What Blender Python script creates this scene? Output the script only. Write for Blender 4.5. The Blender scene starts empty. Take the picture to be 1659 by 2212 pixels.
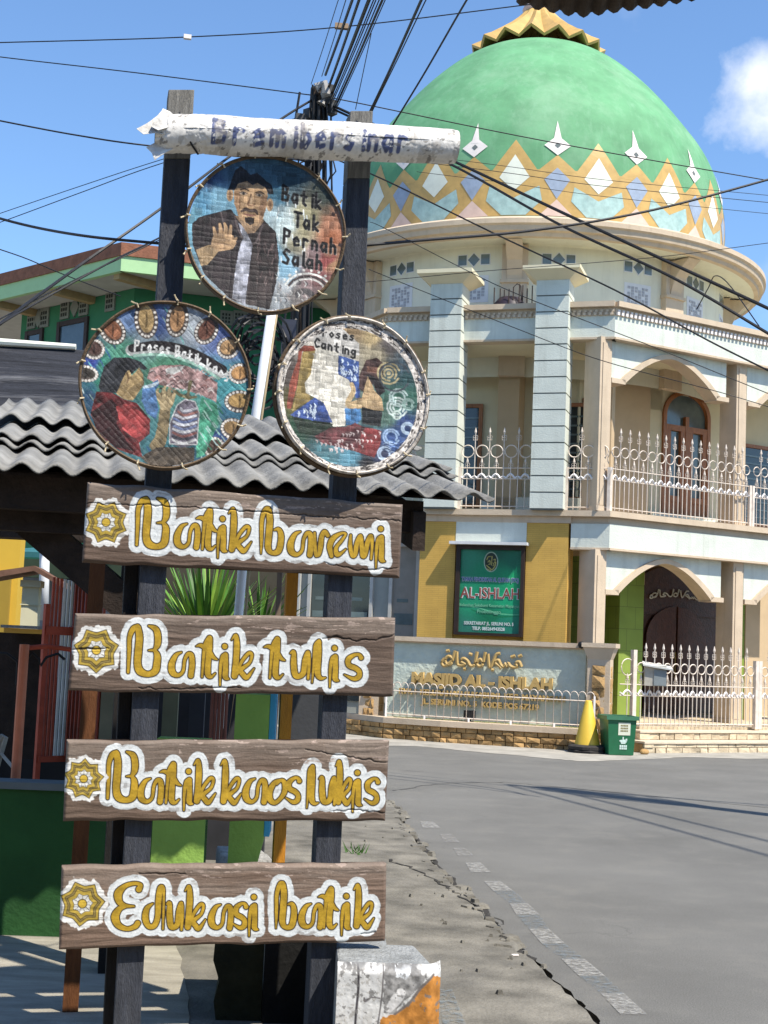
import bpy, math, random
import numpy as np
from mathutils import Vector
random.seed(7)
rng = np.random.default_rng(11)
S = bpy.context.scene
# ------------------------------------------------------------------ camera
F, CX, CY, EYE = 3000.0, 829.5, 1106.0, 1.55      # photo measured on a 1659 x 2212 grid
PITCH, ROLL = math.atan(284 / 3000), 0.042
fw = np.array([0, math.cos(PITCH), math.sin(PITCH)])
_r = np.array([1.0, 0, 0]); _u = np.array([0, -math.sin(PITCH), math.cos(PITCH)])
RT = math.cos(ROLL) * _r + math.sin(ROLL) * _u
UP = -math.sin(ROLL) * _r + math.cos(ROLL) * _u
EYEV = np.array([0, 0, EYE])
cam = bpy.data.objects.new("camera", bpy.data.cameras.new("camera"))
S.collection.objects.link(cam); S.camera = cam
from mathutils import Matrix
M4 = Matrix(((RT[0], UP[0], -fw[0], 0), (RT[1], UP[1], -fw[1], 0), (RT[2], UP[2], -fw[2], EYE), (0, 0, 0, 1)))
cam.matrix_world = M4
cam.data.sensor_fit = 'VERTICAL'; cam.data.sensor_height = 24
cam.data.lens = 24 * F / 2212
cam.data.clip_end = 2000; cam.data.clip_start = 0.05
# ------------------------------------------------------------------ light
SUN_AZ, SUN_EL = 49.0, 56.0            # to the right of straight-behind the camera
sa, se = math.radians(SUN_AZ), math.radians(SUN_EL)
SUND = Vector((math.sin(sa) * math.cos(se), -math.cos(sa) * math.cos(se), math.sin(se)))
sun = bpy.data.objects.new("sun", bpy.data.lights.new("sun", 'SUN'))
S.collection.objects.link(sun)
sun.data.energy = 5.0; sun.data.angle = math.radians(0.55); sun.data.color = (1.0, 0.925, 0.80)
sun.rotation_euler = SUND.to_track_quat('Z', 'Y').to_euler(); sun.location = (4, -6, 12)
W = bpy.data.worlds.new("World"); S.world = W; W.use_nodes = True
nt = W.node_tree; nt.nodes.clear()
sky = nt.nodes.new('ShaderNodeTexSky'); sky.sky_type = 'NISHITA'; sky.sun_disc = False
sky.sun_elevation = se; sky.sun_rotation = math.radians(180 - SUN_AZ)
sky.air_density = 1.0; sky.dust_density = 0.3; sky.ozone_density = 3.0
bg = nt.nodes.new('ShaderNodeBackground'); bg.inputs['Strength'].default_value = 0.128
out = nt.nodes.new('ShaderNodeOutputWorld')
tc = nt.nodes.new('ShaderNodeTexCoord')
def nd(t, **k):
    n = nt.nodes.new(t)
    for a, b in k.items(): setattr(n, a, b)
    return n
def ray(x, y):
    return fw + (np.asarray(x, float)[..., None] - CX) / F * RT - (np.asarray(y, float)[..., None] - CY) / F * UP
# a real cloud bank low on the right, by direction in the sky
cd = ray(1655, 215); cd = cd / np.linalg.norm(cd)
dot = nd('ShaderNodeVectorMath', operation='DISTANCE'); dot.inputs[1].default_value = tuple(cd)
nz = nd('ShaderNodeTexNoise'); nz.inputs['Scale'].default_value = 26; nz.inputs['Detail'].default_value = 7; nz.inputs['Roughness'].default_value = .55
mp = nd('ShaderNodeMapRange'); mp.inputs[1].default_value = 0.052; mp.inputs[2].default_value = 0.012
ma = nd('ShaderNodeMath', operation='MULTIPLY_ADD'); ma.inputs[1].default_value = 1.5; 
mb = nd('ShaderNodeMath', operation='ADD'); mb.inputs[1].default_value = -1.02
mc = nd('ShaderNodeMath', operation='MULTIPLY'); mc.use_clamp = True; mc.inputs[1].default_value = 1.1
nz2 = nd('ShaderNodeTexNoise'); nz2.inputs['Scale'].default_value = 9; nz2.inputs['Detail'].default_value = 6
mp2 = nd('ShaderNodeMapRange'); mp2.inputs[1].default_value = .60; mp2.inputs[2].default_value = .85; mp2.inputs[4].default_value = .25
mx0 = nd('ShaderNodeMath', operation='MAXIMUM')
mix = nd('ShaderNodeMixRGB'); mix.inputs['Color2'].default_value = (7.2, 7.2, 7.3, 1)
L = nt.links.new
for n in (nz, nz2): L(tc.outputs['Generated'], n.inputs['Vector'])
L(tc.outputs['Generated'], dot.inputs[0]); L(dot.outputs['Value'], mp.inputs[0])
L(nz.outputs['Fac'], ma.inputs[0]); L(mp.outputs[0], ma.inputs[2]); L(ma.outputs[0], mb.inputs[0]); L(mb.outputs[0], mc.inputs[0])
L(nz2.outputs['Fac'], mp2.inputs[0]); L(mc.outputs[0], mx0.inputs[0]); L(mp2.outputs[0], mx0.inputs[1])
tint = nd('ShaderNodeMixRGB', blend_type='MULTIPLY'); tint.inputs['Fac'].default_value = 1; tint.inputs['Color2'].default_value = (.90, 1.05, 1.17, 1)
L(sky.outputs[0], tint.inputs['Color1'])
L(tint.outputs[0], mix.inputs['Color1']); L(mx0.outputs[0], mix.inputs['Fac']); L(mix.outputs[0], bg.inputs['Color']); L(bg.outputs[0], out.inputs['Surface'])
S.view_settings.view_transform = 'Standard'; S.view_settings.look = 'None'
S.view_settings.exposure = 0.60; S.view_settings.gamma = 1
S.cycles.max_bounces = 6; S.cycles.use_denoising = True
# ------------------------------------------------------------------ measuring helpers
def G(x, y, z=0.0):
    d = ray(x, y); t = (z - EYE) / d[2]; return np.array([d[0] * t, d[1] * t, z])
def P(x, y, Y):
    d = ray(x, y); t = Y / d[1]; return np.array([d[0] * t, Y, EYE + d[2] * t])
class Fr:
    """a vertical facade plane: u along it, o outward, z up"""
    def __init__(s, A, az):
        a = math.radians(az); s.A = np.array([A[0], A[1], 0.0]); s.d = np.array([math.cos(a), math.sin(a), 0]); s.n = np.array([s.d[1], -s.d[0], 0])
    def pt(s, u, o, z): return s.A + u * s.d + o * s.n + np.array([0, 0, z])
    def on(s, x, y, o=0.0):
        d = ray(x, y); A = s.A + o * s.n - EYEV; t = (A @ s.n) / (d @ s.n)
        return EYEV + np.asarray(t)[..., None] * d
    def uz(s, x, y, o=0.0):
        q = s.on(x, y, o); return float((q - s.A) @ s.d), float(q[2])
F1 = Fr((3.856, 23.6), -17); F2 = Fr((3.856, 23.6), 31); K2 = .948
# ------------------------------------------------------------------ objects
def lin(r, g, b):
    return tuple(((c / 255) / 12.92 if c <= 10 else (((c / 255) + .055) / 1.055) ** 2.4) for c in (r, g, b))
def tag(o, label=None, cat=None, group=None, kind=None):
    if label: o['label'] = label
    if cat: o['category'] = cat
    if group: o['group'] = group
    if kind: o['kind'] = kind
    return o
def thing(name, label, cat, loc=(0, 0, 0), group=None):
    o = bpy.data.objects.new(name, None); S.collection.objects.link(o); o.location = tuple(float(a) for a in loc); o.empty_display_size = .1
    return tag(o, label, cat, group)
class MB:
    def __init__(s): s.v = []; s.f = []; s.m = []
    def add(s, vs, fs, mi=0):
        b = len(s.v); s.v += [tuple(float(c) for c in p) for p in vs]
        for f in fs: s.f.append(tuple(i + b for i in f)); s.m.append(mi)
        return s
    def hexa(s, p, mi=0):   # p: 4 bottom, 4 top
        return s.add(p, [(3, 2, 1, 0), (4, 5, 6, 7), (0, 1, 5, 4), (1, 2, 6, 5), (2, 3, 7, 6), (3, 0, 4, 7)], mi)
    def box(s, c, d, rz=0.0, mi=0, tp=1.0):
        ca, sa_ = math.cos(rz), math.sin(rz); ps = []
        for z, k in ((-.5, 1), (.5, tp)):
            for x, y in ((-.5, -.5), (.5, -.5), (.5, .5), (-.5, .5)):
                X, Y = x * d[0] * k, y * d[1] * k
                ps.append((c[0] + X * ca - Y * sa_, c[1] + X * sa_ + Y * ca, c[2] + z * d[2]))
        return s.hexa(ps, mi)
    def fb(s, fr, u0, u1, o0, o1, z0, z1, mi=0):
        return s.hexa([fr.pt(u0, o1, z0), fr.pt(u1, o1, z0), fr.pt(u1, o0, z0), fr.pt(u0, o0, z0), fr.pt(u0, o1, z1), fr.pt(u1, o1, z1), fr.pt(u1, o0, z1), fr.pt(u0, o0, z1)], mi)
    def prism(s, loop, vec, mi=0):
        n = len(loop); vec = np.asarray(vec, float); lo = [np.asarray(p, float) for p in loop]
        return s.add(lo + [p + vec for p in lo], [tuple(range(n))[::-1], tuple(range(n, 2 * n))] + [(i, (i + 1) % n, n + (i + 1) % n, n + i) for i in range(n)], mi)
    def fprism(s, fr, uz, o0, o1, mi=0): return s.prism([fr.pt(u, o0, z) for u, z in uz], fr.n * (o1 - o0), mi)
    def tube(s, pts, r, n=6, mi=0, cap=True):
        pts = [np.asarray(p, float) for p in pts]; rs = r if isinstance(r, (list, tuple)) else [r] * len(pts); vs = []; fs = []
        for i, p in enumerate(pts):
            t = pts[min(i + 1, len(pts) - 1)] - pts[max(i - 1, 0)]; t = t / (np.linalg.norm(t) + 1e-9)
            a = np.cross(t, (0, 0, 1.0)) if abs(t[2]) < .95 else np.cross(t, (1.0, 0, 0)); a /= np.linalg.norm(a); b = np.cross(t, a)
            for k in range(n):
                w = 2 * math.pi * k / n; vs.append(p + rs[i] * (a * math.cos(w) + b * math.sin(w)))
        for i in range(len(pts) - 1):
            for k in range(n):
                k2 = (k + 1) % n; fs.append((i * n + k, i * n + k2, (i + 1) * n + k2, (i + 1) * n + k))
        if cap: fs += [tuple(range(n)), tuple(range((len(pts) - 1) * n, len(pts) * n))[::-1]]
        return s.add(vs, fs, mi)
    def lathe(s, prof, c, n=48, a0=0.0, a1=2 * math.pi, mi=0):
        full = abs(a1 - a0 - 2 * math.pi) < 1e-6; m = n if full else n + 1; vs = []; fs = []
        for r, z in prof:
            for k in range(m):
                w = a0 + (a1 - a0) * k / n; vs.append((c[0] + r * math.cos(w), c[1] + r * math.sin(w), c[2] + z))
        for i in range(len(prof) - 1):
            for k in range(n):
                k2 = (k + 1) % m; fs.append((i * m + k, i * m + k2, (i + 1) * m + k2, (i + 1) * m + k))
        return s.add(vs, fs, mi)
    def build(s, name, mats, parent=None, smooth=False, bevel=0.0):
        me = bpy.data.meshes.new(name); me.from_pydata(s.v, [], s.f)
        if not isinstance(mats, (list, tuple)): mats = [mats]
        for m in mats: me.materials.append(m)
        if len(mats) > 1: me.polygons.foreach_set('material_index', s.m)
        if smooth: me.polygons.foreach_set('use_smooth', [True] * len(s.f))
        me.update()
        import bmesh
        bm = bmesh.new(); bm.from_mesh(me); bmesh.ops.recalc_face_normals(bm, faces=bm.faces); bm.to_mesh(me); bm.free()
        o = bpy.data.objects.new(name, me); S.collection.objects.link(o)
        if parent is not None: attach(o, parent)
        if bevel:
            b = o.modifiers.new('edge', 'BEVEL'); b.width = bevel; b.segments = 2; b.limit_method = 'ANGLE'
        return o
def worldloc(o):
    v = Vector(o.location)
    while o.parent is not None: o = o.parent; v = v + Vector(o.location)
    return v
def attach(o, parent):
    o.parent = parent; o.location = Vector(o.location) - worldloc(parent)
# ------------------------------------------------------------------ materials
MATS = {}
def mat(name, col, rough=.8, var=.12, scale=6.0, bump=0.0, bscale=40.0, spec=.3, metal=0.0, dirt=0.0, dcol=(.09, .07, .05), stretch=None, coat=0.0, streak=0.0, scol=(.22, .19, .15)):
    if name in MATS: return MATS[name]
    m = bpy.data.materials.new(name); m.use_nodes = True; t = m.node_tree; b = t.nodes['Principled BSDF']; l = t.links.new
    b.inputs['Roughness'].default_value = rough; b.inputs['Specular IOR Level'].default_value = spec; b.inputs['Metallic'].default_value = metal
    if coat: b.inputs['Coat Weight'].default_value = coat
    tcn = t.nodes.new('ShaderNodeTexCoord'); src = tcn.outputs['Object']
    if stretch:
        mpn = t.nodes.new('ShaderNodeMapping'); mpn.inputs['Scale'].default_value = stretch; l(src, mpn.inputs['Vector']); src = mpn.outputs['Vector']
    n = t.nodes.new('ShaderNodeTexNoise'); n.inputs['Scale'].default_value = scale; n.inputs['Detail'].default_value = 6; n.inputs['Roughness'].default_value = .6; l(src, n.inputs['Vector'])
    r = t.nodes.new('ShaderNodeValToRGB'); l(n.outputs['Fac'], r.inputs['Fac'])
    r.color_ramp.elements[0].position = .3; r.color_ramp.elements[1].position = .7
    r.color_ramp.elements[0].color = tuple(max(0, c * (1 - var)) for c in col) + (1,)
    r.color_ramp.elements[1].color = tuple(min(1, c * (1 + var)) for c in col) + (1,)
    csrc = r.outputs['Color']
    if dirt:
        n2 = t.nodes.new('ShaderNodeTexNoise'); n2.inputs['Scale'].default_value = scale * .37; n2.inputs['Detail'].default_value = 9; n2.inputs['Roughness'].default_value = .7; l(src, n2.inputs['Vector'])
        r2 = t.nodes.new('ShaderNodeMapRange'); r2.inputs[1].default_value = .5; r2.inputs[2].default_value = .75; r2.inputs[4].default_value = dirt; l(n2.outputs['Fac'], r2.inputs[0])
        mx = t.nodes.new('ShaderNodeMixRGB'); mx.inputs['Color2'].default_value = tuple(dcol) + (1,); l(r2.outputs[0], mx.inputs['Fac']); l(csrc, mx.inputs['Color1']); csrc = mx.outputs['Color']
    if streak:
        ms = t.nodes.new('ShaderNodeMapping'); ms.inputs['Scale'].default_value = (3.2, 3.2, .22); l(tcn.outputs['Object'], ms.inputs['Vector']); n4 = t.nodes.new('ShaderNodeTexNoise'); n4.inputs['Scale'].default_value = 2.0; n4.inputs['Detail'].default_value = 7; n4.inputs['Roughness'].default_value = .65; l(ms.outputs[0], n4.inputs['Vector'])
        r4 = t.nodes.new('ShaderNodeMapRange'); r4.inputs[1].default_value = .52; r4.inputs[2].default_value = .78; r4.inputs[4].default_value = streak; l(n4.outputs['Fac'], r4.inputs[0]); m4 = t.nodes.new('ShaderNodeMixRGB'); m4.inputs['Color2'].default_value = tuple(scol) + (1,); l(r4.outputs[0], m4.inputs['Fac']); l(csrc, m4.inputs['Color1']); csrc = m4.outputs['Color']
    l(csrc, b.inputs['Base Color'])
    if bump:
        n3 = t.nodes.new('ShaderNodeTexNoise'); n3.inputs['Scale'].default_value = bscale; n3.inputs['Detail'].default_value = 5; l(src, n3.inputs['Vector'])
        bp = t.nodes.new('ShaderNodeBump'); bp.inputs['Strength'].default_value = bump; bp.inputs['Distance'].default_value = .02; l(n3.outputs['Fac'], bp.inputs['Height']); l(bp.outputs[0], b.inputs['Normal'])
    MATS[name] = m; return m
def paint_mat(name, rough=.75, bump=.25, bscale=160, spec=.25):
    m = bpy.data.materials.new(name); m.use_nodes = True; t = m.node_tree; b = t.nodes['Principled BSDF']; l = t.links.new
    a = t.nodes.new('ShaderNodeAttribute'); a.attribute_name = 'paint'
    tcn = t.nodes.new('ShaderNodeTexCoord'); n = t.nodes.new('ShaderNodeTexNoise'); n.inputs['Scale'].default_value = bscale; n.inputs['Detail'].default_value = 4; l(tcn.outputs['Object'], n.inputs['Vector'])
    r = t.nodes.new('ShaderNodeMapRange'); r.inputs[1].default_value = .3; r.inputs[2].default_value = .7; r.inputs[3].default_value = .88; r.inputs[4].default_value = 1.08; l(n.outputs['Fac'], r.inputs[0])
    mu = t.nodes.new('ShaderNodeVectorMath'); mu.operation = 'SCALE'; l(a.outputs['Color'], mu.inputs[0]); l(r.outputs[0], mu.inputs['Scale']); l(mu.outputs[0], b.inputs['Base Color'])
    bp = t.nodes.new('ShaderNodeBump'); bp.inputs['Strength'].default_value = bump; bp.inputs['Distance'].default_value = .004; l(n.outputs['Fac'], bp.inputs['Height']); l(bp.outputs[0], b.inputs['Normal'])
    b.inputs['Roughness'].default_value = rough; b.inputs['Specular IOR Level'].default_value = spec
    return m
def grid_mesh(name, V, COL, material, parent=None, mask=None, skirt=None, smooth=True):
    """V (h,w,3) points, COL (h,w,3) paint; mask (h-1,w-1) keeps faces; skirt vector closes a solid back"""
    h, w = V.shape[:2]; idx = np.arange(h * w).reshape(h, w)
    q = np.stack([idx[:-1, :-1], idx[1:, :-1], idx[1:, 1:], idx[:-1, 1:]], -1)
    q = q.reshape(-1, 4) if mask is None else q[mask]
    vs = V.reshape(-1, 3); cs = COL.reshape(-1, 3); faces = [q]
    if skirt is not None:
        per = np.concatenate([idx[0, :-1], idx[:-1, -1], idx[-1, :0:-1], idx[:0:-1, 0]]); n0 = len(vs)
        vs = np.concatenate([vs, vs[per] + np.asarray(skirt)]); cs = np.concatenate([cs, cs[per] * .8])
        k = np.arange(len(per)); k2 = (k + 1) % len(per)
        faces.append(np.stack([per[k], per[k2], n0 + k2, n0 + k], -1))
        c = [n0, n0 + w - 1, n0 + w + h - 2, n0 + 2 * w + h - 3]; faces.append(np.array([c]))
    q = np.concatenate(faces)
    me = bpy.data.meshes.new(name); me.vertices.add(len(vs)); me.vertices.foreach_set('co', vs.astype(np.float32).ravel())
    me.loops.add(q.size); me.loops.foreach_set('vertex_index', q.astype(np.int32).ravel())
    me.polygons.add(len(q)); me.polygons.foreach_set('loop_start', np.arange(0, q.size, 4, dtype=np.int32)); me.polygons.foreach_set('loop_total', np.full(len(q), 4, dtype=np.int32))
    me.polygons.foreach_set('use_smooth', np.full(len(q), smooth))
    me.update(calc_edges=True); me.validate()
    at = me.color_attributes.new('paint', 'FLOAT_COLOR', 'POINT')
    at.data.foreach_set('color', np.concatenate([np.clip(cs, 0, 1), np.ones((len(cs), 1))], 1).astype(np.float32).ravel())
    me.materials.append(material); o = bpy.data.objects.new(name, me); S.collection.objects.link(o)
    if parent is not None: attach(o, parent)
    return o
# ------------------------------------------------------------------ painting in numpy (colour of real painted surfaces)
def vnoise(x, y, sc, seed=0):
    r = np.random.default_rng(seed); T = r.random((64, 64)); X = x / sc; Y = y / sc
    xi = np.floor(X).astype(int); yi = np.floor(Y).astype(int); fx = X - xi; fy = Y - yi; fx = fx * fx * (3 - 2 * fx); fy = fy * fy * (3 - 2 * fy)
    g = lambda a, b: T[b % 64, a % 64]
    return (g(xi, yi) * (1 - fx) + g(xi + 1, yi) * fx) * (1 - fy) + (g(xi, yi + 1) * (1 - fx) + g(xi + 1, yi + 1) * fx) * fy
def fbm(x, y, sc, seed=0, o=4):
    s = 0; a = .5
    for i in range(o): s = s + a * vnoise(x, y, sc / 2 ** i, seed + i * 13); a *= .5
    return s / (1 - .5 ** o)
def sstep(d, e): return np.clip(.5 - d / e, 0, 1)
def sd_stroke(X, Y, pts):
    """signed distance to a brush stroke of (x, y, halfwidth) points"""
    d = np.full(X.shape, 1e9)
    if len(pts) == 1: pts = pts * 2
    for (x0, y0, w0), (x1, y1, w1) in zip(pts[:-1], pts[1:]):
        dx, dy = x1 - x0, y1 - y0; L2 = dx * dx + dy * dy + 1e-9
        t = np.clip(((X - x0) * dx + (Y - y0) * dy) / L2, 0, 1)
        d = np.minimum(d, np.hypot(X - x0 - t * dx, Y - y0 - t * dy) - (w0 + t * (w1 - w0)))
    return d
def smooth_pts(pts, n=5):
    """Catmull-Rom through stroke points"""
    if len(pts) < 3: return pts
    a = np.array([pts[0]] + list(pts) + [pts[-1]], float); o = []
    for i in range(1, len(a) - 2):
        for k in range(n):
            t = k / n; p0, p1, p2, p3 = a[i - 1], a[i], a[i + 1], a[i + 2]
            o.append(.5 * (2 * p1 + (p2 - p0) * t + (2 * p0 - 5 * p1 + 4 * p2 - p3) * t * t + (3 * p1 - p0 - 3 * p2 + p3) * t ** 3))
    o.append(a[-2]); return [tuple(p) for p in o]
def in_poly(X, Y, poly):
    c = np.zeros(X.shape, bool); n = len(poly)
    for i in range(n):
        x0, y0 = poly[i]; x1, y1 = poly[(i + 1) % n]
        if y0 == y1: continue
        k = ((y0 > Y) != (y1 > Y)) & (X < (x1 - x0) * (Y - y0) / (y1 - y0) + x0); c ^= k
    return c
class Canvas:
    def __init__(s, X, Y, base): s.X = X; s.Y = Y; s.c = np.broadcast_to(np.array(base, float), X.shape + (3,)).copy()
    def fill(s, m, col, var=0.0, seed=1, sc=30):
        m = np.asarray(m, float)[..., None]; col = np.array(col, float)
        if var: col = col * (1 + var * 2 * (fbm(s.X, s.Y, sc, seed)[..., None] - .5))
        s.c = s.c * (1 - m) + col * m
    def poly(s, p, col, var=.25, seed=1, sc=40, wob=6):
        wx = (vnoise(s.X, s.Y, 35, seed + 5) - .5) * wob; wy = (vnoise(s.X, s.Y, 35, seed + 9) - .5) * wob
        s.fill(in_poly(s.X + wx, s.Y + wy, p), col, var * 1.7, seed, sc)
    def stroke(s, p, col, e=6, var=.15, sm=True): s.fill(sstep(sd_stroke(s.X, s.Y, smooth_pts(p) if sm else p), e), col, var, int(abs(p[0][0])) % 97)
    def ell(s, cx, cy, rx, ry, col, var=.2, rot=0.0):
        ca, sa_ = math.cos(rot), math.sin(rot); dx, dy = s.X - cx, s.Y - cy
        s.fill(sstep((np.hypot((dx * ca + dy * sa_) / rx, (dy * ca - dx * sa_) / ry) - 1) * min(rx, ry), 6), col, var, int(cx) % 89)
    def seeds(s, pts, pw=3.0):
        w = np.zeros(s.X.shape); c = np.zeros(s.X.shape + (3,)); nx = (fbm(s.X, s.Y, 90, 3) - .5) * 110; ny = (fbm(s.X, s.Y, 90, 8) - .5) * 110
        for x, y, col in pts:
            k = 1 / (np.hypot(s.X + nx - x, s.Y + ny - y) + 20) ** pw; w += k; c += k[..., None] * np.array(col)
        s.c = c / w[..., None]
# stick letters for brush-written words: unit box x 0..1, y 0 (top) .. 1 (baseline)
STICK = {'B': [[(0, 0), (0, 1)], [(0, 0), (.7, .1), (.6, .4), (.1, .48)], [(.1, .48), (.85, .6), (.75, .95), (0, 1)]], 'T': [[(0, 0), (1, 0)], [(.5, 0), (.5, 1)]],
 'P': [[(0, 0), (0, 1)], [(0, 0), (.8, .1), (.7, .45), (0, .52)]], 'S': [[(.9, .1), (.4, 0), (.05, .25), (.8, .65), (.6, .97), (0, .9)]], 'C': [[(.9, .15), (.4, 0), (0, .5), (.4, 1), (.9, .85)]],
 'a': [[(.8, .45), (.3, .42), (.05, .75), (.4, 1), (.8, .7)], [(.8, .42), (.85, 1)]], 't': [[(.4, .1), (.4, .9), (.75, 1)], [(.05, .42), (.8, .42)]], 'i': [[(.4, .45), (.4, 1)], [(.4, .22), (.42, .25)]],
 'k': [[(.1, 0), (.1, 1)], [(.75, .42), (.12, .75), (.8, 1)]], 'e': [[(.1, .72), (.8, .66), (.5, .42), (.1, .6), (.25, 1), (.8, .92)]], 'r': [[(.15, .42), (.15, 1)], [(.15, .6), (.45, .42), (.75, .5)]],
 'n': [[(.12, .42), (.12, 1)], [(.12, .6), (.5, .42), (.8, .6), (.8, 1)]], 'h': [[(.12, 0), (.12, 1)], [(.12, .6), (.5, .42), (.8, .6), (.8, 1)]], 'l': [[(.3, 0), (.3, .9), (.6, 1)]],
 's': [[(.75, .47), (.35, .42), (.15, .58), (.7, .78), (.5, 1), (.1, .95)]], 'o': [[(.5, .42), (.1, .7), (.5, 1), (.85, .7), (.5, .42)]], 'c': [[(.8, .5), (.4, .42), (.1, .7), (.4, 1), (.8, .92)]],
 'g': [[(.8, .45), (.3, .42), (.05, .7), (.4, .9), (.8, .7)], [(.82, .42), (.82, 1.2), (.4, 1.35), (.1, 1.25)]], 'm': [[(.05, .42), (.05, 1)], [(.05, .58), (.28, .42), (.48, .58), (.48, 1)], [(.48, .58), (.72, .42), (.95, .58), (.95, 1)]],
 'b': [[(.12, 0), (.12, 1)], [(.12, .6), (.5, .42), (.85, .72), (.5, 1), (.12, .92)]]}
def word(cv, text, x, y, w, h, lw, col, ang=0.0, curve=0.0, e=6):
    """x,y = top-left of the first letter; w = advance; ang = baseline slope; curve bends it"""
    px = x
    for i, ch in enumerate(text):
        if ch != ' ':
            by = y + (px - x) * ang + curve * ((px - x) ** 2)
            for st in STICK[ch]:
                cv.fill(sstep(sd_stroke(cv.X, cv.Y, [(px + a * w * .72, by + b * h + a * w * ang, lw) for a, b in st]), e), col)
        px += w * (.55 if ch in 'il' else .6 if ch == ' ' else 1)
# ================================================================== shared materials
M_POST = mat('charcoal_timber', (.040, .044, .056), .7, .35, 9, .5, 60, stretch=(6, 6, .8), dirt=.35, dcol=(.10, .10, .11))
M_BLACKT = mat('black_timber', (.013, .011, .010), .8, .4, 9, .4, 60, stretch=(6, 6, .8))
M_WEATH = mat('weathered_grey_wood', (.20, .19, .17), .9, .35, 14, .6, 70, stretch=(8, 8, .7))
M_PLANKBACK = mat('brown_timber', (.10, .07, .05), .85, .3, 9, .4, 60)
M_PAINTWOOD = paint_mat('painted_plank', .68, .2, 140, .25)
M_PAINTTRAY = paint_mat('painted_bamboo_weave', .5, .35, 220, .35)
M_PAINTVINYL = paint_mat('peeling_banner_vinyl', .55, .35, 60, .4)
M_BAMBOO = mat('dark_bamboo', (.10, .065, .035), .6, .4, 30, .3, 120)
M_BAMBOOW = mat('whitewashed_bamboo', (.55, .50, .44), .7, .5, 30, .4, 60, dirt=.8, dcol=(.08, .06, .05))
M_CANE = mat('pale_cane', (.5, .42, .28), .7, .3, 30)
M_WIRE = mat('black_wire', (.012, .012, .014), .5, .2, 20)
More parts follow.
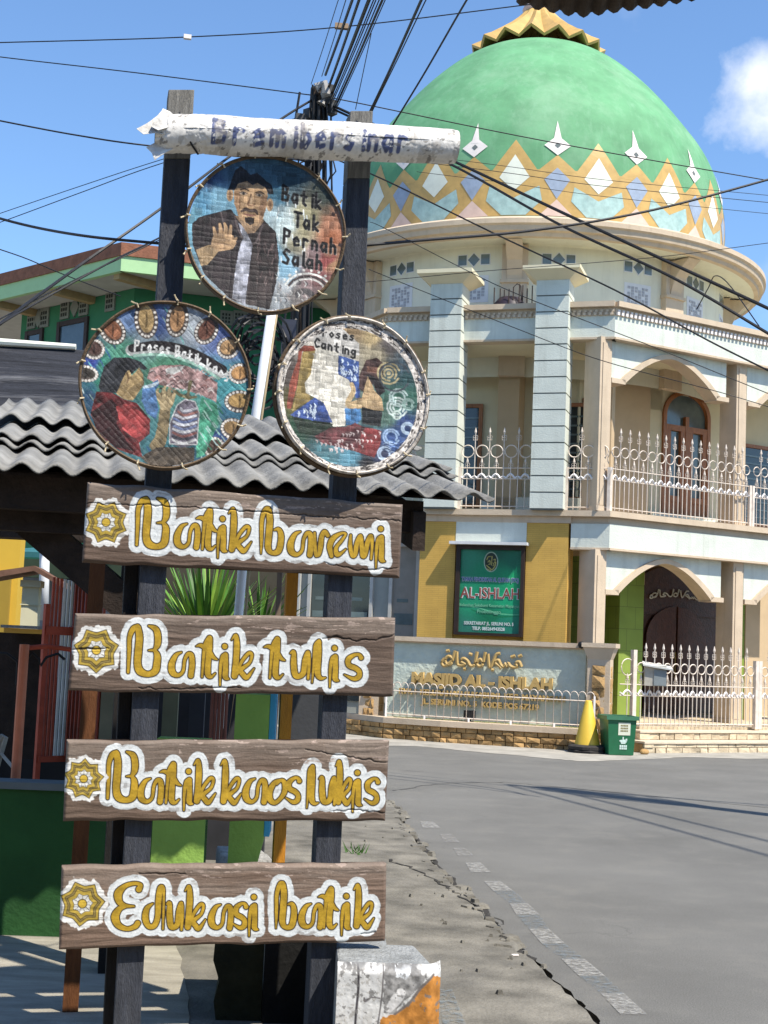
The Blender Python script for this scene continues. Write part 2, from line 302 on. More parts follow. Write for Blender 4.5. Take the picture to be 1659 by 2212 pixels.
# ================================================================== glyphs of the hand lettering (traced, baseline at 0)
def gl(x0, y0, *strokes): return [smooth_pts([(x - x0, y - y0, w) for x, y, w in s]) for s in strokes]
GL = {
 'B': gl(555, 690, [(570, 650, 12), (580, 450, 17), (585, 300, 20), (620, 215, 25), (665, 190, 22)], [(670, 205, 28), (683, 300, 33), (672, 450, 34), (665, 560, 33), (690, 640, 36), (770, 670, 26), (840, 640, 33), (860, 560, 33), (862, 480, 28), (830, 430, 12), (775, 430, 4)], [(775, 432, 4), (830, 425, 12), (865, 370, 28), (868, 280, 30), (845, 215, 26), (780, 185, 9)]),
 'a': gl(940, 690, [(1075, 440, 6), (1020, 470, 19), (978, 560, 30), (985, 640, 30), (1040, 672, 18), (1092, 630, 14), (1108, 520, 14), (1140, 460, 18), (1175, 470, 24), (1183, 560, 26), (1170, 675, 26)]),
 't': gl(1170, 695, [(1230, 690, 9), (1245, 500, 13), (1262, 370, 19), (1305, 300, 25)], [(1308, 305, 25), (1305, 400, 27), (1290, 550, 27), (1288, 660, 27), (1320, 690, 15), (1362, 655, 6)], [(1170, 382, 3), (1220, 375, 18), (1290, 420, 22), (1340, 490, 18), (1380, 515, 6)]),
 'i': gl(1375, 705, [(1385, 775, 6), (1390, 600, 14), (1410, 490, 18), (1440, 470, 20)], [(1440, 470, 25), (1442, 600, 25), (1440, 690, 25), (1475, 712, 5)], [(1433, 383, 26), (1434, 384, 26)]),
 'k': gl(10, 655, [(15, 268, 4), (58, 225, 18), (68, 330, 28), (60, 480, 28), (45, 630, 28)], [(75, 610, 10), (110, 500, 14), (185, 405, 16), (220, 420, 14), (195, 500, 13), (110, 570, 20), (135, 620, 24), (172, 645, 20), (242, 555, 5)]),
 'b': gl(160, 650, [(170, 640, 4), (175, 500, 14), (180, 300, 18), (215, 200, 22), (245, 190, 22)], [(250, 205, 26), (260, 300, 30), (250, 450, 30), (242, 580, 28), (280, 632, 20), (345, 615, 28), (370, 520, 28), (370, 440, 25), (345, 395, 18), (303, 403, 5)]),
 'r': gl(690, 670, [(700, 430, 11), (706, 600, 16), (718, 655, 18)], [(718, 655, 16), (745, 645, 16), (760, 560, 24), (770, 470, 22), (800, 420, 22), (832, 455, 18)]),
 'e': gl(820, 670, [(868, 655, 18), (850, 560, 25), (882, 480, 25), (960, 428, 13), (1012, 432, 9), (970, 500, 14), (915, 570, 16), (922, 635, 24), (960, 630, 14), (1012, 585, 5)]),
 'm': gl(1050, 690, [(1070, 450, 10), (1065, 560, 18), (1085, 655, 18), (1115, 640, 20), (1130, 540, 22), (1168, 460, 20), (1180, 560, 20), (1190, 655, 22), (1215, 640, 22), (1240, 520, 22), (1274, 460, 20), (1285, 560, 12), (1275, 690, 9)]),
 'u': gl(605, 665, [(605, 410, 5), (640, 400, 20), (640, 520, 28), (655, 625, 28), (700, 640, 24), (740, 600, 25), (755, 480, 25), (785, 400, 18), (795, 520, 15), (785, 665, 11)]),
 'l': gl(820, 670, [(825, 705, 5), (845, 500, 14), (860, 340, 20), (895, 290, 20)], [(895, 300, 22), (892, 420, 26), (880, 600, 28), (910, 660, 18), (960, 655, 5)]),
 's': gl(1145, 680, [(1318, 450, 22), (1300, 420, 14), (1250, 422, 16), (1190, 465, 24), (1195, 525, 24), (1260, 555, 24), (1300, 590, 22), (1295, 640, 24), (1240, 662, 18), (1150, 620, 5)]),
 'o': gl(425, 705, [(560, 462, 6), (500, 492, 20), (450, 580, 28), (452, 660, 28), (500, 695, 20), (560, 650, 18), (600, 580, 24), (600, 500, 24), (565, 468, 14), (520, 512, 6)]),
 'E': gl(540, 750, [(818, 345, 28), (835, 300, 18), (770, 285, 17), (680, 312, 22), (612, 385, 38), (622, 468, 30), (680, 508, 18), (768, 515, 8)], [(700, 512, 13), (625, 540, 25), (580, 620, 38), (612, 705, 30), (700, 742, 20), (780, 718, 24), (806, 685, 26)]),
 'd': gl(860, 750, [(962, 488, 7), (900, 540, 24), (885, 640, 30), (920, 715, 25), (980, 708, 25), (1015, 620, 25), (1025, 450, 28), (1045, 330, 26), (1078, 345, 13), (1078, 500, 10), (1070, 742, 9)])}
# ================================================================== the sign stand
SG = Fr((-.45, 5.2), 12)                 # board face plane
sign = thing('sign_stand', 'tall dark timber signpost with four brown planks of yellow and white hand lettering', 'signpost', tuple(SG.pt(.1, -.06, 0)))
def post_quad(name, top, bot, zb, o0, o1, m, parent, top_m=None, label=None):
    """square post between two pixel rows given as (xl, xr, y)"""
    xl, xr, yt = top; bl, br, yb = bot
    a, b = SG.on(xl, yt, o0), SG.on(xr, yt, o0); c, d = SG.on(bl, yb, o0), SG.on(br, yb, o0)
    k = lambda p, q: p + (q - p) * ((zb - p[2]) / (q[2] - p[2]))
    c, d = k(a, c), k(b, d); dn = -SG.n * (o0 - o1)
    b_ = MB(); cut = .87 if top_m else 1.0
    if top_m:
        e, f = k2(a, c, .075), k2(b, d, .075)
        b_.hexa([e, f, f + dn, e + dn, a, b, b + dn, a + dn], 1); a, b = e, f
    b_.hexa([c, d, d + dn, c + dn, a, b, b + dn, a + dn], 0)
    o = b_.build(name, [m, top_m] if top_m else m, parent, bevel=.004)
    if label: o['label'] = label
    return o
def k2(p, q, t): return p + (q - p) * t
post_quad('post', (364, 420, 193), (250, 308, 2130), -.02, -.04, -.135, M_POST, sign, M_WEATH, 'left charcoal post with bare grey top')
post_quad('post', (757, 806, 239), (666, 722, 2180), -.02, -.04, -.135, M_POST, sign, M_WEATH, 'right charcoal post with bare grey top')
post_quad('prop_timber', (270, 300, 1215), (227, 252, 2130), -.02, -.1, -.19, M_BLACKT, sign, None, 'black rear timber propping the left post')
def star(th, n, sharp): # scalloped star radius, 1 at the points
    ph = (th * n / (2 * math.pi)) % 1.0; q = np.abs(ph - .5) * 2; return (1 - sharp) + sharp * q ** 1.7
def board(label, corners, letters, orn, LX, LY, base, cracks, seed, scl=1.0):
    (tlx, tly), (trx, try_), (brx, bry), (blx, bly) = corners; nx, ny = 620, 168
    s, t = np.meshgrid(np.linspace(0, 1, nx), np.linspace(0, 1, ny))
    wob = (vnoise(s * 700, t * 0 + 3, 60, seed) - .5) * 5 * (1 - t) + (vnoise(s * 700, t * 0 + 9, 45, seed + 1) - .5) * 5 * t
    PX = (tlx * (1 - s) + trx * s) * (1 - t) + (blx * (1 - s) + brx * s) * t
    PY = (tly * (1 - s) + try_ * s) * (1 - t) + (bly * (1 - s) + bry * s) * t + wob
    X = (PX * 1.8517 - LX) / .39783; Y = (PY * 1.8517 - LY) / .39783        # crop pixels the letters were traced in
    gx, gy = s * 690, t * 170
    grain = fbm(gx, gy * 14, 90, seed + 20, 5); streak = fbm(gx, gy * 9, 220, seed + 30, 4); blot = fbm(gx, gy, 60, seed + 40, 4)
    cv = Canvas(X, Y, base); cv.c = cv.c * (.55 + .9 * grain)[..., None]
    weather = np.clip((.42 - t) * 3.0 + (streak - .5) * 2.2, 0, 1) * (.35 + .65 * blot)
    cv.fill(weather * .6, (.27, .225, .19), .2, seed)
    chips = ((fbm(gx, gy * 5, 22, seed + 50, 4) > .69) & (t < .22 + .5 * (blot - .5)) & (s > .35)).astype(float); cv.fill(chips * .5, (.46, .36, .31))
    # letters
    D = np.full(X.shape, 1e9); jag = (fbm(X, Y, 40, seed + 60) - .5) * 16
    for ch, x0, y0, sx in letters:
        for st in GL[ch]:
            st2 = [(x0 + a * sx, y0 + b * scl, w) for a, b, w in st]
            xs = [p[0] for p in st2]; ys = [p[1] for p in st2]
            m = (X > min(xs) - 130) & (X < max(xs) + 130) & (Y > min(ys) - 130) & (Y < max(ys) + 130)
            if m.any(): D[m] = np.minimum(D[m], sd_stroke(X[m], Y[m], st2))
    wear = np.clip(1.15 - chips - ((fbm(gx, gy * 3, 40, seed + 70) > .70) * .6), 0, 1)
    cv.fill(sstep(D + jag - 70, 6) * wear, (.56, .59, .60), .16, seed + 3, 40)
    cv.fill(sstep(D + jag * .4 - 40, 8) * .4, (.70, .72, .71), .12, seed + 4, 30)
    cv.fill(sstep(D - 12, 4), (.026, .015, .008)); cv.fill(sstep(D - 1, 4), (.38, .238, .02), .4, seed + 5, 70)
    # flower mark
    ox, oy, R, n, ph = orn; dx, dy = X - ox, Y - oy; r = np.hypot(dx, dy) + 1e-6; th = np.arctan2(dy, dx) + ph
    d = lambda k, sh=.22: r - R * k * star(th, n, sh)
    halo = r - R * 1.18 * star(th, n, .14) + jag * 2.2 + (vnoise(X, Y, 24, seed + 66) - .5) * 26
    cv.fill(sstep(halo, 7) * np.clip(wear, .3, 1) * .95, (.64, .64, .62), .15, seed + 6)
    GD, DK = (.38, .27, .045), (.05, .035, .015)
    for k, c in ((1.0, DK), (.95, GD), (.815, DK), (.78, (.20, .15, .05)), (.69, DK), (.65, GD), (.47, DK), (.44, (.58, .58, .55))): cv.fill(sstep(d(k), 5), c, .15, seed + 7)
    pet = np.abs(((th * 11 / (2 * math.pi)) % 1) - .5) < .07; cv.fill((pet & (d(.43) < 0)) * .85, DK)
    cv.fill(sstep(r - R * .21, 5), DK); cv.fill(sstep(r - R * .17, 5), (.50, .34, .04), .1)
    # cracks split the plank
    dep = np.zeros(X.shape)
    for cr in cracks:
        dc = sd_stroke(PX, PY + (fbm(PX, PY, 14, seed + 80) - .5) * 9, cr); cv.fill(sstep(dc, 1.6) * .9, (.018, .012, .01)); dep = np.maximum(dep, sstep(dc, 4))
    V = SG.on(PX, PY, 0.0); edge = np.minimum(np.minimum(s, 1 - s) * 690, np.minimum(t, 1 - t) * 170)
    off = (fbm(gx, gy * 10, 70, seed + 90, 4) - .5) * .0045 * (1 - .75 * sstep(D - 60, 8)) - dep * .006 + sstep(D - 13, 4) * .0006 - np.clip(1 - edge / 7, 0, 1) ** 2 * .010
    V = V + off[..., None] * SG.n
    o = grid_mesh('plank_board', V, cv.c, M_PAINTWOOD, sign, skirt=-SG.n * .04); o['label'] = label
    return o
def dx(s, x0, w, y, kern=None): return s
B1 = [(c, x, y, 1) for c, x, y in [('B', 555, 690), ('a', 940, 690), ('t', 1170, 700), ('i', 1375, 712), ('k', 1490, 722), ('b', 1809, 750), ('a', 2080, 768), ('r', 2349, 772), ('e', 2480, 780), ('m', 2702, 795), ('i', 2965, 812)]]
B2 = [(c, x, y, 1) for c, x, y in [('B', 620, 690), ('a', 1035, 700), ('t', 1318, 702), ('i', 1548, 712), ('k', 1669, 712), ('t', 1999, 712), ('u', 2264, 715), ('l', 2479, 720), ('i', 2652, 730), ('s', 2804, 735)]]
B3 = [(c, x, y, w) for c, x, y, w in [('B', 465, 700, .92), ('a', 775, 712, 1), ('t', 1005, 712, 1), ('i', 1235, 712, 1), ('k', 1342, 712, .95), ('k', 1612, 715, .9), ('a', 1832, 714, .95), ('o', 2084, 716, 1), ('s', 2268, 718, .8), ('l', 2477, 722, .85), ('u', 2605, 722, .85), ('k', 2772, 722, .72), ('i', 2932, 726, 1), ('s', 3058, 728, .8)]]
B4 = [(c, x, y, w) for c, x, y, w in [('E', 540, 750, 1), ('d', 860, 750, .95), ('u', 1098, 750, .82), ('k', 1278, 748, .9), ('a', 1512, 748, .95), ('s', 1760, 750, .78), ('i', 1916, 744, 1), ('b', 2187, 745, .9), ('a', 2420, 740, .95), ('t', 2622, 735, .95), ('i', 2846, 735, 1), ('k', 2976, 735, .88)]]
board('uppermost brown plank lettered Batik baremi', [(189, 1041), (871, 1090), (864, 1247), (177, 1215)], B1, (262, 425, 226, 8, .39), 320, 1920, (.104, .071, .053), [[(181, 1087, .8), (300, 1091, .7), (450, 1098, .9), (640, 1112, .8), (868, 1126, .6)], [(700, 1215, .5), (780, 1232, 1), (860, 1226, .4)]], 1)
board('second brown plank lettered Batik tulis with a split at its right end', [(162, 1326), (855, 1335), (850, 1504), (147, 1493)], B2, (315, 430, 236, 7, .22), 260, 2430, (.108, .076, .058), [[(150, 1402, .8), (200, 1400, 2.2), (235, 1402, .5)], [(697, 1378, .8), (725, 1375, 2.6), (760, 1384, 1.2), (800, 1384, 1.4), (855, 1372, .8)], [(300, 1487, .6), (420, 1489, 1.1), (520, 1484, .4)]], 2)
board('third brown plank lettered Batik kaos lukis', [(144, 1601), (842, 1600), (833, 1773), (136, 1773)], B3, (238, 465, 212, 9, .1), 240, 2930, (.116, .08, .059), [[(720, 1752, .6), (780, 1750, 1.0), (836, 1757, .7)], [(660, 1620, .5), (740, 1632, .9), (840, 1650, .5)]], 3)
board('lowest brown plank lettered Edukasi batik', [(133, 1871), (836, 1866), (833, 2033), (127, 2051)], B4, (250, 490, 236, 7, .1), 230, 3420, (.145, .098, .072), [[(300, 1888, .5), (400, 1886, .7)], [(780, 2018, .6), (810, 2012, .9)]], 4)
# ================================================================== woven trays with paintings
def tray(name, label, cx, cy, rx, az, o, CRX, CRY, crs, paint, weave, rimcol, rim_d, tie_n, seed):
    """(cx, cy, rx): disc in the photo grid; az: facing; crop (CRX, CRY, crs) is the pixel frame the picture was traced in"""
    c = SG.on(cx, cy, o); a = math.radians(az); d = np.array([math.cos(a), math.sin(a), 0]); n = np.array([d[1], -d[0], 0])
    dist = (c - EYEV) @ fw; R = rx[1] * dist / F; upv = np.array([0, 0, 1.0]); N = 330
    root = thing(name, label, 'woven tray', tuple(c), 'painted woven trays')
    b, a_ = np.meshgrid(np.linspace(1.005, -1.005, N), np.linspace(-1.005, 1.005, N), indexing='ij'); rr = np.hypot(a_, b)
    px, py = cx + a_ * rx[0], cy - b * rx[1]
    # the disc's own up leans with the stand
    X = (px * 1.8517 - CRX) / crs; Y = (py * 1.8517 - CRY) / crs
    cv = Canvas(X, Y, (.2, .2, .2)); paint(cv)
    # weave: strips over and under
    if weave == 'herring': U, Vv = (X + Y) / 1.414, (X - Y) / 1.414; w = 52.0
    else: U, Vv = X, Y; w = 58.0
    U = U + (fbm(X, Y, 200, seed + 1) - .5) * 26; Vv = Vv + (fbm(X, Y, 200, seed + 2) - .5) * 26
    U = U + (vnoise(U, U * 0 + 5, 75, seed + 21) - .5) * 62; Vv = Vv + (vnoise(Vv, Vv * 0 + 9, 75, seed + 22) - .5) * 62
    i, j = np.floor(U / w), np.floor(Vv / w); fu, fv = U / w - i, Vv / w - j
    par = ((i + j) % 2 == 0) if weave == 'basket' else (((i + 2 * np.floor(j / 1)) % 4) < 2)
    cross = np.where(par, np.abs(fv - .5), np.abs(fu - .5)) * 2; along = np.where(par, np.abs(fu - .5), np.abs(fv - .5)) * 2
    seam = np.clip((cross - .88) / .12, 0, 1); cell = np.random.default_rng(seed).random((97, 97))[(i.astype(int)) % 97, (j.astype(int)) % 97]
    fib = fbm(np.where(par, U, U * 9), np.where(par, Vv * 9, Vv), 60, seed + 3, 3)
    edge_k = np.random.default_rng(seed + 7).random((97, 97))[(i.astype(int) * 3 + (fu > .5)) % 97, (j.astype(int) * 3 + (fv > .5)) % 97]
    tone = fbm(X, Y, 150, seed + 12, 4); an = vnoise(X, Y, 140, seed + 14) * 6; br = .80 + .56 * fbm((X * np.cos(an) + Y * np.sin(an)) * .35, (Y * np.cos(an) - X * np.sin(an)) * 2.2, 40, seed + 15, 3)
    lum_ = cv.c.mean(-1, keepdims=True); cv.c = np.clip(lum_ * .26 + cv.c * .74, 0, 1) ** 1.18 * 1.08 * ((.66 + .62 * cell) * (.62 + .76 * fib) * (.72 + .5 * tone))[..., None] * (1 - (.05 + .62 * edge_k ** 1.6)[..., None] * seam[..., None]) * br[..., None]
    hi = np.clip((cross - .45) / .3, 0, 1) * np.clip((.95 - cross) / .2, 0, 1) * (cell > .62) * (fib > .45); cv.c = cv.c + (hi * .10)[..., None] * (cv.c + .12)
    h = (1 - cross ** 2) * .0009 + (1 - along ** 2) * .0006 - .018 * (1 - np.clip(rr, 0, 1) ** 2)
    V = c + (a_ * R)[..., None] * d + (b * R)[..., None] * upv + h[..., None] * n
    mask = (rr[:-1, :-1] < 1) & (rr[1:, 1:] < 1) & (rr[1:, :-1] < 1) & (rr[:-1, 1:] < 1)
    grid_mesh('painted_weave', V, cv.c, M_PAINTTRAY, root, mask=mask)
    M_ = lambda p: c + p[0] * R * d + p[1] * R * upv + p[2] * n
    hoop = MB(); prof = [(1.0, -.012), (1.0, .008), (1.018, .012), (1.036, .008), (1.04, -rim_d), (1.0, -rim_d), (1.0, -.012)]; nn = 96; vs = []; fs = []
    for k in range(nn):
        w_ = 2 * math.pi * k / nn; jx = 1 + .006 * math.sin(3 * w_ + seed) + .004 * math.sin(7 * w_)
        for pr, pz in prof[:-1]: vs.append(M_((pr * jx * math.cos(w_), pr * jx * math.sin(w_), pz)))
    m = len(prof) - 1
    for k in range(nn):
        for q in range(m): fs.append((k * m + q, k * m + (q + 1) % m, ((k + 1) % nn) * m + (q + 1) % m, ((k + 1) % nn) * m + q))
    hoop.add(vs, fs); hoop.build('rim_hoop', rimcol, root, smooth=False)
    if rim_d > .03:
        h2 = MB()
        for zz in (-.012, -.034): h2.tube([M_((1.05 * math.cos(w), 1.05 * math.sin(w), zz)) for w in np.linspace(0, 2 * math.pi, 73)], .006, 6)
        h2.build('outer_hoop', M_BAMBOO, root)
    for k in range(tie_n):
        w_ = 2 * math.pi * (k + .3 * rng.random()) / tie_n; tb = MB(); e = rng.random() * .05
        tb.tube([M_(((.985) * math.cos(w_), .985 * math.sin(w_), .012)), M_((1.03 * math.cos(w_), 1.03 * math.sin(w_), .018)), M_((1.055 * math.cos(w_ + .02), 1.055 * math.sin(w_ + .02), .004)), M_(((1.06 + e) * math.cos(w_ + .05), (1.06 + e) * math.sin(w_ + .05), .01))], .0034, 5)
        tb.build('cane_binding', M_CANE, root)
    return root
SK, SKD = (.42, .26, .12), (.22, .12, .055)
def paint_man(cv):
    cv.seeds([(300, 330, (.015, .06, .17)), (520, 130, (.03, .12, .22)), (850, 150, (.02, .10, .17)), (1100, 200, (.015, .07, .11)), (250, 560, (.06, .26, .42)), (180, 700, (.12, .36, .48)), (420, 520, (.14, .34, .46)), (950, 400, (.03, .16, .25)), (930, 600, (.40, .55, .60)), (1040, 680, (.45, .55, .55)), (960, 980, (.16, .40, .56)), (1060, 1120, (.22, .45, .60)), (1250, 560, (.36, .33, .18)), (1230, 700, (.38, .34, .19)), (1150, 850, (.33, .30, .18)), (1400, 380, (.05, .07, .06)), (1470, 620, (.45, .20, .10)), (1470, 760, (.48, .16, .05)), (1520, 900, (.35, .18, .09)), (1460, 1000, (.35, .07, .06)), (1540, 1050, (.40, .22, .10)), (1400, 1150, (.28, .10, .10)), (1350, 940, (.30, .20, .20)), (1050, 1300, (.35, .38, .40)), (1200, 1350, (.20, .18, .17)), (1000, 1430, (.26, .29, .31)), (1300, 1300, (.25, .17, .17))], 4)
    for i in range(26): x = 950 + rng.random() * 300; y = 430 + rng.random() * 700; cv.stroke([(x, y, 5), (x + 6, y + 50, 6)], (.62, .68, .68), 8)
    J = (.035, .024, .026)
    cv.poly([(165, 760), (230, 690), (430, 610), (520, 580), (620, 690), (830, 640), (960, 760), (1000, 1000), (985, 1250), (930, 1520), (570, 1460), (300, 1230), (180, 960)], J, .5, 4)
    cv.poly([(600, 700), (650, 850), (610, 1000), (590, 1200), (575, 1440), (700, 1500), (720, 1200), (745, 900), (720, 790)], (.33, .34, .40), .5, 5, 60)
    cv.poly([(560, 640), (620, 700), (690, 800), (780, 790), (840, 660), (760, 600)], (.30, .19, .10), .3, 6)
    cv.poly([(690, 800), (760, 780), (840, 660), (960, 760), (1000, 1000), (985, 1250), (930, 1520), (710, 1490), (730, 1200), (745, 900)], (.045, .032, .030), .6, 7, 70)
    for p in ([(560, 640, 8), (590, 740, 9), (650, 850, 6)], [(830, 700, 8), (780, 860, 8), (740, 900, 5)], [(770, 880, 5), (830, 890, 5), (880, 870, 5)], [(430, 620, 6), (470, 760, 6)]): cv.stroke(p, (.12, .09, .09))
    for i in range(22): x = 790 + rng.random() * 190; y = 780 + rng.random() * 500; cv.stroke([(x, y, 3), (x + rng.random() * 40 - 20, y + 60, 4)], (.16, .105, .10), 7)
    for x, y in ((505, 445), (888, 500)): cv.ell(x, y, 32, 62, SK); cv.ell(x, y, 15, 38, SKD)
    cv.poly([(535, 340), (600, 290), (700, 280), (800, 300), (862, 370), (860, 500), (832, 640), (775, 715), (690, 715), (600, 645), (548, 520)], SK, .35, 8, 60)
    cv.poly([(548, 400), (600, 400), (610, 560), (600, 645), (552, 520)], (.30, .17, .075), .2, 9); cv.poly([(800, 420), (860, 420), (850, 560), (800, 690), (790, 560)], (.27, .15, .07), .2, 10)
    cv.poly([(480, 400), (505, 330), (540, 210), (590, 160), (650, 195), (690, 235), (750, 205), (830, 265), (895, 310), (920, 390), (870, 400), (830, 335), (760, 300), (715, 330), (660, 295), (580, 325), (545, 400)], (.022, .022, .030), .5, 11)
    cv.stroke([(600, 385, 5), (640, 370, 8), (680, 385, 5)], (.04, .025, .02)); cv.stroke([(745, 395, 5), (790, 385, 8), (830, 400, 5)], (.04, .025, .02))
    for x in (630, 780): cv.ell(x, 418, 32, 13, (.45, .35, .26)); cv.ell(x + 3, 418, 13, 13, (.02, .015, .012)); cv.stroke([(x - 36, 412, 3), (x, 402, 5), (x + 36, 414, 3)], (.04, .025, .02))
    cv.stroke([(705, 420, 7), (690, 480, 8), (680, 515, 10), (715, 525, 8), (742, 508, 8)], SKD); cv.stroke([(712, 440, 8), (708, 500, 10)], (.50, .34, .19))
    cv.stroke([(622, 590, 10), (660, 565, 18), (705, 575, 16), (750, 568, 18), (775, 600, 9)], (.07, .04, .03)); cv.stroke([(650, 612, 5), (705, 618, 7), (755, 612, 5)], (.25, .09, .07)); cv.poly([(655, 640), (750, 640), (745, 690), (710, 715), (665, 690)], (.035, .022, .018), .3, 12)
    cv.poly([(215, 1010), (330, 950), (470, 920), (420, 1010), (330, 1140), (270, 1160)], (.36, .24, .11), .3, 13)
    cv.poly([(365, 870), (440, 800), (560, 830), (590, 900), (560, 960), (430, 1000), (350, 960)], SK, .3, 14)
    for p in ([(400, 900, 20), (385, 830, 17), (370, 775, 12)], [(440, 850, 20), (435, 780, 18), (425, 735, 12)], [(480, 840, 20), (485, 770, 18), (470, 725, 12)], [(520, 850, 19), (528, 790, 16), (530, 740, 11)], [(540, 910, 19), (575, 870, 16), (590, 850, 9)]): cv.stroke(p, SK)
    for p in ([(412, 860, 3), (405, 800, 3)], [(460, 850, 3), (456, 780, 3)], [(505, 850, 3), (508, 780, 3)], [(400, 930, 3), (470, 920, 4), (540, 930, 3)], [(430, 970, 3), (500, 960, 3)]): cv.stroke(p, SKD)
    BK = (.012, .012, .014); WH = (.60, .60, .56)
    for x, y, t, a in ((1005, 300, 'Batik', .15), (1130, 545, 'Tak', .12), (1040, 715, 'Pernah', .14), (1040, 915, 'Salah', .10)):
        for off, c, lw in ((7, WH, 5), (0, BK, 12)): word(cv, t, x + off, y + off, 88, 140, lw + 2, c, a, e=6)
    for cx_, cy_, r, c, w in ((1290, 1320, 230, WH, 10), (1290, 1320, 195, (.07, .05, .05), 12), (1290, 1320, 165, WH, 9), (1260, 1370, 70, (.10, .09, .09), 30)):
        cv.stroke([(cx_ + r * math.cos(q), cy_ + r * math.sin(q) * .8, w) for q in np.linspace(-2.8, -.3, 9)], c, sm=False)
    for i in range(9): q = -2.6 + i * .28; cv.ell(1290 + 262 * math.cos(q), 1330 + 225 * math.sin(q), 13, 13, WH)
    for i in range(30): x = 960 + rng.random() * 380; y = 1130 + rng.random() * 330; cv.stroke([(x, y, 3), (x + 20, y + 26, 5), (x + 8, y + 50, 3)], random.choice([(.5, .5, .47), (.06, .06, .07), (.35, .30, .28)]), 7)
def paint_kaos(cv):
    cv.seeds([(200, 900, (.02, .20, .14)), (150, 1000, (.01, .07, .16)), (250, 700, (.03, .25, .18)), (400, 560, (.07, .30, .20)), (1350, 820, (.04, .30, .34)), (1250, 1150, (.10, .38, .26)), (1200, 1450, (.02, .18, .17)), (1400, 1100, (.03, .16, .25)), (600, 400, (.2, .26, .3)), (700, 260, (.03, .08, .26)), (420, 260, (.12, .22, .42)), (1020, 250, (.34, .38, .42)), (1280, 330, (.12, .18, .42)), (300, 300, (.2, .2, .22)), (800, 680, (.07, .25, .15)), (1330, 1330, (.03, .08, .25)), (110, 680, (.02, .05, .30)), (90, 900, (.02, .14, .20)), (1150, 1500, (.01, .10, .16))], 4)
    for i in range(70):
        x, y = rng.random(2) * 1500; k = (x - 800) ** 2 + (y - 830) ** 2
        if k > 480 ** 2: cv.stroke([(x, y, 4), (x + 40, y + 55, 6), (x + 60, y + 100, 3)], random.choice([(.45, .55, .55), (.10, .40, .36), (.02, .10, .30), (.30, .45, .42)]), 9)
    LF = [(600, 240, 110, 180, -.12, (.42, .28, .10)), (885, 215, 105, 170, .1, (.45, .24, .09)), (1160, 300, 105, 140, .45, (.22, .09, .055)), (1370, 450, 105, 110, .8, (.42, .25, .10)), (1490, 690, 100, 110, 1.2, (.42, .22, .06)), (1500, 960, 110, 140, 1.5, (.42, .26, .07)), (1455, 1230, 105, 120, 1.9, (.32, .20, .07)), (1290, 1420, 105, 105, 2.4, (.10, .06, .04)), (300, 370, 115, 140, -.6, (.34, .13, .05)), (140, 560, 100, 105, -1.1, (.10, .05, .04)), (80, 800, 80, 120, -1.5, (.06, .05, .04))]
    for x, y, a, b, r, c in LF:
        cv.ell(x, y, a, b, (.11, .085, .07), .2, r); cv.ell(x, y - 10, a * .62, b * .72, c, .35, r)
        for k in range(14): q = math.pi * (k / 13) * 1.3 - .45; ex, ey = a * .84 * math.cos(q), b * .86 * math.sin(q); cv.ell(x + ex * math.cos(r) - ey * math.sin(r), y + ex * math.sin(r) + ey * math.cos(r), 13, 13, (.62, .58, .53))
        cv.stroke([(x, y - b * .4, 6), (x + 6, y + b * .1, 10), (x, y + b * .4, 5)], tuple(k * .4 for k in c))
    cv.poly([(660, 700), (760, 660), (960, 640), (1130, 690), (1290, 790), (1290, 980), (1150, 920), (1000, 880), (900, 870), (760, 850), (640, 800)], (.33, .20, .19), .6, 3, 40)
    for i in range(46): x = 650 + rng.random() * 620; y = 680 + rng.random() * 260; cv.stroke([(x, y, 4), (x + 30, y - 18, 6), (x + 55, y + 6, 3)], random.choice([(.45, .34, .32), (.09, .055, .06), (.36, .16, .14), (.5, .45, .43)]), 7)
    cv.poly([(800, 690), (980, 645), (950, 700), (880, 740), (810, 725)], (.42, .42, .40), .2, 5)
    cv.poly([(1150, 930), (1290, 1000), (1330, 1150), (1200, 1500), (1130, 1530), (1120, 1100)], (.05, .32, .20), .5, 9, 60)
    for i in range(24): x = 1150 + rng.random() * 170; y = 960 + rng.random() * 480; cv.stroke([(x, y, 5), (x + 35, y + 45, 6)], random.choice([(.3, .55, .45), (.02, .2, .12), (.35, .5, .48)]), 8)
    cv.poly([(600, 900), (740, 800), (750, 850), (720, 900), (760, 1080), (740, 1180), (660, 1130), (600, 1010)], (.06, .17, .36), .5, 6, 50); cv.stroke([(620, 880, 14), (690, 860, 16), (745, 825, 9)], (.42, .52, .58))
    cv.poly([(205, 900), (240, 720), (330, 625), (470, 610), (570, 640), (640, 700), (610, 720), (560, 700), (500, 760), (440, 800), (380, 960), (220, 960)], (.035, .038, .046), .6, 7, 60)
    cv.poly([(190, 960), (330, 960), (450, 1020), (560, 1040), (690, 1190), (690, 1330), (600, 1420), (640, 1560), (420, 1500), (250, 1380), (150, 1180)], (.15, .016, .018), .7, 8, 70)
    cv.poly([(150, 1160), (330, 1020), (390, 1080), (390, 1250), (480, 1400), (560, 1500), (400, 1480), (220, 1350)], (.045, .012, .014), .4, 17, 60)
    cv.poly([(370, 1090), (480, 1050), (620, 1130), (690, 1220), (650, 1340), (560, 1380), (440, 1300)], (.34, .035, .035), .5, 18, 60)
    cv.poly([(440, 760), (475, 730), (500, 780), (560, 700), (605, 760), (612, 860), (560, 960), (520, 1020), (430, 1010), (370, 960), (400, 880)], (.36, .25, .10), .35, 9, 50)
    cv.stroke([(455, 760, 8), (470, 810, 8), (460, 850, 6)], (.17, .10, .04)); cv.stroke([(600, 790, 5), (610, 850, 5), (585, 880, 5)], (.17, .10, .05))
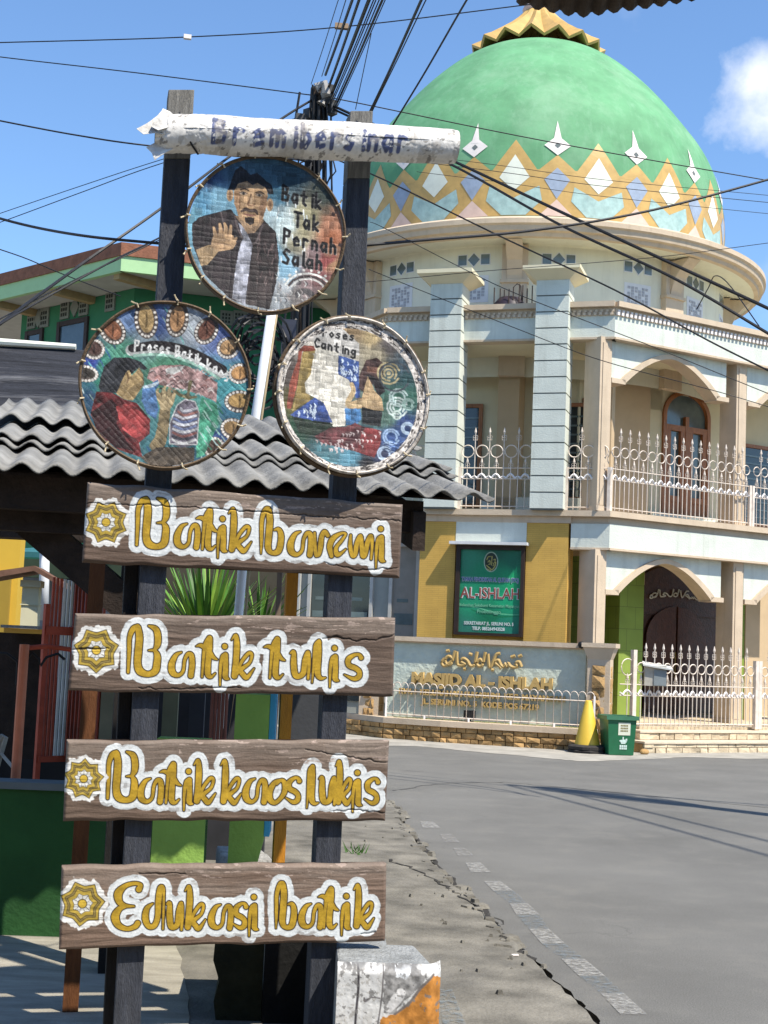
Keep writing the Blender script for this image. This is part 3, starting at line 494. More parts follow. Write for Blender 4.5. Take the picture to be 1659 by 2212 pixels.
    cv.poly([(770, 1080), (870, 1080), (860, 1300), (840, 1420), (810, 1520), (740, 1500), (690, 1440), (740, 1360), (760, 1250)], (.24, .18, .085), .35, 10, 50); cv.poly([(730, 950), (800, 900), (910, 930), (900, 1010), (860, 1090), (780, 1080)], (.34, .26, .13), .3, 11)
    for p in ([(760, 960, 18), (740, 920, 14), (745, 890, 9)], [(800, 950, 20), (800, 890, 16), (810, 860, 10)], [(845, 950, 20), (850, 900, 15), (850, 870, 9)], [(885, 970, 18), (900, 920, 13), (895, 890, 8)]): cv.stroke(p, (.36, .28, .14))
    for p in ([(780, 960, 3), (775, 900, 3)], [(825, 960, 3), (827, 890, 3)], [(868, 970, 3), (872, 910, 3)]): cv.stroke(p, (.12, .08, .04))
    cv.poly([(880, 1410), (870, 1210), (930, 1030), (1000, 970), (1090, 985), (1130, 1090), (1130, 1400)], (.16, .14, .18), .4, 12)
    for k, c in enumerate([(.42, .42, .46), (.30, .13, .11), (.45, .45, .48), (.10, .14, .28), (.46, .48, .52), (.13, .17, .30), (.40, .40, .42), (.24, .09, .08), (.06, .06, .08), (.45, .45, .45), (.10, .09, .12)]):
        y = 1050 + k * 34; cv.stroke([(905 + max(0, 60 - k * 22), y + 10, 11), (1000, y + 34 + (k % 2) * 8, 13), (1115, y, 10)], c)
    for p in ([(900, 900, 12), (950, 930, 14), (1030, 950, 16), (1100, 940, 10)], [(1040, 800, 18), (1030, 870, 14), (1020, 960, 10)]): cv.stroke(p, (.20, .17, .08))
    cv.stroke([(880, 1410, 5), (870, 1210, 5), (930, 1030, 5), (1000, 970, 5), (1090, 985, 5), (1135, 1090, 5), (1130, 1400, 5), (880, 1410, 5)], (.45, .45, .45), sm=False)
    cv.poly([(620, 1560), (760, 1450), (900, 1440), (1110, 1430), (1110, 1560), (900, 1640), (700, 1620)], (.085, .065, .045), .6, 13, 50)
    cv.stroke([(480, 540, 52), (700, 490, 58), (900, 500, 58), (1100, 560, 58), (1330, 690, 52)], (.5, .52, .5)); cv.stroke([(490, 520, 40), (700, 475, 46), (900, 485, 46), (1100, 545, 46), (1330, 660, 42)], (.035, .030, .032)); cv.stroke([(510, 590, 14), (700, 560, 12), (900, 575, 13), (1100, 640, 13), (1300, 750, 14)], (.32, .55, .45))
    word(cv, 'Proses Batik kaos', 512, 442, 57, 104, 8, (.66, .66, .64), -.12, .00046)
def paint_canting(cv):
    cv.seeds([(450, 330, (.52, .48, .42)), (800, 150, (.40, .27, .13)), (1000, 220, (.50, .38, .18)), (700, 400, (.45, .44, .42)), (1050, 400, (.38, .33, .22)), (1200, 300, (.15, .13, .13)), (1350, 600, (.03, .10, .11)), (1400, 800, (.04, .16, .12)), (1300, 500, (.07, .12, .16)), (1380, 1100, (.02, .06, .20)), (1250, 1250, (.02, .08, .26)), (1250, 900, (.05, .17, .12)), (1000, 1550, (.02, .02, .03)), (600, 1450, (.06, .20, .24)), (850, 1500, (.07, .26, .36)), (350, 1200, (.02, .09, .05)), (300, 1000, (.14, .12, .03)), (200, 700, (.10, .08, .07)), (500, 1200, (.02, .03, .02)), (1180, 1060, (.10, .20, .16)), (1150, 1450, (.03, .04, .10))], 4)
    cv.poly([(285, 410), (430, 400), (460, 450), (320, 470), (290, 800), (240, 1060), (195, 1060), (215, 800), (280, 560)], (.30, .07, .035), .4, 2)
    cv.poly([(325, 470), (460, 440), (430, 700), (420, 960), (330, 1010), (250, 1080), (290, 850)], (.30, .215, .055), .35, 3, 60)
    WHT = (.60, .57, .49)
    cv.poly([(460, 400), (680, 430), (690, 650), (780, 690), (860, 760), (800, 900), (780, 1170), (660, 1190), (600, 1100), (560, 950), (380, 880), (365, 780), (420, 680), (430, 560)], WHT, .25, 4, 50)
    for i in range(46): x = 400 + rng.random() * 380; y = 440 + rng.random() * 660; v = rng.random() < .5; cv.stroke([(x, y, 6), (x + (8 if v else 60), y + (60 if v else 6), 6)], random.choice([(.68, .66, .60), (.42, .39, .33), (.55, .52, .45)]), 8)
    cv.poly([(680, 460), (890, 500), (900, 700), (920, 860), (880, 880), (800, 700), (690, 650)], (.03, .09, .30), .4, 5); cv.poly([(230, 1120), (470, 915), (560, 960), (660, 1150), (500, 1150), (330, 1140)], (.025, .075, .28), .4, 6)
    for i in range(90):
        if i < 55: x, y = 700 + rng.random() * 190, 480 + rng.random() * 330; ok = y < 640 or x > 800
        else: x = 300 + rng.random() * 280; y = 960 + rng.random() * 140; ok = y > 1120 - (x - 250) * .75
        if ok: cv.stroke([(x, y, 4), (x + 12, y + 18, 6), (x + 4, y + 34, 3)], (.46, .55, .66), 6)
    cv.poly([(900, 640), (960, 480), (1060, 445), (1130, 490), (1140, 640), (1060, 700), (940, 800), (905, 780)], (.10, .055, .05), .4, 7); cv.poly([(970, 540), (1090, 545), (1095, 600), (980, 600)], (.20, .09, .06), .2, 8)
    cv.poly([(950, 640), (1000, 620), (1130, 680), (1165, 780), (1100, 840), (1040, 720), (990, 650)], (.035, .030, .034), .4, 9)
    cv.poly([(950, 800), (985, 640), (1030, 720), (1060, 780), (1140, 860), (1155, 980), (1080, 990), (960, 970), (820, 990), (770, 960), (830, 920), (940, 870)], (.48, .33, .16), .3, 10, 50)
    cv.stroke([(830, 740, 22), (850, 800, 24), (830, 860, 26), (800, 930, 26), (830, 965, 24), (940, 925, 26), (1010, 900, 28)], (.50, .36, .18)); cv.stroke([(880, 880, 3), (940, 870, 4), (1000, 860, 3)], SKD); cv.stroke([(950, 780, 3), (960, 820, 4), (1000, 830, 3)], SKD)
    cv.poly([(770, 990), (930, 980), (940, 1080), (900, 1140), (790, 1160)], (.03, .17, .38), .4, 11); cv.poly([(940, 960), (1150, 990), (1130, 1150), (950, 1130)], (.025, .028, .032), .4, 12)
    cv.poly([(250, 1130), (480, 1150), (660, 1160), (640, 1220), (440, 1300), (330, 1290)], (.022, .040, .024), .5, 13)
    cv.poly([(480, 1310), (640, 1200), (780, 1180), (880, 1130), (960, 1160), (1140, 1190), (1140, 1320), (1080, 1470), (880, 1420), (700, 1390), (560, 1370)], (.17, .045, .05), .5, 14)
    cv.poly([(960, 1160), (1130, 1180), (1130, 1330), (1080, 1460), (900, 1430)], (.24, .03, .032), .4, 15); cv.poly([(900, 1160), (985, 1170), (870, 1330), (800, 1390), (760, 1360)], (.09, .025, .03), .3, 16)
    for i in range(70): x = 490 + rng.random() * 630; y = 1190 + rng.random() * 240; cv.stroke([(x, y, 4), (x + 14, y + 6, 7), (x + 10, y + 26, 3)], (.52, .42, .41), 6) if abs(y - (1420 - (x - 500) * .33)) < 95 else 0
    def swirl(x, y, r, c, n=3, w=9):
        for k in range(n): rr_ = r * (1 - k * .3); cv.stroke([(x + rr_ * math.cos(q), y + rr_ * math.sin(q), w) for q in np.linspace(.4 + k, 5.9 + k, 12)], c, sm=False)
    for x, y, r, c, n in ((1190, 590, 110, (.42, .35, .18), 4), (1290, 930, 100, (.42, .50, .48), 3), (1300, 830, 90, (.34, .45, .44), 2), (1400, 1140, 60, (.30, .40, .52), 2), (1400, 890, 55, (.25, .40, .36), 2), (1240, 1240, 80, (.25, .38, .58), 2), (1180, 1420, 70, (.34, .45, .60), 2), (1250, 620, 150, (.07, .09, .11), 1), (1290, 1010, 40, (.45, .55, .5), 1)): swirl(x, y, r, c, n)
    for i in range(28): y = 1290 + (i % 7) * 30; x = 1130 + rng.random() * 260; cv.stroke([(x, y, 3), (x + 45, y - 14, 5), (x + 90, y + 4, 3)], random.choice([(.10, .22, .48), (.30, .42, .60), (.02, .05, .14)]), 7)
    cv.poly([(400, 235), (700, 190), (880, 320), (890, 440), (700, 430), (440, 390)], (.52, .50, .47), .2, 18)
    word(cv, 'Proses', 440, 205, 68, 82, 9, (.03, .03, .032), .02); word(cv, 'Canting', 440, 318, 66, 88, 10, (.03, .03, .032), .10)
    rr_ = np.hypot((cv.X - 822) / 735, (cv.Y - 880) / 775); th = np.arctan2(cv.Y - 880, cv.X - 822)
    band = (rr_ > .905).astype(float); cv.fill(band, (.55, .51, .47), .3, 21)
    cv.fill(band * (fbm(th * 300, rr_ * 900, 16, 23) > .56) * .9, (.06, .045, .04))
tray('woven_tray', 'uppermost round woven tray painted with a man in a dark jacket raising his hand', 575, 505, (168, 168), 10, .045, 700, 600, .42194, paint_man, 'basket', M_BAMBOO, .022, 15, 31)
tray('woven_tray', 'round woven tray painted with a red shirted figure and a ring of brown leaves', 358, 830, (174, 178), 10, .05, 320, 1180, .42194, paint_kaos, 'herring', M_BAMBOO, .018, 13, 37)
tray('woven_tray', 'round woven tray with a whitewashed rim painted with a woman waxing cloth', 765, 854, (156, 166), 19, .075, 1080, 1240, .39783, paint_canting, 'basket', M_BAMBOOW, .05, 16, 41)
# ================================================================== rolled banner tied across the posts
rb = thing('rolled_banner', 'rolled white vinyl banner with peeling blue letters tied across the two posts', 'banner', tuple(SG.on(690, 303, .05)))
N1, N2 = 420, 120
s_, w_ = np.meshgrid(np.linspace(0, 1, N1), np.linspace(0, 2 * math.pi, N2), indexing='ij')
ax = np.linspace(0, 1, N1); xp = 335 + ax * 650; yc = np.interp(xp, [335, 420, 700, 985], [290, 291, 303, 318]); hr = np.interp(xp, [335, 360, 425, 700, 975, 985], [22, 40, 42, 41, 37, 35])
cen = SG.on(xp, yc, .055); dd = (cen - EYEV) @ fw; rad = hr * dd / F
crk = fbm(s_ * 900, w_ * 60, 46, 61, 5); big = fbm(s_ * 900, w_ * 60, 140, 62, 3)
amp = np.interp(xp, [335, 430, 600, 985], [.022, .012, .009, .006])
dent = (1 - 2 * np.abs(crk - .5) * 2)
rr = rad[:, None] + (big - .5) * amp[:, None] * 1.3 - np.clip(dent - .7, 0, 1) * amp[:, None] * .8
radial = np.sin(w_)[..., None] * np.array([0, 0, 1.0]) + np.cos(w_)[..., None] * SG.n
V = cen[:, None, :] + rr[..., None] * radial
# letters: unrolled banner coordinates in the traced pixels
PXg = xp[:, None] + 0 * w_; PYg = yc[:, None] - hr[:, None] * np.sin(w_)
cv = Canvas(PXg, PYg, (.72, .70, .66)); cv.c *= (.86 + .24 * big)[..., None]
front = np.cos(w_) > -.05
base_y = lambda x: 270 + (x - 455) * .045
for t, x0, w0 in (('Bremi', 458, 41), ('bersinar', 645, 31.5)):
    q = Canvas(PXg, PYg, (0, 0, 0)); word(q, t, x0, base_y(x0), w0, 49, 4.5, (1, 1, 1), .045, e=1.2)
    peel = fbm(PXg, PYg, 9, 71, 4) + .25 * (fbm(PXg, PYg * .5, 40, 72) - .5); hide = 1.0 if False else 0
    cv.fill(q.c[..., 0] * front * (peel > (.30 if x0 < 600 else .34)) * .95, (.06, .085, .21), .5, 5, 12)
cv.fill((fbm(PXg, PYg, 26, 75, 5) > .60) * .55, (.34, .31, .27)); cv.fill((fbm(PXg, PYg * 2, 12, 76, 4) > .70) * .7, (.10, .09, .08)); cv.fill(np.clip((np.abs(PXg - 610) < 45) * (fbm(PXg, PYg, 22, 77) - .3), 0, .6), (.20, .18, .16))
grid_mesh('vinyl_roll', V, cv.c, M_PAINTVINYL, rb)
cap = MB(); c0 = SG.on(985, 318.3, .055); cap.add([c0] + [c0 + 35 * dd[-1] / F * (math.sin(q) * np.array([0, 0, 1.0]) + math.cos(q) * SG.n) for q in np.linspace(0, 2 * math.pi, 25)[:-1]], [(0, k + 1, (k + 1) % 24 + 1) for k in range(24)]); cap.build('roll_end', mat('grey_vinyl', (.42, .41, .38), .7, .3, 20, .3), rb)
M_VIN = mat('torn_vinyl', (.62, .60, .56), .6, .3, 18, .5, 30, dirt=.5, dcol=(.25, .22, .19))
def flap(poly, name='torn_flap'):
    b = MB(); pts = [SG.on(x, y, o) for x, y, o in poly]; b.prism(pts, -SG.n * .003); ob = b.build(name, M_VIN, rb)
    ob.modifiers.new('s', 'SOLIDIFY').thickness = .002; return ob
flap([(295, 278, .10), (318, 266, .09), (345, 246, .06), (352, 234, .05), (368, 241, .05), (392, 262, .08), (402, 281, .10), (372, 292, .12), (335, 287, .11), (310, 290, .11)])
flap([(352, 236, .10), (366, 243, .105), (378, 258, .115), (366, 274, .125), (342, 281, .13), (326, 273, .12), (336, 254, .11)])
flap([(338, 306, .06), (382, 310, .08), (372, 322, .09), (350, 334, .09), (334, 346, .08), (328, 330, .07), (316, 318, .06)])
tie = MB()
for pts in ([(388, 244, .02), (396, 268, .105), (404, 291, .11), (415, 314, .10), (428, 333, .06)], [(412, 246, .0), (416, 268, .09), (408, 290, .11), (400, 318, .08)], [(770, 262, .02), (786, 280, .105), (795, 305, .11), (798, 330, .09), (801, 343, .05)], [(805, 270, .02), (801, 290, .10), (797, 318, .10)]):
    tie.tube([SG.on(x, y, o) for x, y, o in pts], .004, 5)
tie.build('tie_wire', M_WIRE, rb)
# ================================================================== materials of the place
M_BLUEW = mat('pale_blue_plaster', (.575, .605, .54), .85, .07, 3, .25, 40, dirt=.3, dcol=(.44, .46, .40), streak=.45, scol=(.33, .33, .28))
M_BEIGE = mat('beige_plaster', (.53, .425, .31), .85, .08, 3, .2, 40, dirt=.3, dcol=(.38, .31, .22), streak=.4, scol=(.27, .21, .14))
M_CREAM = mat('cream_plaster', (.66, .60, .42), .85, .05, 3, .1, 60, dirt=.1, dcol=(.5, .44, .3))
M_DRUM = mat('pale_cream_plaster', (.66, .65, .54), .85, .05, 2.5, .1, 50, dirt=.2, dcol=(.5, .48, .4), streak=.35, scol=(.40, .38, .30))
M_TAN = mat('tan_plaster', (.50, .38, .24), .85, .06, 3)
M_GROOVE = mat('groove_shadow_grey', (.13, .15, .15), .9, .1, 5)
M_YELB = None
def brick_mat(name, c1, c2, mortar, sc, bw=.5, rh=.12, ms=.012, bump=.5):
    m = bpy.data.materials.new(name); m.use_nodes = True; t = m.node_tree; b = t.nodes['Principled BSDF']; l = t.links.new
    uv = t.nodes.new('ShaderNodeUVMap'); bt = t.nodes.new('ShaderNodeTexBrick'); bt.inputs['Scale'].default_value = sc; bt.inputs['Color1'].default_value = c1 + (1,); bt.inputs['Color2'].default_value = c2 + (1,); bt.inputs['Mortar'].default_value = mortar + (1,)
    bt.inputs['Mortar Size'].default_value = ms; bt.inputs['Brick Width'].default_value = bw; bt.inputs['Row Height'].default_value = rh; l(uv.outputs[0], bt.inputs['Vector'])
    n = t.nodes.new('ShaderNodeTexNoise'); n.inputs['Scale'].default_value = 2.5; n.inputs['Detail'].default_value = 6; l(uv.outputs[0], n.inputs['Vector'])
    r = t.nodes.new('ShaderNodeMapRange'); r.inputs[3].default_value = .72; r.inputs[4].default_value = 1.22; l(n.outputs['Fac'], r.inputs[0])
    mu = t.nodes.new('ShaderNodeVectorMath'); mu.operation = 'SCALE'; l(bt.outputs['Color'], mu.inputs[0]); l(r.outputs[0], mu.inputs['Scale']); l(mu.outputs[0], b.inputs['Base Color'])
    bp = t.nodes.new('ShaderNodeBump'); bp.inputs['Strength'].default_value = bump; bp.inputs['Distance'].default_value = .01; bp.invert = True; l(bt.outputs['Fac'], bp.inputs['Height']); l(bp.outputs[0], b.inputs['Normal'])
    b.inputs['Roughness'].default_value = .8; return m
M_YELB = brick_mat('yellow_brick_cladding', (.57, .35, .075), (.54, .33, .068), (.43, .26, .055), 1.0, .22, .034, .003, .2)
M_GREENT = brick_mat('green_wall_tile', (.20, .28, .045), (.19, .265, .04), (.12, .16, .03), 1.0, .4, .4, .006, .2)
def wall_uv(o, fr):
    me = o.data; uvl = me.uv_layers.new(name='UVMap'); off = np.array(o.matrix_world.translation) if False else np.array(worldloc(o))
    for p in me.polygons:
        nrm = np.array(p.normal); side = abs(nrm @ fr.n) < .7
        for li in p.loop_indices:
            q = np.array(me.vertices[me.loops[li].vertex_index].co) - fr.A
            uvl.data[li].uv = ((q @ fr.n) if side else (q @ fr.d), q[2])
    return o
M_GOLD = mat('gold_paint', (.50, .32, .10), .45, .16, 4, .1, 40, spec=.45, dirt=.25, dcol=(.32, .19, .06))
M_GREEN = mat('dome_green_paint', (.12, .305, .155), .75, .18, 1.6, .2, 9, spec=.2, dirt=.7, dcol=(.24, .41, .26), streak=.5, scol=(.22, .41, .26))
M_TEAL = mat('teal_tile', (.33, .47, .45), .6, .2, 7, dirt=.3, dcol=(.15, .35, .37)); M_LILAC = mat('blue_grey_tile', (.28, .34, .44), .6, .15, 6); M_PINK = mat('pink_tile', (.62, .46, .39), .7, .1, 6); M_OFFW = mat('white_tile', (.68, .70, .60), .6, .08, 6); M_WHITEP = mat('pale_pink_white_paint', (.72, .66, .62), .7, .08, 6)
M_GLASSD = mat('dark_window_glass', (.018, .024, .028), .08, .3, 2, spec=.8)
M_GLASSG = mat('grey_green_glass', (.10, .13, .13), .12, .3, 3, spec=.8)
M_DOORW = mat('reddish_varnished_wood', (.30, .112, .034), .4, .3, 8, .15, 50, spec=.5, stretch=(5, 5, .6))
M_DARKW = mat('dark_carved_wood', (.060, .022, .012), .4, .35, 10, .5, 30, spec=.5)
M_IRON = mat('cream_painted_iron', (.64, .56, .48), .55, .15, 10, spec=.35, dirt=.4, dcol=(.36, .24, .15))
M_IRONW = mat('white_painted_iron', (.76, .73, .72), .5, .06, 10, spec=.4)
M_STONE = mat('honey_split_stone', (.36, .225, .095), .9, .45, 3.1, .9, 18, dirt=.5, dcol=(.20, .12, .055))
M_STONEP = mat('pale_split_stone', (.52, .43, .30), .9, .3, 3.3, .8, 18, dirt=.35, dcol=(.34, .26, .16))
M_LATT = mat('grey_lattice', (.36, .37, .41), .8, .25, 18); M_FRAMEL = mat('lavender_frame', (.62, .63, .66), .8, .05, 8)
M_BLACK = mat('matt_black', (.012, .012, .013), .6, .2, 10)
def wall_bits(b, fr, u0, u1, o, z0, z1, hole, mi=0):   # wall with one opening
    hu0, hu1, hz0, hz1 = hole
    b.fb(fr, u0, hu0, o - .15, o, z0, z1, mi); b.fb(fr, hu1, u1, o - .15, o, z0, z1, mi); b.fb(fr, hu0, hu1, o - .15, o, hz1, z1, mi)
    if hz0 > z0: b.fb(fr, hu0, hu1, o - .15, o, z0, hz0, mi)
# ================================================================== mosque
CEN = np.array([2.96, 29.6, 0])
mosque = thing('mosque', 'two storey corner mosque with a green dome banded in gold and a white railed balcony', 'mosque', tuple(CEN))
DZ = 9.60
PROF = [(4.10, 0), (4.10, .9), (4.06, 1.4), (3.98, 1.75), (3.86, 2.1), (3.66, 2.5), (3.28, 3.02), (2.94, 3.46), (2.54, 3.92), (2.06, 4.38), (1.72, 4.64), (1.30, 4.88), (.9, 5.02), (.01, 5.12)]
PZ = [p[1] for p in PROF]; PR = [p[0] for p in PROF]
dz = np.concatenate([np.linspace(0, 5.2, 60), np.linspace(5.25, 5.55, 8)]); NPH = 160
b = MB(); ph = np.linspace(0, 2 * math.pi, NPH, endpoint=False); rs = np.interp(dz, PZ, PR)
# smooth profile
rs = np.convolve(np.pad(rs, 2, 'edge'), np.ones(5) / 5, 'valid'); rs[-1] = .01
b.lathe(list(zip(rs, dz)), (CEN[0], CEN[1], DZ), NPH); dome = b.build('dome', M_GREEN, mosque, smooth=True)
def dome_pt(a, z, e):    # a = degrees to the right of the point facing the camera
    w = math.radians(a - 90 - 5.7); r = float(np.interp(z, dz, rs)); sl = -(np.interp(z + .05, dz, rs) - np.interp(z - .05, dz, rs)) / .1
    k = math.hypot(1, sl); r += e / k; return (CEN[0] + r * math.cos(w), CEN[1] + r * math.sin(w), DZ + z + e * sl / k)
orn = MB()
def dpoly(pts, mi, e):
    """convex polygon of (deg, z): thin raised paint on the dome, subdivided to follow it"""
    n = 5; c = np.mean(pts, 0)
    for i in range(len(pts)):
        a, b_ = np.array(pts[i]), np.array(pts[(i + 1) % len(pts)]); vs = []; idx = {}
        for p in range(n + 1):
            for q in range(n + 1 - p): idx[p, q] = len(vs); w = c + (a - c) * p / n + (b_ - c) * q / n; vs.append(dome_pt(w[0], w[1] * 1.07 + .07, e * .55))
        fs = []
        for p in range(n):
            for q in range(n - p):
                fs.append((idx[p, q], idx[p + 1, q], idx[p, q + 1]))
                if p + q < n - 1: fs.append((idx[p + 1, q], idx[p + 1, q + 1], idx[p, q + 1]))
        orn.add(vs, fs, mi)
def dstrip(pts, hw, mi, e):
    for (a0, z0), (a1, z1) in zip(pts[:-1], pts[1:]):
        da, dzz = (a1 - a0) * .0725, z1 - z0; l_ = math.hypot(da, dzz); na, nz_ = -dzz / l_ * hw / .0725, da / l_ * hw
        dpoly([(a0 - na, z0 - nz_), (a1 - na, z1 - nz_), (a1 + na, z1 + nz_), (a0 + na, z0 + nz_)], mi, e)
for k in range(16):
    o = 6.3 + 22.5 * k; t = o + 11.25            # o: spire axis, t: tall peak axis
    dpoly([(t, 1.43), (t - 5.9, .86), (t - 11.25, .86), (t - 11.25, .02), (t + 11.25, .02), (t + 11.25, .86), (t + 5.9, .86)], 0, .012)
    dpoly([(o, 1.14), (o - 5.4, .82), (o + 5.4, .82)], 0, .014)
    dpoly([(t, 1.14), (t - 4.0, .72), (t, .47), (t + 4.0, .72)], 1, .020)
    dpoly([(t - 6.6, .56), (t - 7.4, .30), (t - 3.2, .03), (t + .01, .03), (t + .01, .34)], 2, .021); dpoly([(t + 6.6, .56), (t + 7.4, .30), (t + 3.2, .03), (t - .01, .03), (t - .01, .34)], 2, .0215)
    dpoly([(o, .90), (o - 3.4, .68), (o, .33), (o + 3.4, .68)], 3, .022)
    dpoly([(o, .32), (o - 4.6, .02), (o + 4.6, .02)], 4, .024)
    dpoly([(o, 1.52), (o - 3.6, 1.32), (o, 1.13), (o + 3.6, 1.32)], 5, .026); dpoly([(o, 1.82), (o - 1.2, 1.40), (o + 1.2, 1.40)], 5, .030)
    dpoly([(o, 1.375), (o - .85, 1.32), (o, 1.265), (o + .85, 1.32)], 6, .034)
orn.build('dome_band', [M_GOLD, M_OFFW, M_TEAL, M_LILAC, M_PINK, M_WHITEP, M_GROOVE], mosque)
# lotus crown and finial
b = MB(); npet = 16
vs = []; fs = []; n = npet * 8
prof = [(1.40, 4.98, 1), (1.22, 5.10, .85), (.95, 5.33, .6), (.70, 5.54, .45), (.50, 5.74, .3), (.38, 5.90, .15), (.33, 5.98, 0)]
for r, z, am in prof:
    for q in range(n):
        w = 2 * math.pi * q / n; lob = abs(((q / 8 + .5) % 1.0) - .5) * 2
        vs.append((CEN[0] + (r + .10 * am * lob) * math.cos(w), CEN[1] + (r + .10 * am * lob) * math.sin(w), DZ + z + am * .17 * (lob - .4)))
for i in range(len(prof) - 1):
    for q in range(n): fs.append((i * n + q, i * n + (q + 1) % n, (i + 1) * n + (q + 1) % n, (i + 1) * n + q))
b.add(vs, fs); cr = b.build('lotus_crown', M_GOLD, mosque); cr.modifiers.new('s', 'SOLIDIFY').thickness = .06
b = MB(); b.lathe([(.32, 5.98), (.36, 6.05), (.30, 6.2), (.12, 6.32), (.06, 6.42), (.10, 6.5), (.05, 6.6), (.02, 6.85), (.001, 6.9)], (CEN[0], CEN[1], DZ), 24); b.build('finial', M_PINK, mosque, smooth=True)
# eave ring and drum
EZ = 9.95
b = MB(); b.lathe([(4.05, 9.66), (4.3, 9.62), (4.34, 9.54), (4.83, 9.45), (4.96, 9.38), (4.96, 9.29), (4.92, 9.26), (4.90, 9.17), (4.83, 9.15), (4.81, 9.08), (4.72, 9.07)], (CEN[0], CEN[1], 0), 128); b.build('eave_ring', M_BEIGE, mosque, smooth=False)
b = MB(); b.lathe([(4.74, 9.075), (4.5, 9.10), (4.12, 9.12), (4.10, 9.10), (4.10, 6.6)], (CEN[0], CEN[1], 0), 128); drum = b.build('drum_wall', M_DRUM, mosque, smooth=False)
def cyl(a, r, z): w = math.radians(a - 95.7); return np.array([CEN[0] + r * math.cos(w), CEN[1] + r * math.sin(w), z])
def cyl_box(b, a0, a1, r0, r1, z0, z1, mi=0, n=4):
    for k in range(n):
        p, q = a0 + (a1 - a0) * k / n, a0 + (a1 - a0) * (k + 1) / n
        b.hexa([cyl(p, r1, z0), cyl(q, r1, z0), cyl(q, r0, z0), cyl(p, r0, z0), cyl(p, r1, z1), cyl(q, r1, z1), cyl(q, r0, z1), cyl(p, r0, z1)], mi)
for k in range(-2, 5):
    a = -3.9 + 45 * (k - 1) + 45; b = MB(); cyl_box(b, a - 3.3, a + 3.3, 4.08, 4.24, 6.6, 9.09)
    cyl_box(b, a - 3.6, a + 3.6, 4.08, 4.28, 8.36, 8.42)
    # curved bracket under the eave
    pr = [(4.22, 8.25), (4.27, 8.5), (4.38, 8.76), (4.56, 8.94), (4.72, 9.06), (4.22, 9.08)]
    for sgn in (-1, 1): pass
    L0 = [cyl(a - 1.9, r, z) for r, z in pr]; L1 = [cyl(a + 1.9, r, z) for r, z in pr]; m = len(pr)
    b.add(L0 + L1, [tuple(range(m))[::-1], tuple(range(m, 2 * m))] + [(i, (i + 1) % m, m + (i + 1) % m, m + i) for i in range(m)]); b.build('pilaster', M_BEIGE, mosque)
for k in range(-5, 7):
    a = 7.4 + 22.5 * (k - 1); root = None; b = MB(); zc = 8.86; d_ = 57.3 / 4.1
    for du, di in ((-.225, 0), (.225, 0)):
        cyl_box(b, a + (du - .082) * d_, a + (du + .082) * d_, 4.07, 4.115, zc - .095, zc + .095, 1, 1); cyl_box(b, a + (du - .098) * d_, a + (du + .098) * d_, 4.07, 4.108, zc - .112, zc + .112, 0, 1)
    for s_k, e, mi in ((.15, 4.108, 0), (.125, 4.115, 1)):
        pts = [cyl(a + x * d_, e, zc + z) for x, z in ((0, s_k), (-s_k * .92, 0), (0, -s_k), (s_k * .92, 0))]; b.prism(pts, -np.array([math.cos(math.radians(a - 95.7)), math.sin(math.radians(a - 95.7)), 0]) * .05, mi)
    v = b.build('vent_window', [M_FRAMEL, M_GLASSG], mosque)
    b = MB(); w2 = .24; zc2 = 8.30
    cyl_box(b, a - (w2 + .06) * d_, a + (w2 + .06) * d_, 4.06, 4.108, zc2 - .27, zc2 + .25, 0, 3)
    for i in range(6):
        for j in range(7):
            u0 = -w2 + i * w2 / 3; z0 = zc2 - .215 + j * .058
            if (i + j * 2) % 5: cyl_box(b, a + (u0 + .012) * d_, a + (u0 + w2 / 3 - .012) * d_, 4.06, 4.116, z0 + .006, z0 + .052, 1, 1)
    b.build('lattice_window', [M_FRAMEL, M_LATT], mosque)
    b = MB(); pts = [cyl(a + (-11.25 + x) * 1, 4.112, 7.55 + z) for x, z in [(5.2 * math.cos(q), .46 * math.sin(q)) for q in np.linspace(0, math.pi, 14)]]
    b.prism(pts, -(pts[7] - CEN * np.array([1, 1, 0])) * np.array([1, 1, 0]) * .01, 0); b.build('arched_opening', M_GLASSD, mosque)
# ---- balcony level, facade one (toward the signs) and facade two (toward the right)
M_SIDE = Fr(tuple(F1.pt(-4.1, 0, 0)[:2]), -62)
def parapet(fr, u0, u1, dent):
    b = MB(); b.fb(fr, u0, u1, -.25, 0, 6.99, 7.37); b.build('parapet_fascia', M_BLUEW, mosque)
    b = MB(); b.fb(fr, u0, u1, -.24, .012, 7.37, 7.515); b.fb(fr, u0, u1, -.3, .10, 7.515, 7.61); b.fb(fr, u0, u1, -.24, .025, 6.955, 6.992); b.build('parapet_coping', M_BEIGE, mosque)
    b = MB(); n = int((u1 - u0) / .095)
    for i in range(n):
        u = u0 + (i + .5) * (u1 - u0) / n; b.fb(fr, u - .032, u + .02, .012, .05, 7.375, 7.425); b.fb(fr, u - .012, u + .035, .012, .045, 7.43, 7.47)
    b.build('dentil_frieze', M_WHITEP if dent else M_BEIGE, mosque)
parapet(F1, -4.1, 0, False); parapet(F2, 0, 6.5, True); parapet(M_SIDE, -4, 0, False)
b = MB(); b.prism([F1.pt(-4.1, -.2, 0), F1.pt(0, -.2, 0), F2.pt(6.5, -.2, 0), F2.pt(6.5, -9, 0), F1.pt(-4.1, -9, 0)], (0, 0, .12)); sl = b.build('roof_slab', M_CREAM, mosque); sl.location.z += 6.97
b = MB(); b.prism([F1.pt(-4.6, .1, 0), F1.pt(.02, .1, 0), F2.pt(6.5, .08, 0), F2.pt(6.5, -9, 0), F1.pt(-4.6, -9, 0)], (0, 0, .10)); sl = b.build('balcony_slab', M_BEIGE, mosque); sl.location.z += 3.86
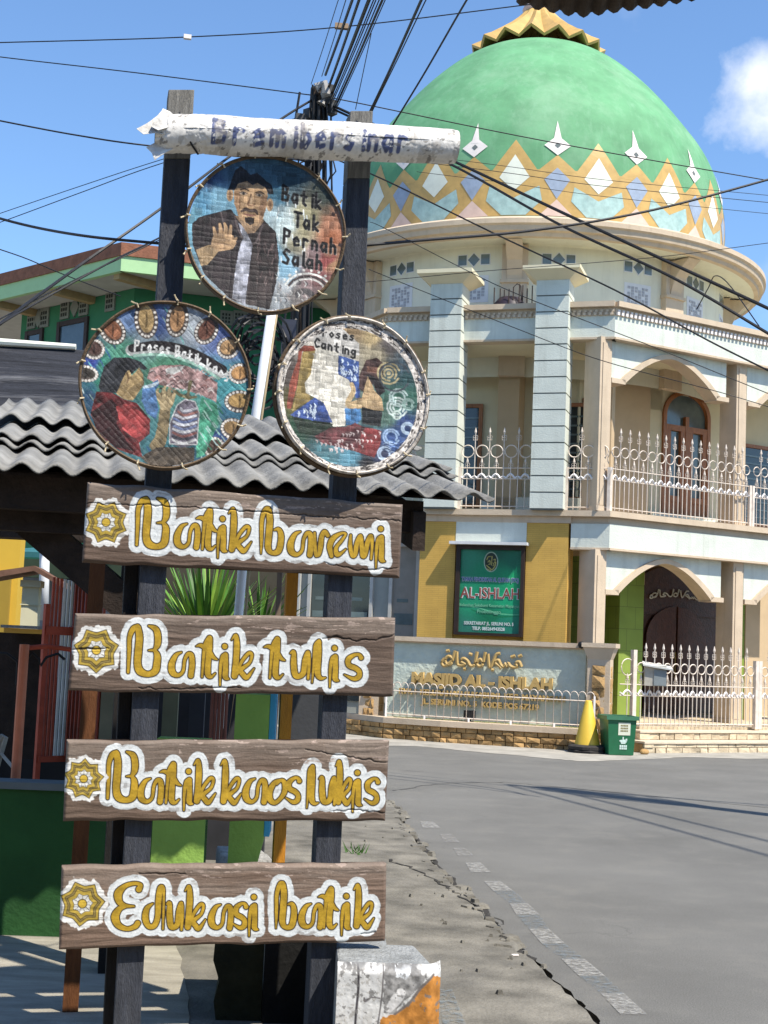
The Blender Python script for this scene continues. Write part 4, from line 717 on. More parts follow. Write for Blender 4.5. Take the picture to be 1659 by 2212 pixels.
b = MB(); b.fb(F2, 0, 6.5, -.2, -.03, 3.74, 3.858); b.fb(F1, -.66, 0, -.2, -.03, 3.74, 3.858); b.fb(F1, -3.6, -.66, -.2, .02, 3.742, 3.858); b.build('slab_cove', M_BEIGE, mosque)
b = MB(); b.fb(F2, 0, 6.5, -.3, 0, 3.33, 3.74); b.fb(F1, -.66, 0, -.3, -.002, 3.33, 3.74); b.build('porch_beam', M_BLUEW, mosque)
b = MB(); b.fb(F2, 0, 6.5, -.28, .02, 3.295, 3.332); b.fb(F1, -.66, 0, -.28, .018, 3.295, 3.332); b.build('beam_trim', M_BEIGE, mosque)
# pillars with grooved courses
for uc, lab in ((-2.966, 'left of two grooved balcony pillars'), (-1.06, 'right of two grooved balcony pillars')):
    b = MB(); h = .287
    for i in range(14):
        z = 3.962 + i * h
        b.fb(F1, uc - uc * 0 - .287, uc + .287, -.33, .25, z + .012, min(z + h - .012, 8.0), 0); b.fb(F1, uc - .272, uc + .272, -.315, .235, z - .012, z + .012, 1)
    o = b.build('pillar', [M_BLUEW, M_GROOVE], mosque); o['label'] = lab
    b = MB(); q = lambda s, z: [F1.pt(uc - s, -.04 + s, z), F1.pt(uc + s, -.04 + s, z), F1.pt(uc + s, -.04 - s, z), F1.pt(uc - s, -.04 - s, z)]
    b.hexa(q(.29, 7.97) + q(.49, 8.12)); b.hexa(q(.5, 8.12) + q(.5, 8.19)); b.build('pillar_cap', M_CREAM, mosque)
# corner and second columns (balcony and porch)
for z0, z1 in ((3.962, 6.99), (.36, 3.30)):
    for u in (-.215, 3.03, 6.3):
        b = MB(); b.fb(F2, u, u + .25, -.52, -.1, z0, z1)
        b.fb(F2, u + .05, u + .20, -.5, -.085, z0 + .1, z1 - .1); b.fb(F2, u - .03, u + .28, -.55, -.07, z0, z0 + .09); b.build('column', M_BEIGE, mosque)
def arch(fr, u0, u1, zs, za, ztop, name='arch_spandrel'):
    uc, hw = (u0 + u1) / 2, (u1 - u0) / 2; tt = np.linspace(-1, 1, 31)
    cur = [(uc + hw * t, zs + (za - zs) * (1 - abs(t) ** 1.75)) for t in tt]; cur2 = [(uc + (hw - .09) * t, zs - .06 + (za - .085 - zs + .06) * (1 - abs(t) ** 1.75)) for t in tt]
    b = MB()
    for i in range(30): b.fprism(fr, [cur[i], cur[i + 1], (cur[i + 1][0], ztop), (cur[i][0], ztop)], -.38, -.16)
    for a, c in ((u0 - .2, u0), (u1, u1 + .2)): b.fb(fr, a, c, -.38, -.16, zs - .0, ztop)
    b.build(name, M_BLUEW, mosque)
    b = MB()
    for i in range(30): b.fprism(fr, [cur2[i], cur2[i + 1], cur[i + 1], cur[i]], -.42, -.10)
    b.fb(fr, u0 - .22, u0 + .09, -.42, -.10, zs - .085, zs - .0); b.fb(fr, u1 - .09, u1 + .22, -.42, -.10, zs - .085, zs); b.build('arch_trim', M_BEIGE, mosque)
arch(F2, .27, 2.62, 6.30, 6.90, 6.97); arch(F2, 3.55, 6.0, 6.30, 6.90, 6.97)
arch(F2, .24, 2.58, 2.63, 3.24, 3.30); arch(F2, 3.55, 6.0, 2.63, 3.24, 3.30)
# balcony back walls, door and windows
b = MB(); wall_bits(b, F2, .88, 7, -2, 3.96, 6.97, (2.95, 4.20, 3.96, 6.68)); b.fb(F1, -4.6, -.86, -2.2, -2.05, 3.96, 6.97); b.build('balcony_wall', M_CREAM, mosque)
b = MB(); b.fb(F2, 1.45, 2.42, -2.05, -1.75, 3.96, 6.97); b.fb(F1, -2.35, -1.95, -2.06, -1.5, 3.96, 6.97); b.fb(F1, -.5, -.12, -1.2, -.8, 3.96, 6.97); b.build('wall_pier', M_TAN, mosque)
dr = MB(); ul, ur, zs = 2.95, 4.20, 6.25
arc = lambda e: [(3.575 + (.625 - e) * math.cos(q), zs + (.52 - e) * math.sin(q)) for q in np.linspace(0, math.pi, 20)]
A0, A1 = arc(0), arc(.085)
for i in range(19): dr.fprism(F2, [A0[i], A0[i + 1], A1[i + 1], A1[i]], -2.08, -1.95)
for u in (ul, ur - .085, 3.53): dr.fb(F2, u, u + .085, -2.08, -1.95, 3.97, zs)
for z in (3.97, 5.95, 4.55): dr.fb(F2, ul + .085, ur - .085, -2.08, -1.955, z, z + .11)
for u in (3.09, 3.67): 
    dr.fb(F2, u - .05, u + .07, -2.07, -1.96, 4.1, 5.95); dr.fb(F2, u + .33, u + .44, -2.07, -1.96, 4.1, 5.95); dr.fb(F2, u, u + .4, -2.06, -1.985, 4.05, 4.6)
door = dr.build('balcony_door', M_DOORW, mosque); g = MB(); g.fprism(F2, A0, -2.05, -2.03); g.fb(F2, ul, ur, -2.05, -2.03, 4.0, zs); g.build('glass_pane', M_GLASSG, door)
bw = MB(); bw.fb(F2, 2.6, 2.955, -2.15, -2.0, 6.30, 6.97); 
for i in range(19):
    (a, z), (c, y) = A0[i], A0[i + 1]; bw.fprism(F2, [(a, z), (c, y), (c, 6.70), (a, 6.70)], -2.149, -2.001)
bw.build('door_head_wall', M_CREAM, mosque)
def casement(fr, u0, u1, o, z0, z1, name='balcony_window', fm=None, slats=True):
    fm = fm or M_DOORW; b = MB(); f = .07
    b.fb(fr, u0, u0 + f, o, o + .06, z0, z1); b.fb(fr, u1 - f, u1, o, o + .06, z0, z1); b.fb(fr, u0 + f, u1 - f, o, o + .06, z1 - f, z1); b.fb(fr, u0 + f, u1 - f, o, o + .06, z0, z0 + f)
    w = b.build(name, fm, mosque); g = MB(); g.fb(fr, u0 + .03, u1 - .03, o, o + .02, z0 + .03, z1 - .03); g.build('glass_pane', M_GLASSD, w)
    if slats:
        g = MB()
        for i in range(9): z = z0 + .2 + i * (z1 - z0 - .3) / 9; g.fb(fr, u0 + f, u1 - f, o + .018, o + .04, z, z + .035)
        g.build('louvre', M_GLASSG, w)
    return w
casement(F1, -1.55, -.55, -2.04, 4.35, 6.2); casement(F2, .95, 1.4, -1.99, 4.2, 6.3, slats=False); casement(F1, -3.6, -2.75, -2.04, 4.2, 6.2); casement(F2, 4.75, 6.2, -1.99, 4.2, 5.9)
b = MB(); b.fb(F2, 2.3, 4.6, -2.0, -1.4, 3.96, 4.12); b.fb(F2, 2.5, 4.4, -2.0, -1.7, 4.12, 4.27); b.fb(F1, -2.6, -.3, -2.0, -1.5, 3.96, 4.35); b.build('balcony_step', M_BLUEW, mosque)
# railing builder
def rail(fr, u0, u1, o, z0, sp, k, name, parent, ends=True, lab=None):
    n = max(1, round((u1 - u0) / sp)); sp = (u1 - u0) / n; R2, R1, RC, TP = .545 * k, .735 * k, 1.07 * k, 1.455 * k
    b = MB(); P_ = lambda u, z: fr.pt(u, o, z0 + z)
    for z in (R2, R1, .06): b.tube([P_(u0, z), P_(u1, z)], .009, 4)
    for i in range(2 * n + 1):
        u = u0 + i * sp / 2
        tall = i % 2 == 0; top = TP if tall else R1 + .19 * k
        if tall and 0 < i < 2 * n or not tall:
            b.tube([P_(u, .02), P_(u, top - .10)], .0085, 4)
            b.tube([P_(u, top - .12), P_(u, top - .08), P_(u, top - .03), P_(u, top)], [.008, .023, .012, .004], 6)
            for s in (-1, 1):
                c0 = top - .19 * (1 if tall else .8)
                b.tube([P_(u + s * .008, c0 - .03), P_(u + s * .035, c0 - .035), P_(u + s * .042, c0), P_(u + s * .014, c0 + .004), P_(u + s * .042, c0 + .02), P_(u + s * .036, c0 + .05), P_(u + s * .016, c0 + .045)], .0065, 3)
    for i in range(n):
        uc = u0 + (i + .5) * sp; r = sp * .42
        b.tube([P_(uc + r * math.cos(q), RC - .04 + r * math.sin(q)) for q in np.linspace(0, 2 * math.pi, 19)], .010, 4)
    rr_ = b.build(name, M_IRON, parent)
    if lab: rr_['label'] = lab
    b = MB()
    for i in range(n):
        uc = u0 + (i + .5) * sp
        for s in (-1, 1): b.tube([P_(uc, R2 + .085), P_(uc + s * sp * .16, R2 + .06), P_(uc + s * sp * .30, R2 + .01), P_(uc + s * sp * .48, R2 + .05)], [.022, .018, .024, .010], 4)
    b.build('leaf_ornament', M_IRONW, rr_ if parent is mosque else parent)
    if ends:
        for u in (u0, u1): pb = MB(); pb.box(P_(u, TP * .26), (.055, .055, TP * .52), math.atan2(fr.d[1], fr.d[0])); pb.build('rail_post', M_IRON, rr_ if parent is mosque else parent)
    return rr_
rail(F2, .01, 3.33, -.02, 3.962, .205, 1.0, 'balcony_railing', mosque); rail(F2, 3.40, 6.4, -.02, 3.962, .205, 1.0, 'balcony_railing', mosque)
rail(F1, -2.66, -1.36, .0, 3.962, .24, 1.0, 'balcony_railing', mosque); rail(F1, -.76, -.03, -.0, 3.962, .24, 1.0, 'balcony_railing', mosque); rail(F1, -4.5, -3.27, .0, 3.962, .24, 1.0, 'balcony_railing', mosque)
# ---- ground storey
b = MB(); b.fb(F1, -3.337, -2.69, -.25, 0, 0, 3.74); b.fb(F1, -1.43, -.70, -.55, 0, 0, 3.74); b.fb(F1, -2.69, -1.43, -.25, -.06, 0, 3.74)
wall_uv(b.build('yellow_brick_wall', M_YELB, mosque), F1)
b = MB(); b.fb(F1, -2.69, -1.43, -.06, .01, 3.40, 3.742); b.fb(F1, -3.6, -3.337, -.2, -.02, 3.40, 3.742); b.build('lintel_panel', M_BLUEW, mosque)
b = MB(); b.fb(F1, -2.76, -1.38, -.02, .20, 3.335, 3.385); b.fb(F1, -4.2, -3.34, -.02, .06, 3.36, 3.40); b.build('window_awning', mat('pale_awning', (.6, .6, .6), .6, .1), mosque)
b = MB(); b.fb(F1, -9.0, -3.337, -.45, -.30, 0, 3.86); b.build('shop_wall', mat('grey_green_plaster', (.30, .31, .28), .85, .08, 3), mosque)
for u0, u1 in ((-3.95, -3.40), (-4.85, -4.25), (-5.5, -4.95), (-6.9, -5.65)):
    b = MB(); f = .06
    b.fb(F1, u0, u0 + f, -.3, -.22, .5, 3.3); b.fb(F1, u1 - f, u1, -.3, -.22, .5, 3.3); b.fb(F1, u0, u1, -.3, -.225, 3.3, 3.36); w = b.build('shop_window', mat('grey_aluminium', (.42, .41, .38), .5, .1), mosque); g = MB(); g.fb(F1, u0 + .02, u1 - .02, -.3, -.27, .5, 3.3); g.build('glass_pane', M_GLASSD if u0 < -4 else mat('grey_blind', (.24, .22, .19), .7, .1), w)
    g = MB(); g.fb(F1, u0 + .1, u1 - .1, -.27, -.262, 1.9, 2.1); g.fb(F1, u0 + .15, u1 - .2, -.27, -.261, 2.3, 2.36); g.build('reflected_strip', M_GLASSG, w)
b = MB(); b.fb(F2, .15, 7.5, -2.9, -2.6, .35, 3.86); b.build('porch_wall', M_TAN, mosque)
ux = F2.uz(1240, 1300, -2.5)[0]; b = MB(); b.fb(F2, ux - .25, ux + .3, -2.6, -2.5, .4, 2.9); b.build('side_door', M_DOORW, mosque)
b = MB(); b.prism([F1.pt(-.7, -.1, 0), F2.pt(-.02, .9, 0), F2.pt(7, .9, 0), F2.pt(7, -3, 0), F1.pt(-.7, -3, 0)], (0, 0, .09)); o = b.build('porch_floor', M_STONEP, mosque); o.location.z += .29
for a_, c_, o_ in ((1.22, 1.79, -1.1), (4.0, 4.36, -1.1), (.75, 1.1, -1.6)): b = MB(); b.fb(F2, a_, c_, o_ - .4, o_, .38, 3.3); wall_uv(b.build('green_tiled_pier', M_GREENT, mosque), F2)
b = MB(); b.fb(F2, 1.79, 2.2, -1.9, -1.55, 2.85, 3.2); b.build('pier_capital', M_TAN, mosque); b = MB(); b.fb(F2, 4.365, 4.75, -1.52, -1.08, .38, 3.3); b.build('tan_pier', M_TAN, mosque)
# carved main door
b = MB(); b.fb(F2, 2.1, 5.5, -2.6, -2.5, .42, 2.75); 
hd = [(3.85 + 1.30 * math.cos(q), 2.35 + .98 * math.sin(q) ** .9) for q in np.linspace(0, math.pi, 24)]; b.fprism(F2, hd, -2.6, -2.46); md = b.build('main_door', M_DARKW, mosque)
b = MB()
for s in (-1, 1):
    lo = [(3.86, .5), (3.86 + s * .78, .5), (3.86 + s * .78, 1.9)] + [(3.86 + s * .78 * math.cos(q), 1.9 + .62 * math.sin(q)) for q in np.linspace(.1, 1.55, 8)]
    b.fprism(F2, [(3.86 + (u - 3.86) * 1.0 + s * .012, z) for u, z in (lo if s > 0 else lo[::-1])], -2.46, -2.43)
b.build('door_leaf', mat('carved_wood_leaf', (.085, .030, .016), .4, .3, 10, .4, 30, spec=.5), md)
b = MB(); 
for s in (-1, 1): b.tube([F2.pt(3.86 + s * .075, -2.38, 1.12), F2.pt(3.86 + s * .075, -2.38, 1.62)], .014, 6)
b.build('handle', mat('brass', (.6, .45, .2), .3, .1, metal=1.0), md)
# ---- lettering helper (flat or solid text on a facade plane)
def text_mesh(body, size, depth, offset=0.0, align='CENTER', shear=0.0, space=1.0):
    cu = bpy.data.curves.new('t', 'FONT'); cu.body = body; cu.size = size; cu.extrude = depth; cu.offset = offset; cu.align_x = align; cu.shear = shear; cu.space_character = space; cu.resolution_u = 3
    ob = bpy.data.objects.new('t', cu); S.collection.objects.link(ob); dg = bpy.context.evaluated_depsgraph_get(); dg.update()
    me = bpy.data.meshes.new_from_object(ob.evaluated_get(dg)); bpy.data.objects.remove(ob); return me
def place_text(body, name, fr, uc, o, z, size, m, parent, depth=.004, width=None, **k):
    me = text_mesh(body, size, depth, **k); co = np.array([v.co[:] for v in me.vertices])
    if not len(co): return None
    if width: sx = width / max(1e-6, (co[:, 0].max() - co[:, 0].min()))
    else: sx = 1
    xm = (co[:, 0].max() + co[:, 0].min()) / 2
    new = fr.A + ((co[:, 0] - xm) * sx + uc)[:, None] * fr.d + (co[:, 2] + o)[:, None] * fr.n + (co[:, 1] + z)[:, None] * np.array([0, 0, 1.0])
    me.vertices.foreach_set('co', new.astype(np.float32).ravel()); me.materials.clear(); me.materials.append(m); me.update()
    ob = bpy.data.objects.new(name, me); S.collection.objects.link(ob); attach(ob, parent); return ob
# arabic words from joined letter forms, drawn as strokes
def strokes_obj(name, fr, lines, u0, z0, su, sz, o, r, m, parent, n=5):
    b = MB()
    for ln in lines: b.tube([fr.pt(u0 + x * su, o, z0 + y * sz) for x, y, *_ in smooth_pts([(x, y, 1) for x, y in ln], 4)], r, n)
    return b.build(name, m, parent)
ARAB = [[(9.6, .2), (9.3, .8), (8.9, .6), (9.1, .2), (8.6, .1), (8.2, .3), (8.0, .6), (7.9, .15), (7.6, .5), (7.5, .1), (7.1, .35), (6.8, .9), (6.4, .6), (6.9, .2), (7.2, -.1)], [(7.0, 1.7), (6.5, 1.5), (6.0, .2), (5.7, .1), (5.5, 1.6)], [(5.2, 1.8), (4.9, .3), (4.5, .05), (4.2, .4), (4.6, .9), (4.9, .6)], [(4.2, 1.8), (3.9, .2), (3.4, .1), (3.0, .7), (2.5, .9), (2.3, .5), (2.8, .2), (2.2, .05), (1.8, .3), (1.7, 1.7)], [(1.5, 1.8), (1.1, .3), (.6, .1), (.3, .6), (.7, 1.1), (1.2, .8), (.9, .3), (.2, -.1), (-.1, .3), (.2, .8)], [(8.3, 1.3), (8.8, 1.5)], [(3.2, 1.5), (3.6, 1.4)], [(6.0, -.3), (6.3, -.35)], [(2.6, -.4), (2.9, -.35)], [(.4, 1.7), (.8, 1.8)], [(9.2, 1.4), (9.6, 1.6)]]
strokes_obj('door_calligraphy', F2, [[(x, y + .35 * math.sin(x / 9.6 * math.pi) * 2) for x, y in l] for l in ARAB[:5]], 3.15, 2.66, .145, .085, -2.44, .014, mat('silver_paint', (.62, .62, .58), .4, .1), md)
# ================================================================== banner on the yellow wall
bn = thing('mosque_banner', 'framed green banner with a dark oval emblem between yellow brick walls', 'banner', tuple(F1.pt(-2.05, .05, 1.77)))
b = MB(); u0, u1, z0, z1 = -2.655, -1.44, 1.76, 3.33
for a, c, e, f in ((u0, u0 + .075, z0, z1), (u1 - .06, u1, z0, z1), (u0 + .075, u1 - .06, z0, z0 + .05), (u0 + .075, u1 - .06, z1 - .075, z1)): b.fb(F1, a, c, -.058, .07, e, f)
b.build('frame', mat('dark_brown_frame', (.030, .018, .014), .6, .2), bn)
NX, NZ = 130, 170; uu, zz = np.meshgrid(np.linspace(u0 + .07, u1 - .055, NX), np.linspace(z1 - .07, z0 + .045, NZ)); cv = Canvas((uu - u0) * 1000, (z1 - zz) * 1000, (.01, .15, .065)); X, Y = cv.X, cv.Y
cv.seeds([(200, 200, (.02, .16, .09)), (700, 150, (.008, .07, .04)), (1000, 250, (.008, .09, .05)), (600, 500, (.006, .16, .07)), (1000, 600, (.012, .22, .09)), (300, 1000, (.014, .20, .10)), (900, 950, (.01, .24, .11)), (600, 1250, (.005, .11, .05)), (900, 1450, (.015, .15, .10)), (200, 1450, (.02, .13, .09))], 3)
cv.poly([(1080, 350), (800, 900), (1080, 900)], (.015, .27, .10), .1, 3, 80); cv.stroke([(70, 1045, 3), (400, 1090, 8), (800, 1180, 9), (1180, 1190, 4)], (.10, .38, .20), 6); cv.stroke([(300, 1130, 10), (700, 1230, 16), (1180, 1210, 6)], (.006, .12, .05), 12)
cv.ell(615, 285, 125, 175, (.30, .38, .28)); cv.ell(615, 285, 112, 162, (.012, .018, .010)); GDL = (.34, .29, .08)
for p in ([(630, 190, 7), (625, 340, 7)], [(540, 250, 6), (560, 200, 6), (610, 190, 6)], [(540, 350, 7), (590, 390, 8), (640, 420, 8), (690, 350, 7), (700, 290, 6)], [(560, 290, 6), (590, 260, 6), (600, 320, 6), (570, 330, 6)], [(660, 250, 6), (690, 240, 5), (680, 300, 6)], [(550, 410, 6), (620, 440, 6)], [(650, 300, 6), (670, 330, 6), (650, 350, 6)]): cv.stroke(p, GDL, 4)
cv.c = cv.c * 1.35
grid_mesh('printed_sheet', F1.A + uu[..., None] * F1.d + (.012 + .004 * fbm(X, Y, 500, 5))[..., None] * F1.n + zz[..., None] * np.array([0, 0, 1.0]), cv.c, paint_mat('printed_vinyl', .25, .05, 40, .5), bn)
bu = -2.045; M_TB = mat('blue_print', (.05, .07, .30), .5, .1); M_TW = mat('pale_print', (.55, .62, .60), .5, .1); M_TR = mat('red_blue_print', (.26, .07, .05), .5, .4, 2)
M_TG = mat('soft_green_print', (.16, .42, .27), .5, .1)
for off, m, o in ((.006, M_TW, .018), (.0, M_TB, .022)): place_text('TAMAN PENDIDIKAN AL QUR\'AN (TPQ)', 'lettering', F1, bu, o, 2.70, .10, m, bn, .001, 1.02, offset=off)
for off, m, o in ((.011, M_TW, .018), (.002, M_TR, .022)): place_text('AL-ISHLAH', 'lettering', F1, bu, o, 2.41, .26, m, bn, .001, 1.04, offset=off)
place_text('AL-ISHLAH', 'lettering', F1, bu, .0235, 2.41, .105, mat('deep_blue_print', (.035, .05, .26), .5, .1), bn, .0005, 1.04) if False else None
place_text('Kelurahan Sukabumi Kecamatan Mayangan', 'lettering', F1, bu, .020, 2.26, .075, M_TG, bn, .001, 1.06, offset=.001); place_text('Probolinggo', 'lettering', F1, bu, .020, 2.15, .085, M_TG, bn, .001, .42, offset=.001)
place_text('SEKRETARIAT JL. SERUNI NO. 5', 'lettering', F1, bu, .020, 1.945, .078, M_TW, bn, .001, .88, offset=.002); place_text('TELP. 085264943528', 'lettering', F1, bu, .020, 1.855, .078, M_TW, bn, .001, .58, offset=.003)
# ================================================================== boundary wall with the mosque's name
FW = Fr(tuple(F1.pt(0, 1.2, 0)[:2]), -17)
bw = thing('name_wall', 'low pale blue wall with gold mosque lettering and a honey stone base', 'wall', tuple(FW.pt(-1.8, 0, 0)))
b = MB(); b.fb(FW, -3.50, -.16, -.15, 0, .2, 1.61); b.build('wall_panel', mat('rough_blue_render', (.49, .545, .47), .9, .08, 6, 1.0, 14), bw)
b = MB(); b.fb(FW, -3.6, -.02, -.24, .10, 1.61, 1.685); b.fb(FW, -3.55, -.1, -.2, .05, 1.585, 1.612); b.build('coping', M_BEIGE, bw)
b = MB(); led = [FW.pt(-4.35, -.3, .255), FW.pt(-3.4, .42, .255), FW.pt(-2.4, .56, .255), FW.pt(-1.2, .54, .255), FW.pt(.10, .50, .255), FW.pt(.10, -.3, .255)]; b.prism(led, (0, 0, .09)); b.build('ledge', M_BEIGE, bw)
M_LET = mat('gold_letter_paint', (.45, .305, .11), .5, .1, 8, spec=.4)
strokes_obj('arabic_lettering', FW, ARAB, -2.52, 1.24, .138, .135, .07, .030, M_LET, bw, 6)
for r_ in range(1):
    b = MB()
    for ln in ARAB: pass
place_text('MASJID AL - ISHLAH', 'lettering', FW, -1.86, .05, .915, .255, M_LET, bw, .045, 2.36, offset=.014)
place_text('RW. I  KELURAHAN SUKABUMI  KEC. MAYANGAN', 'lettering', FW, -1.86, .05, .735, .125, M_LET, bw, .035, 2.78, offset=.005)
place_text('JL. SERUNI NO. 5  KODE POS 67219', 'lettering', FW, -1.88, .045, .585, .125, M_LET, bw, .03, 1.98, offset=.005)
def stones(pts, z0, z1, rows, sz, seed, jit=.05):
    """split-face stone cladding along a path of base points (facing outward to the right of travel)"""
    r = np.random.default_rng(seed); b = MB(); P2 = [np.array(p[:2]) for p in pts]; L_ = [np.linalg.norm(q - p) for p, q in zip(P2[:-1], P2[1:])]
    hs = np.cumsum([0] + list(r.uniform(.7, 1.3, rows))); hs = z0 + (z1 - z0) * hs / hs[-1]
    for (p, q), l in zip(zip(P2[:-1], P2[1:]), L_):
        d = (q - p) / l; n = np.array([d[1], -d[0]])
        for i in range(rows):
            x = 0
            while x < l - 1e-6:
                w = min(sz * r.uniform(.6, 1.5), l - x); w = l - x if l - x - w < sz * .3 else w; e = r.uniform(.0, jit); t_ = r.uniform(0, jit * .8)
                A, B_ = p + d * (x + .006), p + d * (x + w - .006); za, zb = hs[i] + .005, hs[i + 1] - .005
                V3 = lambda q_, o, z: (q_[0] + n[0] * o, q_[1] + n[1] * o, z)
                bl = [V3(A, e + .01, za), V3(B_, e + r.uniform(0, .02), za), V3(B_, -.06, za), V3(A, -.06, za), V3(A, e + t_ * r.uniform(.2, 1), zb), V3(B_, t_ + r.uniform(0, .02), zb), V3(B_, -.06, zb), V3(A, -.06, zb)]
                mid = V3((A + B_) / 2 + d * r.uniform(-.2, .2) * w, e + jit * .7 * r.uniform(.3, 1), (za + zb) / 2); k0 = len(b.v)
                b.add(bl + [mid], [(0, 1, 8), (1, 5, 8), (5, 4, 8), (4, 0, 8), (4, 5, 6, 7), (3, 2, 1, 0), (1, 2, 6, 5), (0, 4, 7, 3)], 0); x += w
    return b
stones([FW.pt(-4.35, -.25, 0), FW.pt(-3.4, .36, 0), FW.pt(-2.4, .49, 0), FW.pt(-1.2, .48, 0), FW.pt(.08, .45, 0)], -.02, .256, 3, .17, 5, .045).build('stone_base', M_STONE, bw)
b = MB(); b.prism([FW.pt(-4.3, -.25, 0), FW.pt(-3.4, .32, 0), FW.pt(-2.4, .45, 0), FW.pt(-1.2, .44, 0), FW.pt(.05, .40, 0), FW.pt(.05, -.3, 0)], (0, 0, .25)); b.build('footing', M_STONE, bw)
# hoop topped low fence
lf = thing('low_fence', 'low white fence of round topped hoops in front of the gold lettering', 'fence', tuple(FW.pt(-1.6, .35, .34)))
b = MB(); path = lambda t: FW.pt(-3.45 + t * 3.5, .12 + .26 * math.sin(min(1, t * 1.6) * math.pi / 2), 0); nH = 27
for i in range(nH):
    a, c = path(i / nH), path((i + 1) / nH); mid = (a + c) / 2; d_ = c - a; zt = .84
    b.tube([a + (0, 0, .36), a + (0, 0, zt)] + [mid - d_ * .5 * math.cos(q) + np.array([0, 0, zt + .085 * math.sin(q)]) for q in np.linspace(.3, math.pi - .3, 6)] + [c + (0, 0, zt), c + (0, 0, .36)], .0068, 4)
for z in (.40, .78): b.tube([path(t) + (0, 0, z) for t in np.linspace(0, 1, 15)], .009, 4)
b.build('hoops', M_IRON, lf)
for t in (0, .2, .42, .62, .82, 1): b = MB(); p = path(t); b.box((p[0], p[1], .60 if t in (0, 1) else .37), (.03, .03, .52 if t in (0, 1) else .06)); b.build('fence_post', M_IRONW, lf)
tag(stones([FW.pt(-3.3, .18, 0), FW.pt(-.2, .2, 0)], .34, .36, 1, .1, 9, .01).build('planter_grass', mat('dry_grass', (.20, .22, .07), .9, .3, 30, .6, 60)), kind='stuff')
def stone_pillar(name, u, fr, o, w, z1, label):
    t = thing(name, label, 'gate pillar', tuple(fr.pt(u, o, 0)))
    b = MB(); b.fb(fr, u - w / 2, u + w / 2, o - w, o, 0, z1); b.build('pillar_body', M_BEIGE, t)
    b = MB(); b.fb(fr, u - w / 2 - .09, u + w / 2 + .09, o - w - .09, o + .09, z1 + .03, z1 + .10); q = lambda s, z: [fr.pt(u - s, o - w / 2 + s, z), fr.pt(u + s, o - w / 2 + s, z), fr.pt(u + s, o - w / 2 - s, z), fr.pt(u - s, o - w / 2 - s, z)]
    b.hexa(q(w / 2, z1 - .16) + q(w / 2 + .07, z1 + .03)); b.build('pillar_cap', M_BEIGE, t)
    stones([fr.pt(u - w / 2 + .075, o - .02, 0), fr.pt(u + w / 2 - .075, o - .02, 0)], .15, z1 - .25, 7, .16, 21, .05).build('stone_inset', M_STONE, t)
    sd = fr.d; stones([fr.pt(u + w / 2 - .025, o - .06, 0), fr.pt(u + w / 2 - .025, o - w + .06, 0)], .15, z1 - .25, 7, .16, 22, .04).build('stone_inset', M_STONE, t)
    return t
gp = F1.uz(1292, 1500, 1.45); stone_pillar('gate_pillar', gp[0], F1, 1.45, .36, 1.60, 'beige gate pillar with a honey stone inset behind the yellow cone')
gp2 = F1.uz(803, 1500, 1.15); stone_pillar('gate_pillar', gp2[0] - .05, F1, 1.15, .34, 1.45, 'beige gate pillar with stone inset at the far end of the name wall')
# ---- spear fence and steps of the forecourt
gf = thing('forecourt_fence', 'cream iron spear fence with rings in front of the arched porch', 'fence', tuple(F2.pt(1.2, 1.0, .35)))
rail(F2, -.55, -.23, 1.0, .37, .25, .94, 'spear_panel', gf, ends=False); rail(F2, -.20, 2.46, 1.0, .37, .185, .94, 'spear_panel', gf, ends=False); rail(F2, 2.62, 5.4, 1.0, .37, .185, .94, 'spear_panel', gf, ends=False)
for u, h in ((-.262, 1.26), (2.50, 1.16), (2.58, 1.16)): b = MB(); b.box(F2.pt(u, 1.0, .36 + h / 2), (.075, .075, h), math.radians(31)); b.build('fence_post', M_IRON, gf)
st = thing('entrance_steps', 'two broad pale stone steps below the spear fence', 'steps', tuple(F2.pt(2, 1.3, 0)))
for o0, z0, z1, u0, sd in ((1.46, -.02, .185, -.42, 31), (1.16, .187, .335, -.25, 33)):
    b = MB(); b.fb(F2, u0 + .02, 6.2, -.2, o0 - .05, z0, z1 - .035); b.build('step_core', M_STONEP, st)
    b = MB(); b.fb(F2, u0, 6.2, -.2 if z0 > .1 else .9, o0 + .02, z1 - .034, z1); b.build('step_tread', mat('pale_tread', (.60, .50, .38), .85, .1, 5, .3, 30), st)
    stones([F2.pt(u0, o0 - .02, 0), F2.pt(6.2, o0 - .02, 0)], z0, z1 - .036, 1 if z0 > .1 else 2, .2, sd, .025).build('stone_face', M_STONEP, st)
    if z0 < .1: stones([F2.pt(u0, .9, 0), F2.pt(u0, o0 - .02, 0)], z0, z1 - .036, 1, .3, sd + 7, .03).build('stone_face', M_STONE, st)
# mail box hung on the fence
pm = F2.on(1415, 1455, 1.12); mbx = thing('letter_box', 'grey metal letter box with a slanted lid hung on the spear fence', 'letter box', tuple(pm))
b = MB(); U_, Z_ = (pm - F2.A) @ F2.d, pm[2]; fr = Fr(tuple(F2.pt(U_, 1.12, 0)[:2]), -8)
b.fb(fr, -.17, .18, -.22, .06, Z_ - .20, Z_ + .13); b.build('box_body', mat('grey_metal', (.40, .38, .33), .5, .15, 10), mbx)
b = MB(); b.fb(fr, -.02, .18, .06, .075, Z_ - .19, Z_ + .06); b.build('box_door', mat('blue_grey_metal', (.22, .25, .26), .5, .1), mbx)
b = MB(); q0 = [fr.pt(-.20, .12, Z_ + .12), fr.pt(.27, .12, Z_ + .06), fr.pt(.27, -.26, Z_ + .10), fr.pt(-.20, -.26, Z_ + .17)]; b.hexa(q0 + [p + np.array([0, 0, .025]) for p in q0]); b.build('box_lid', mat('light_grey_metal', (.52, .53, .50), .5, .1), mbx)
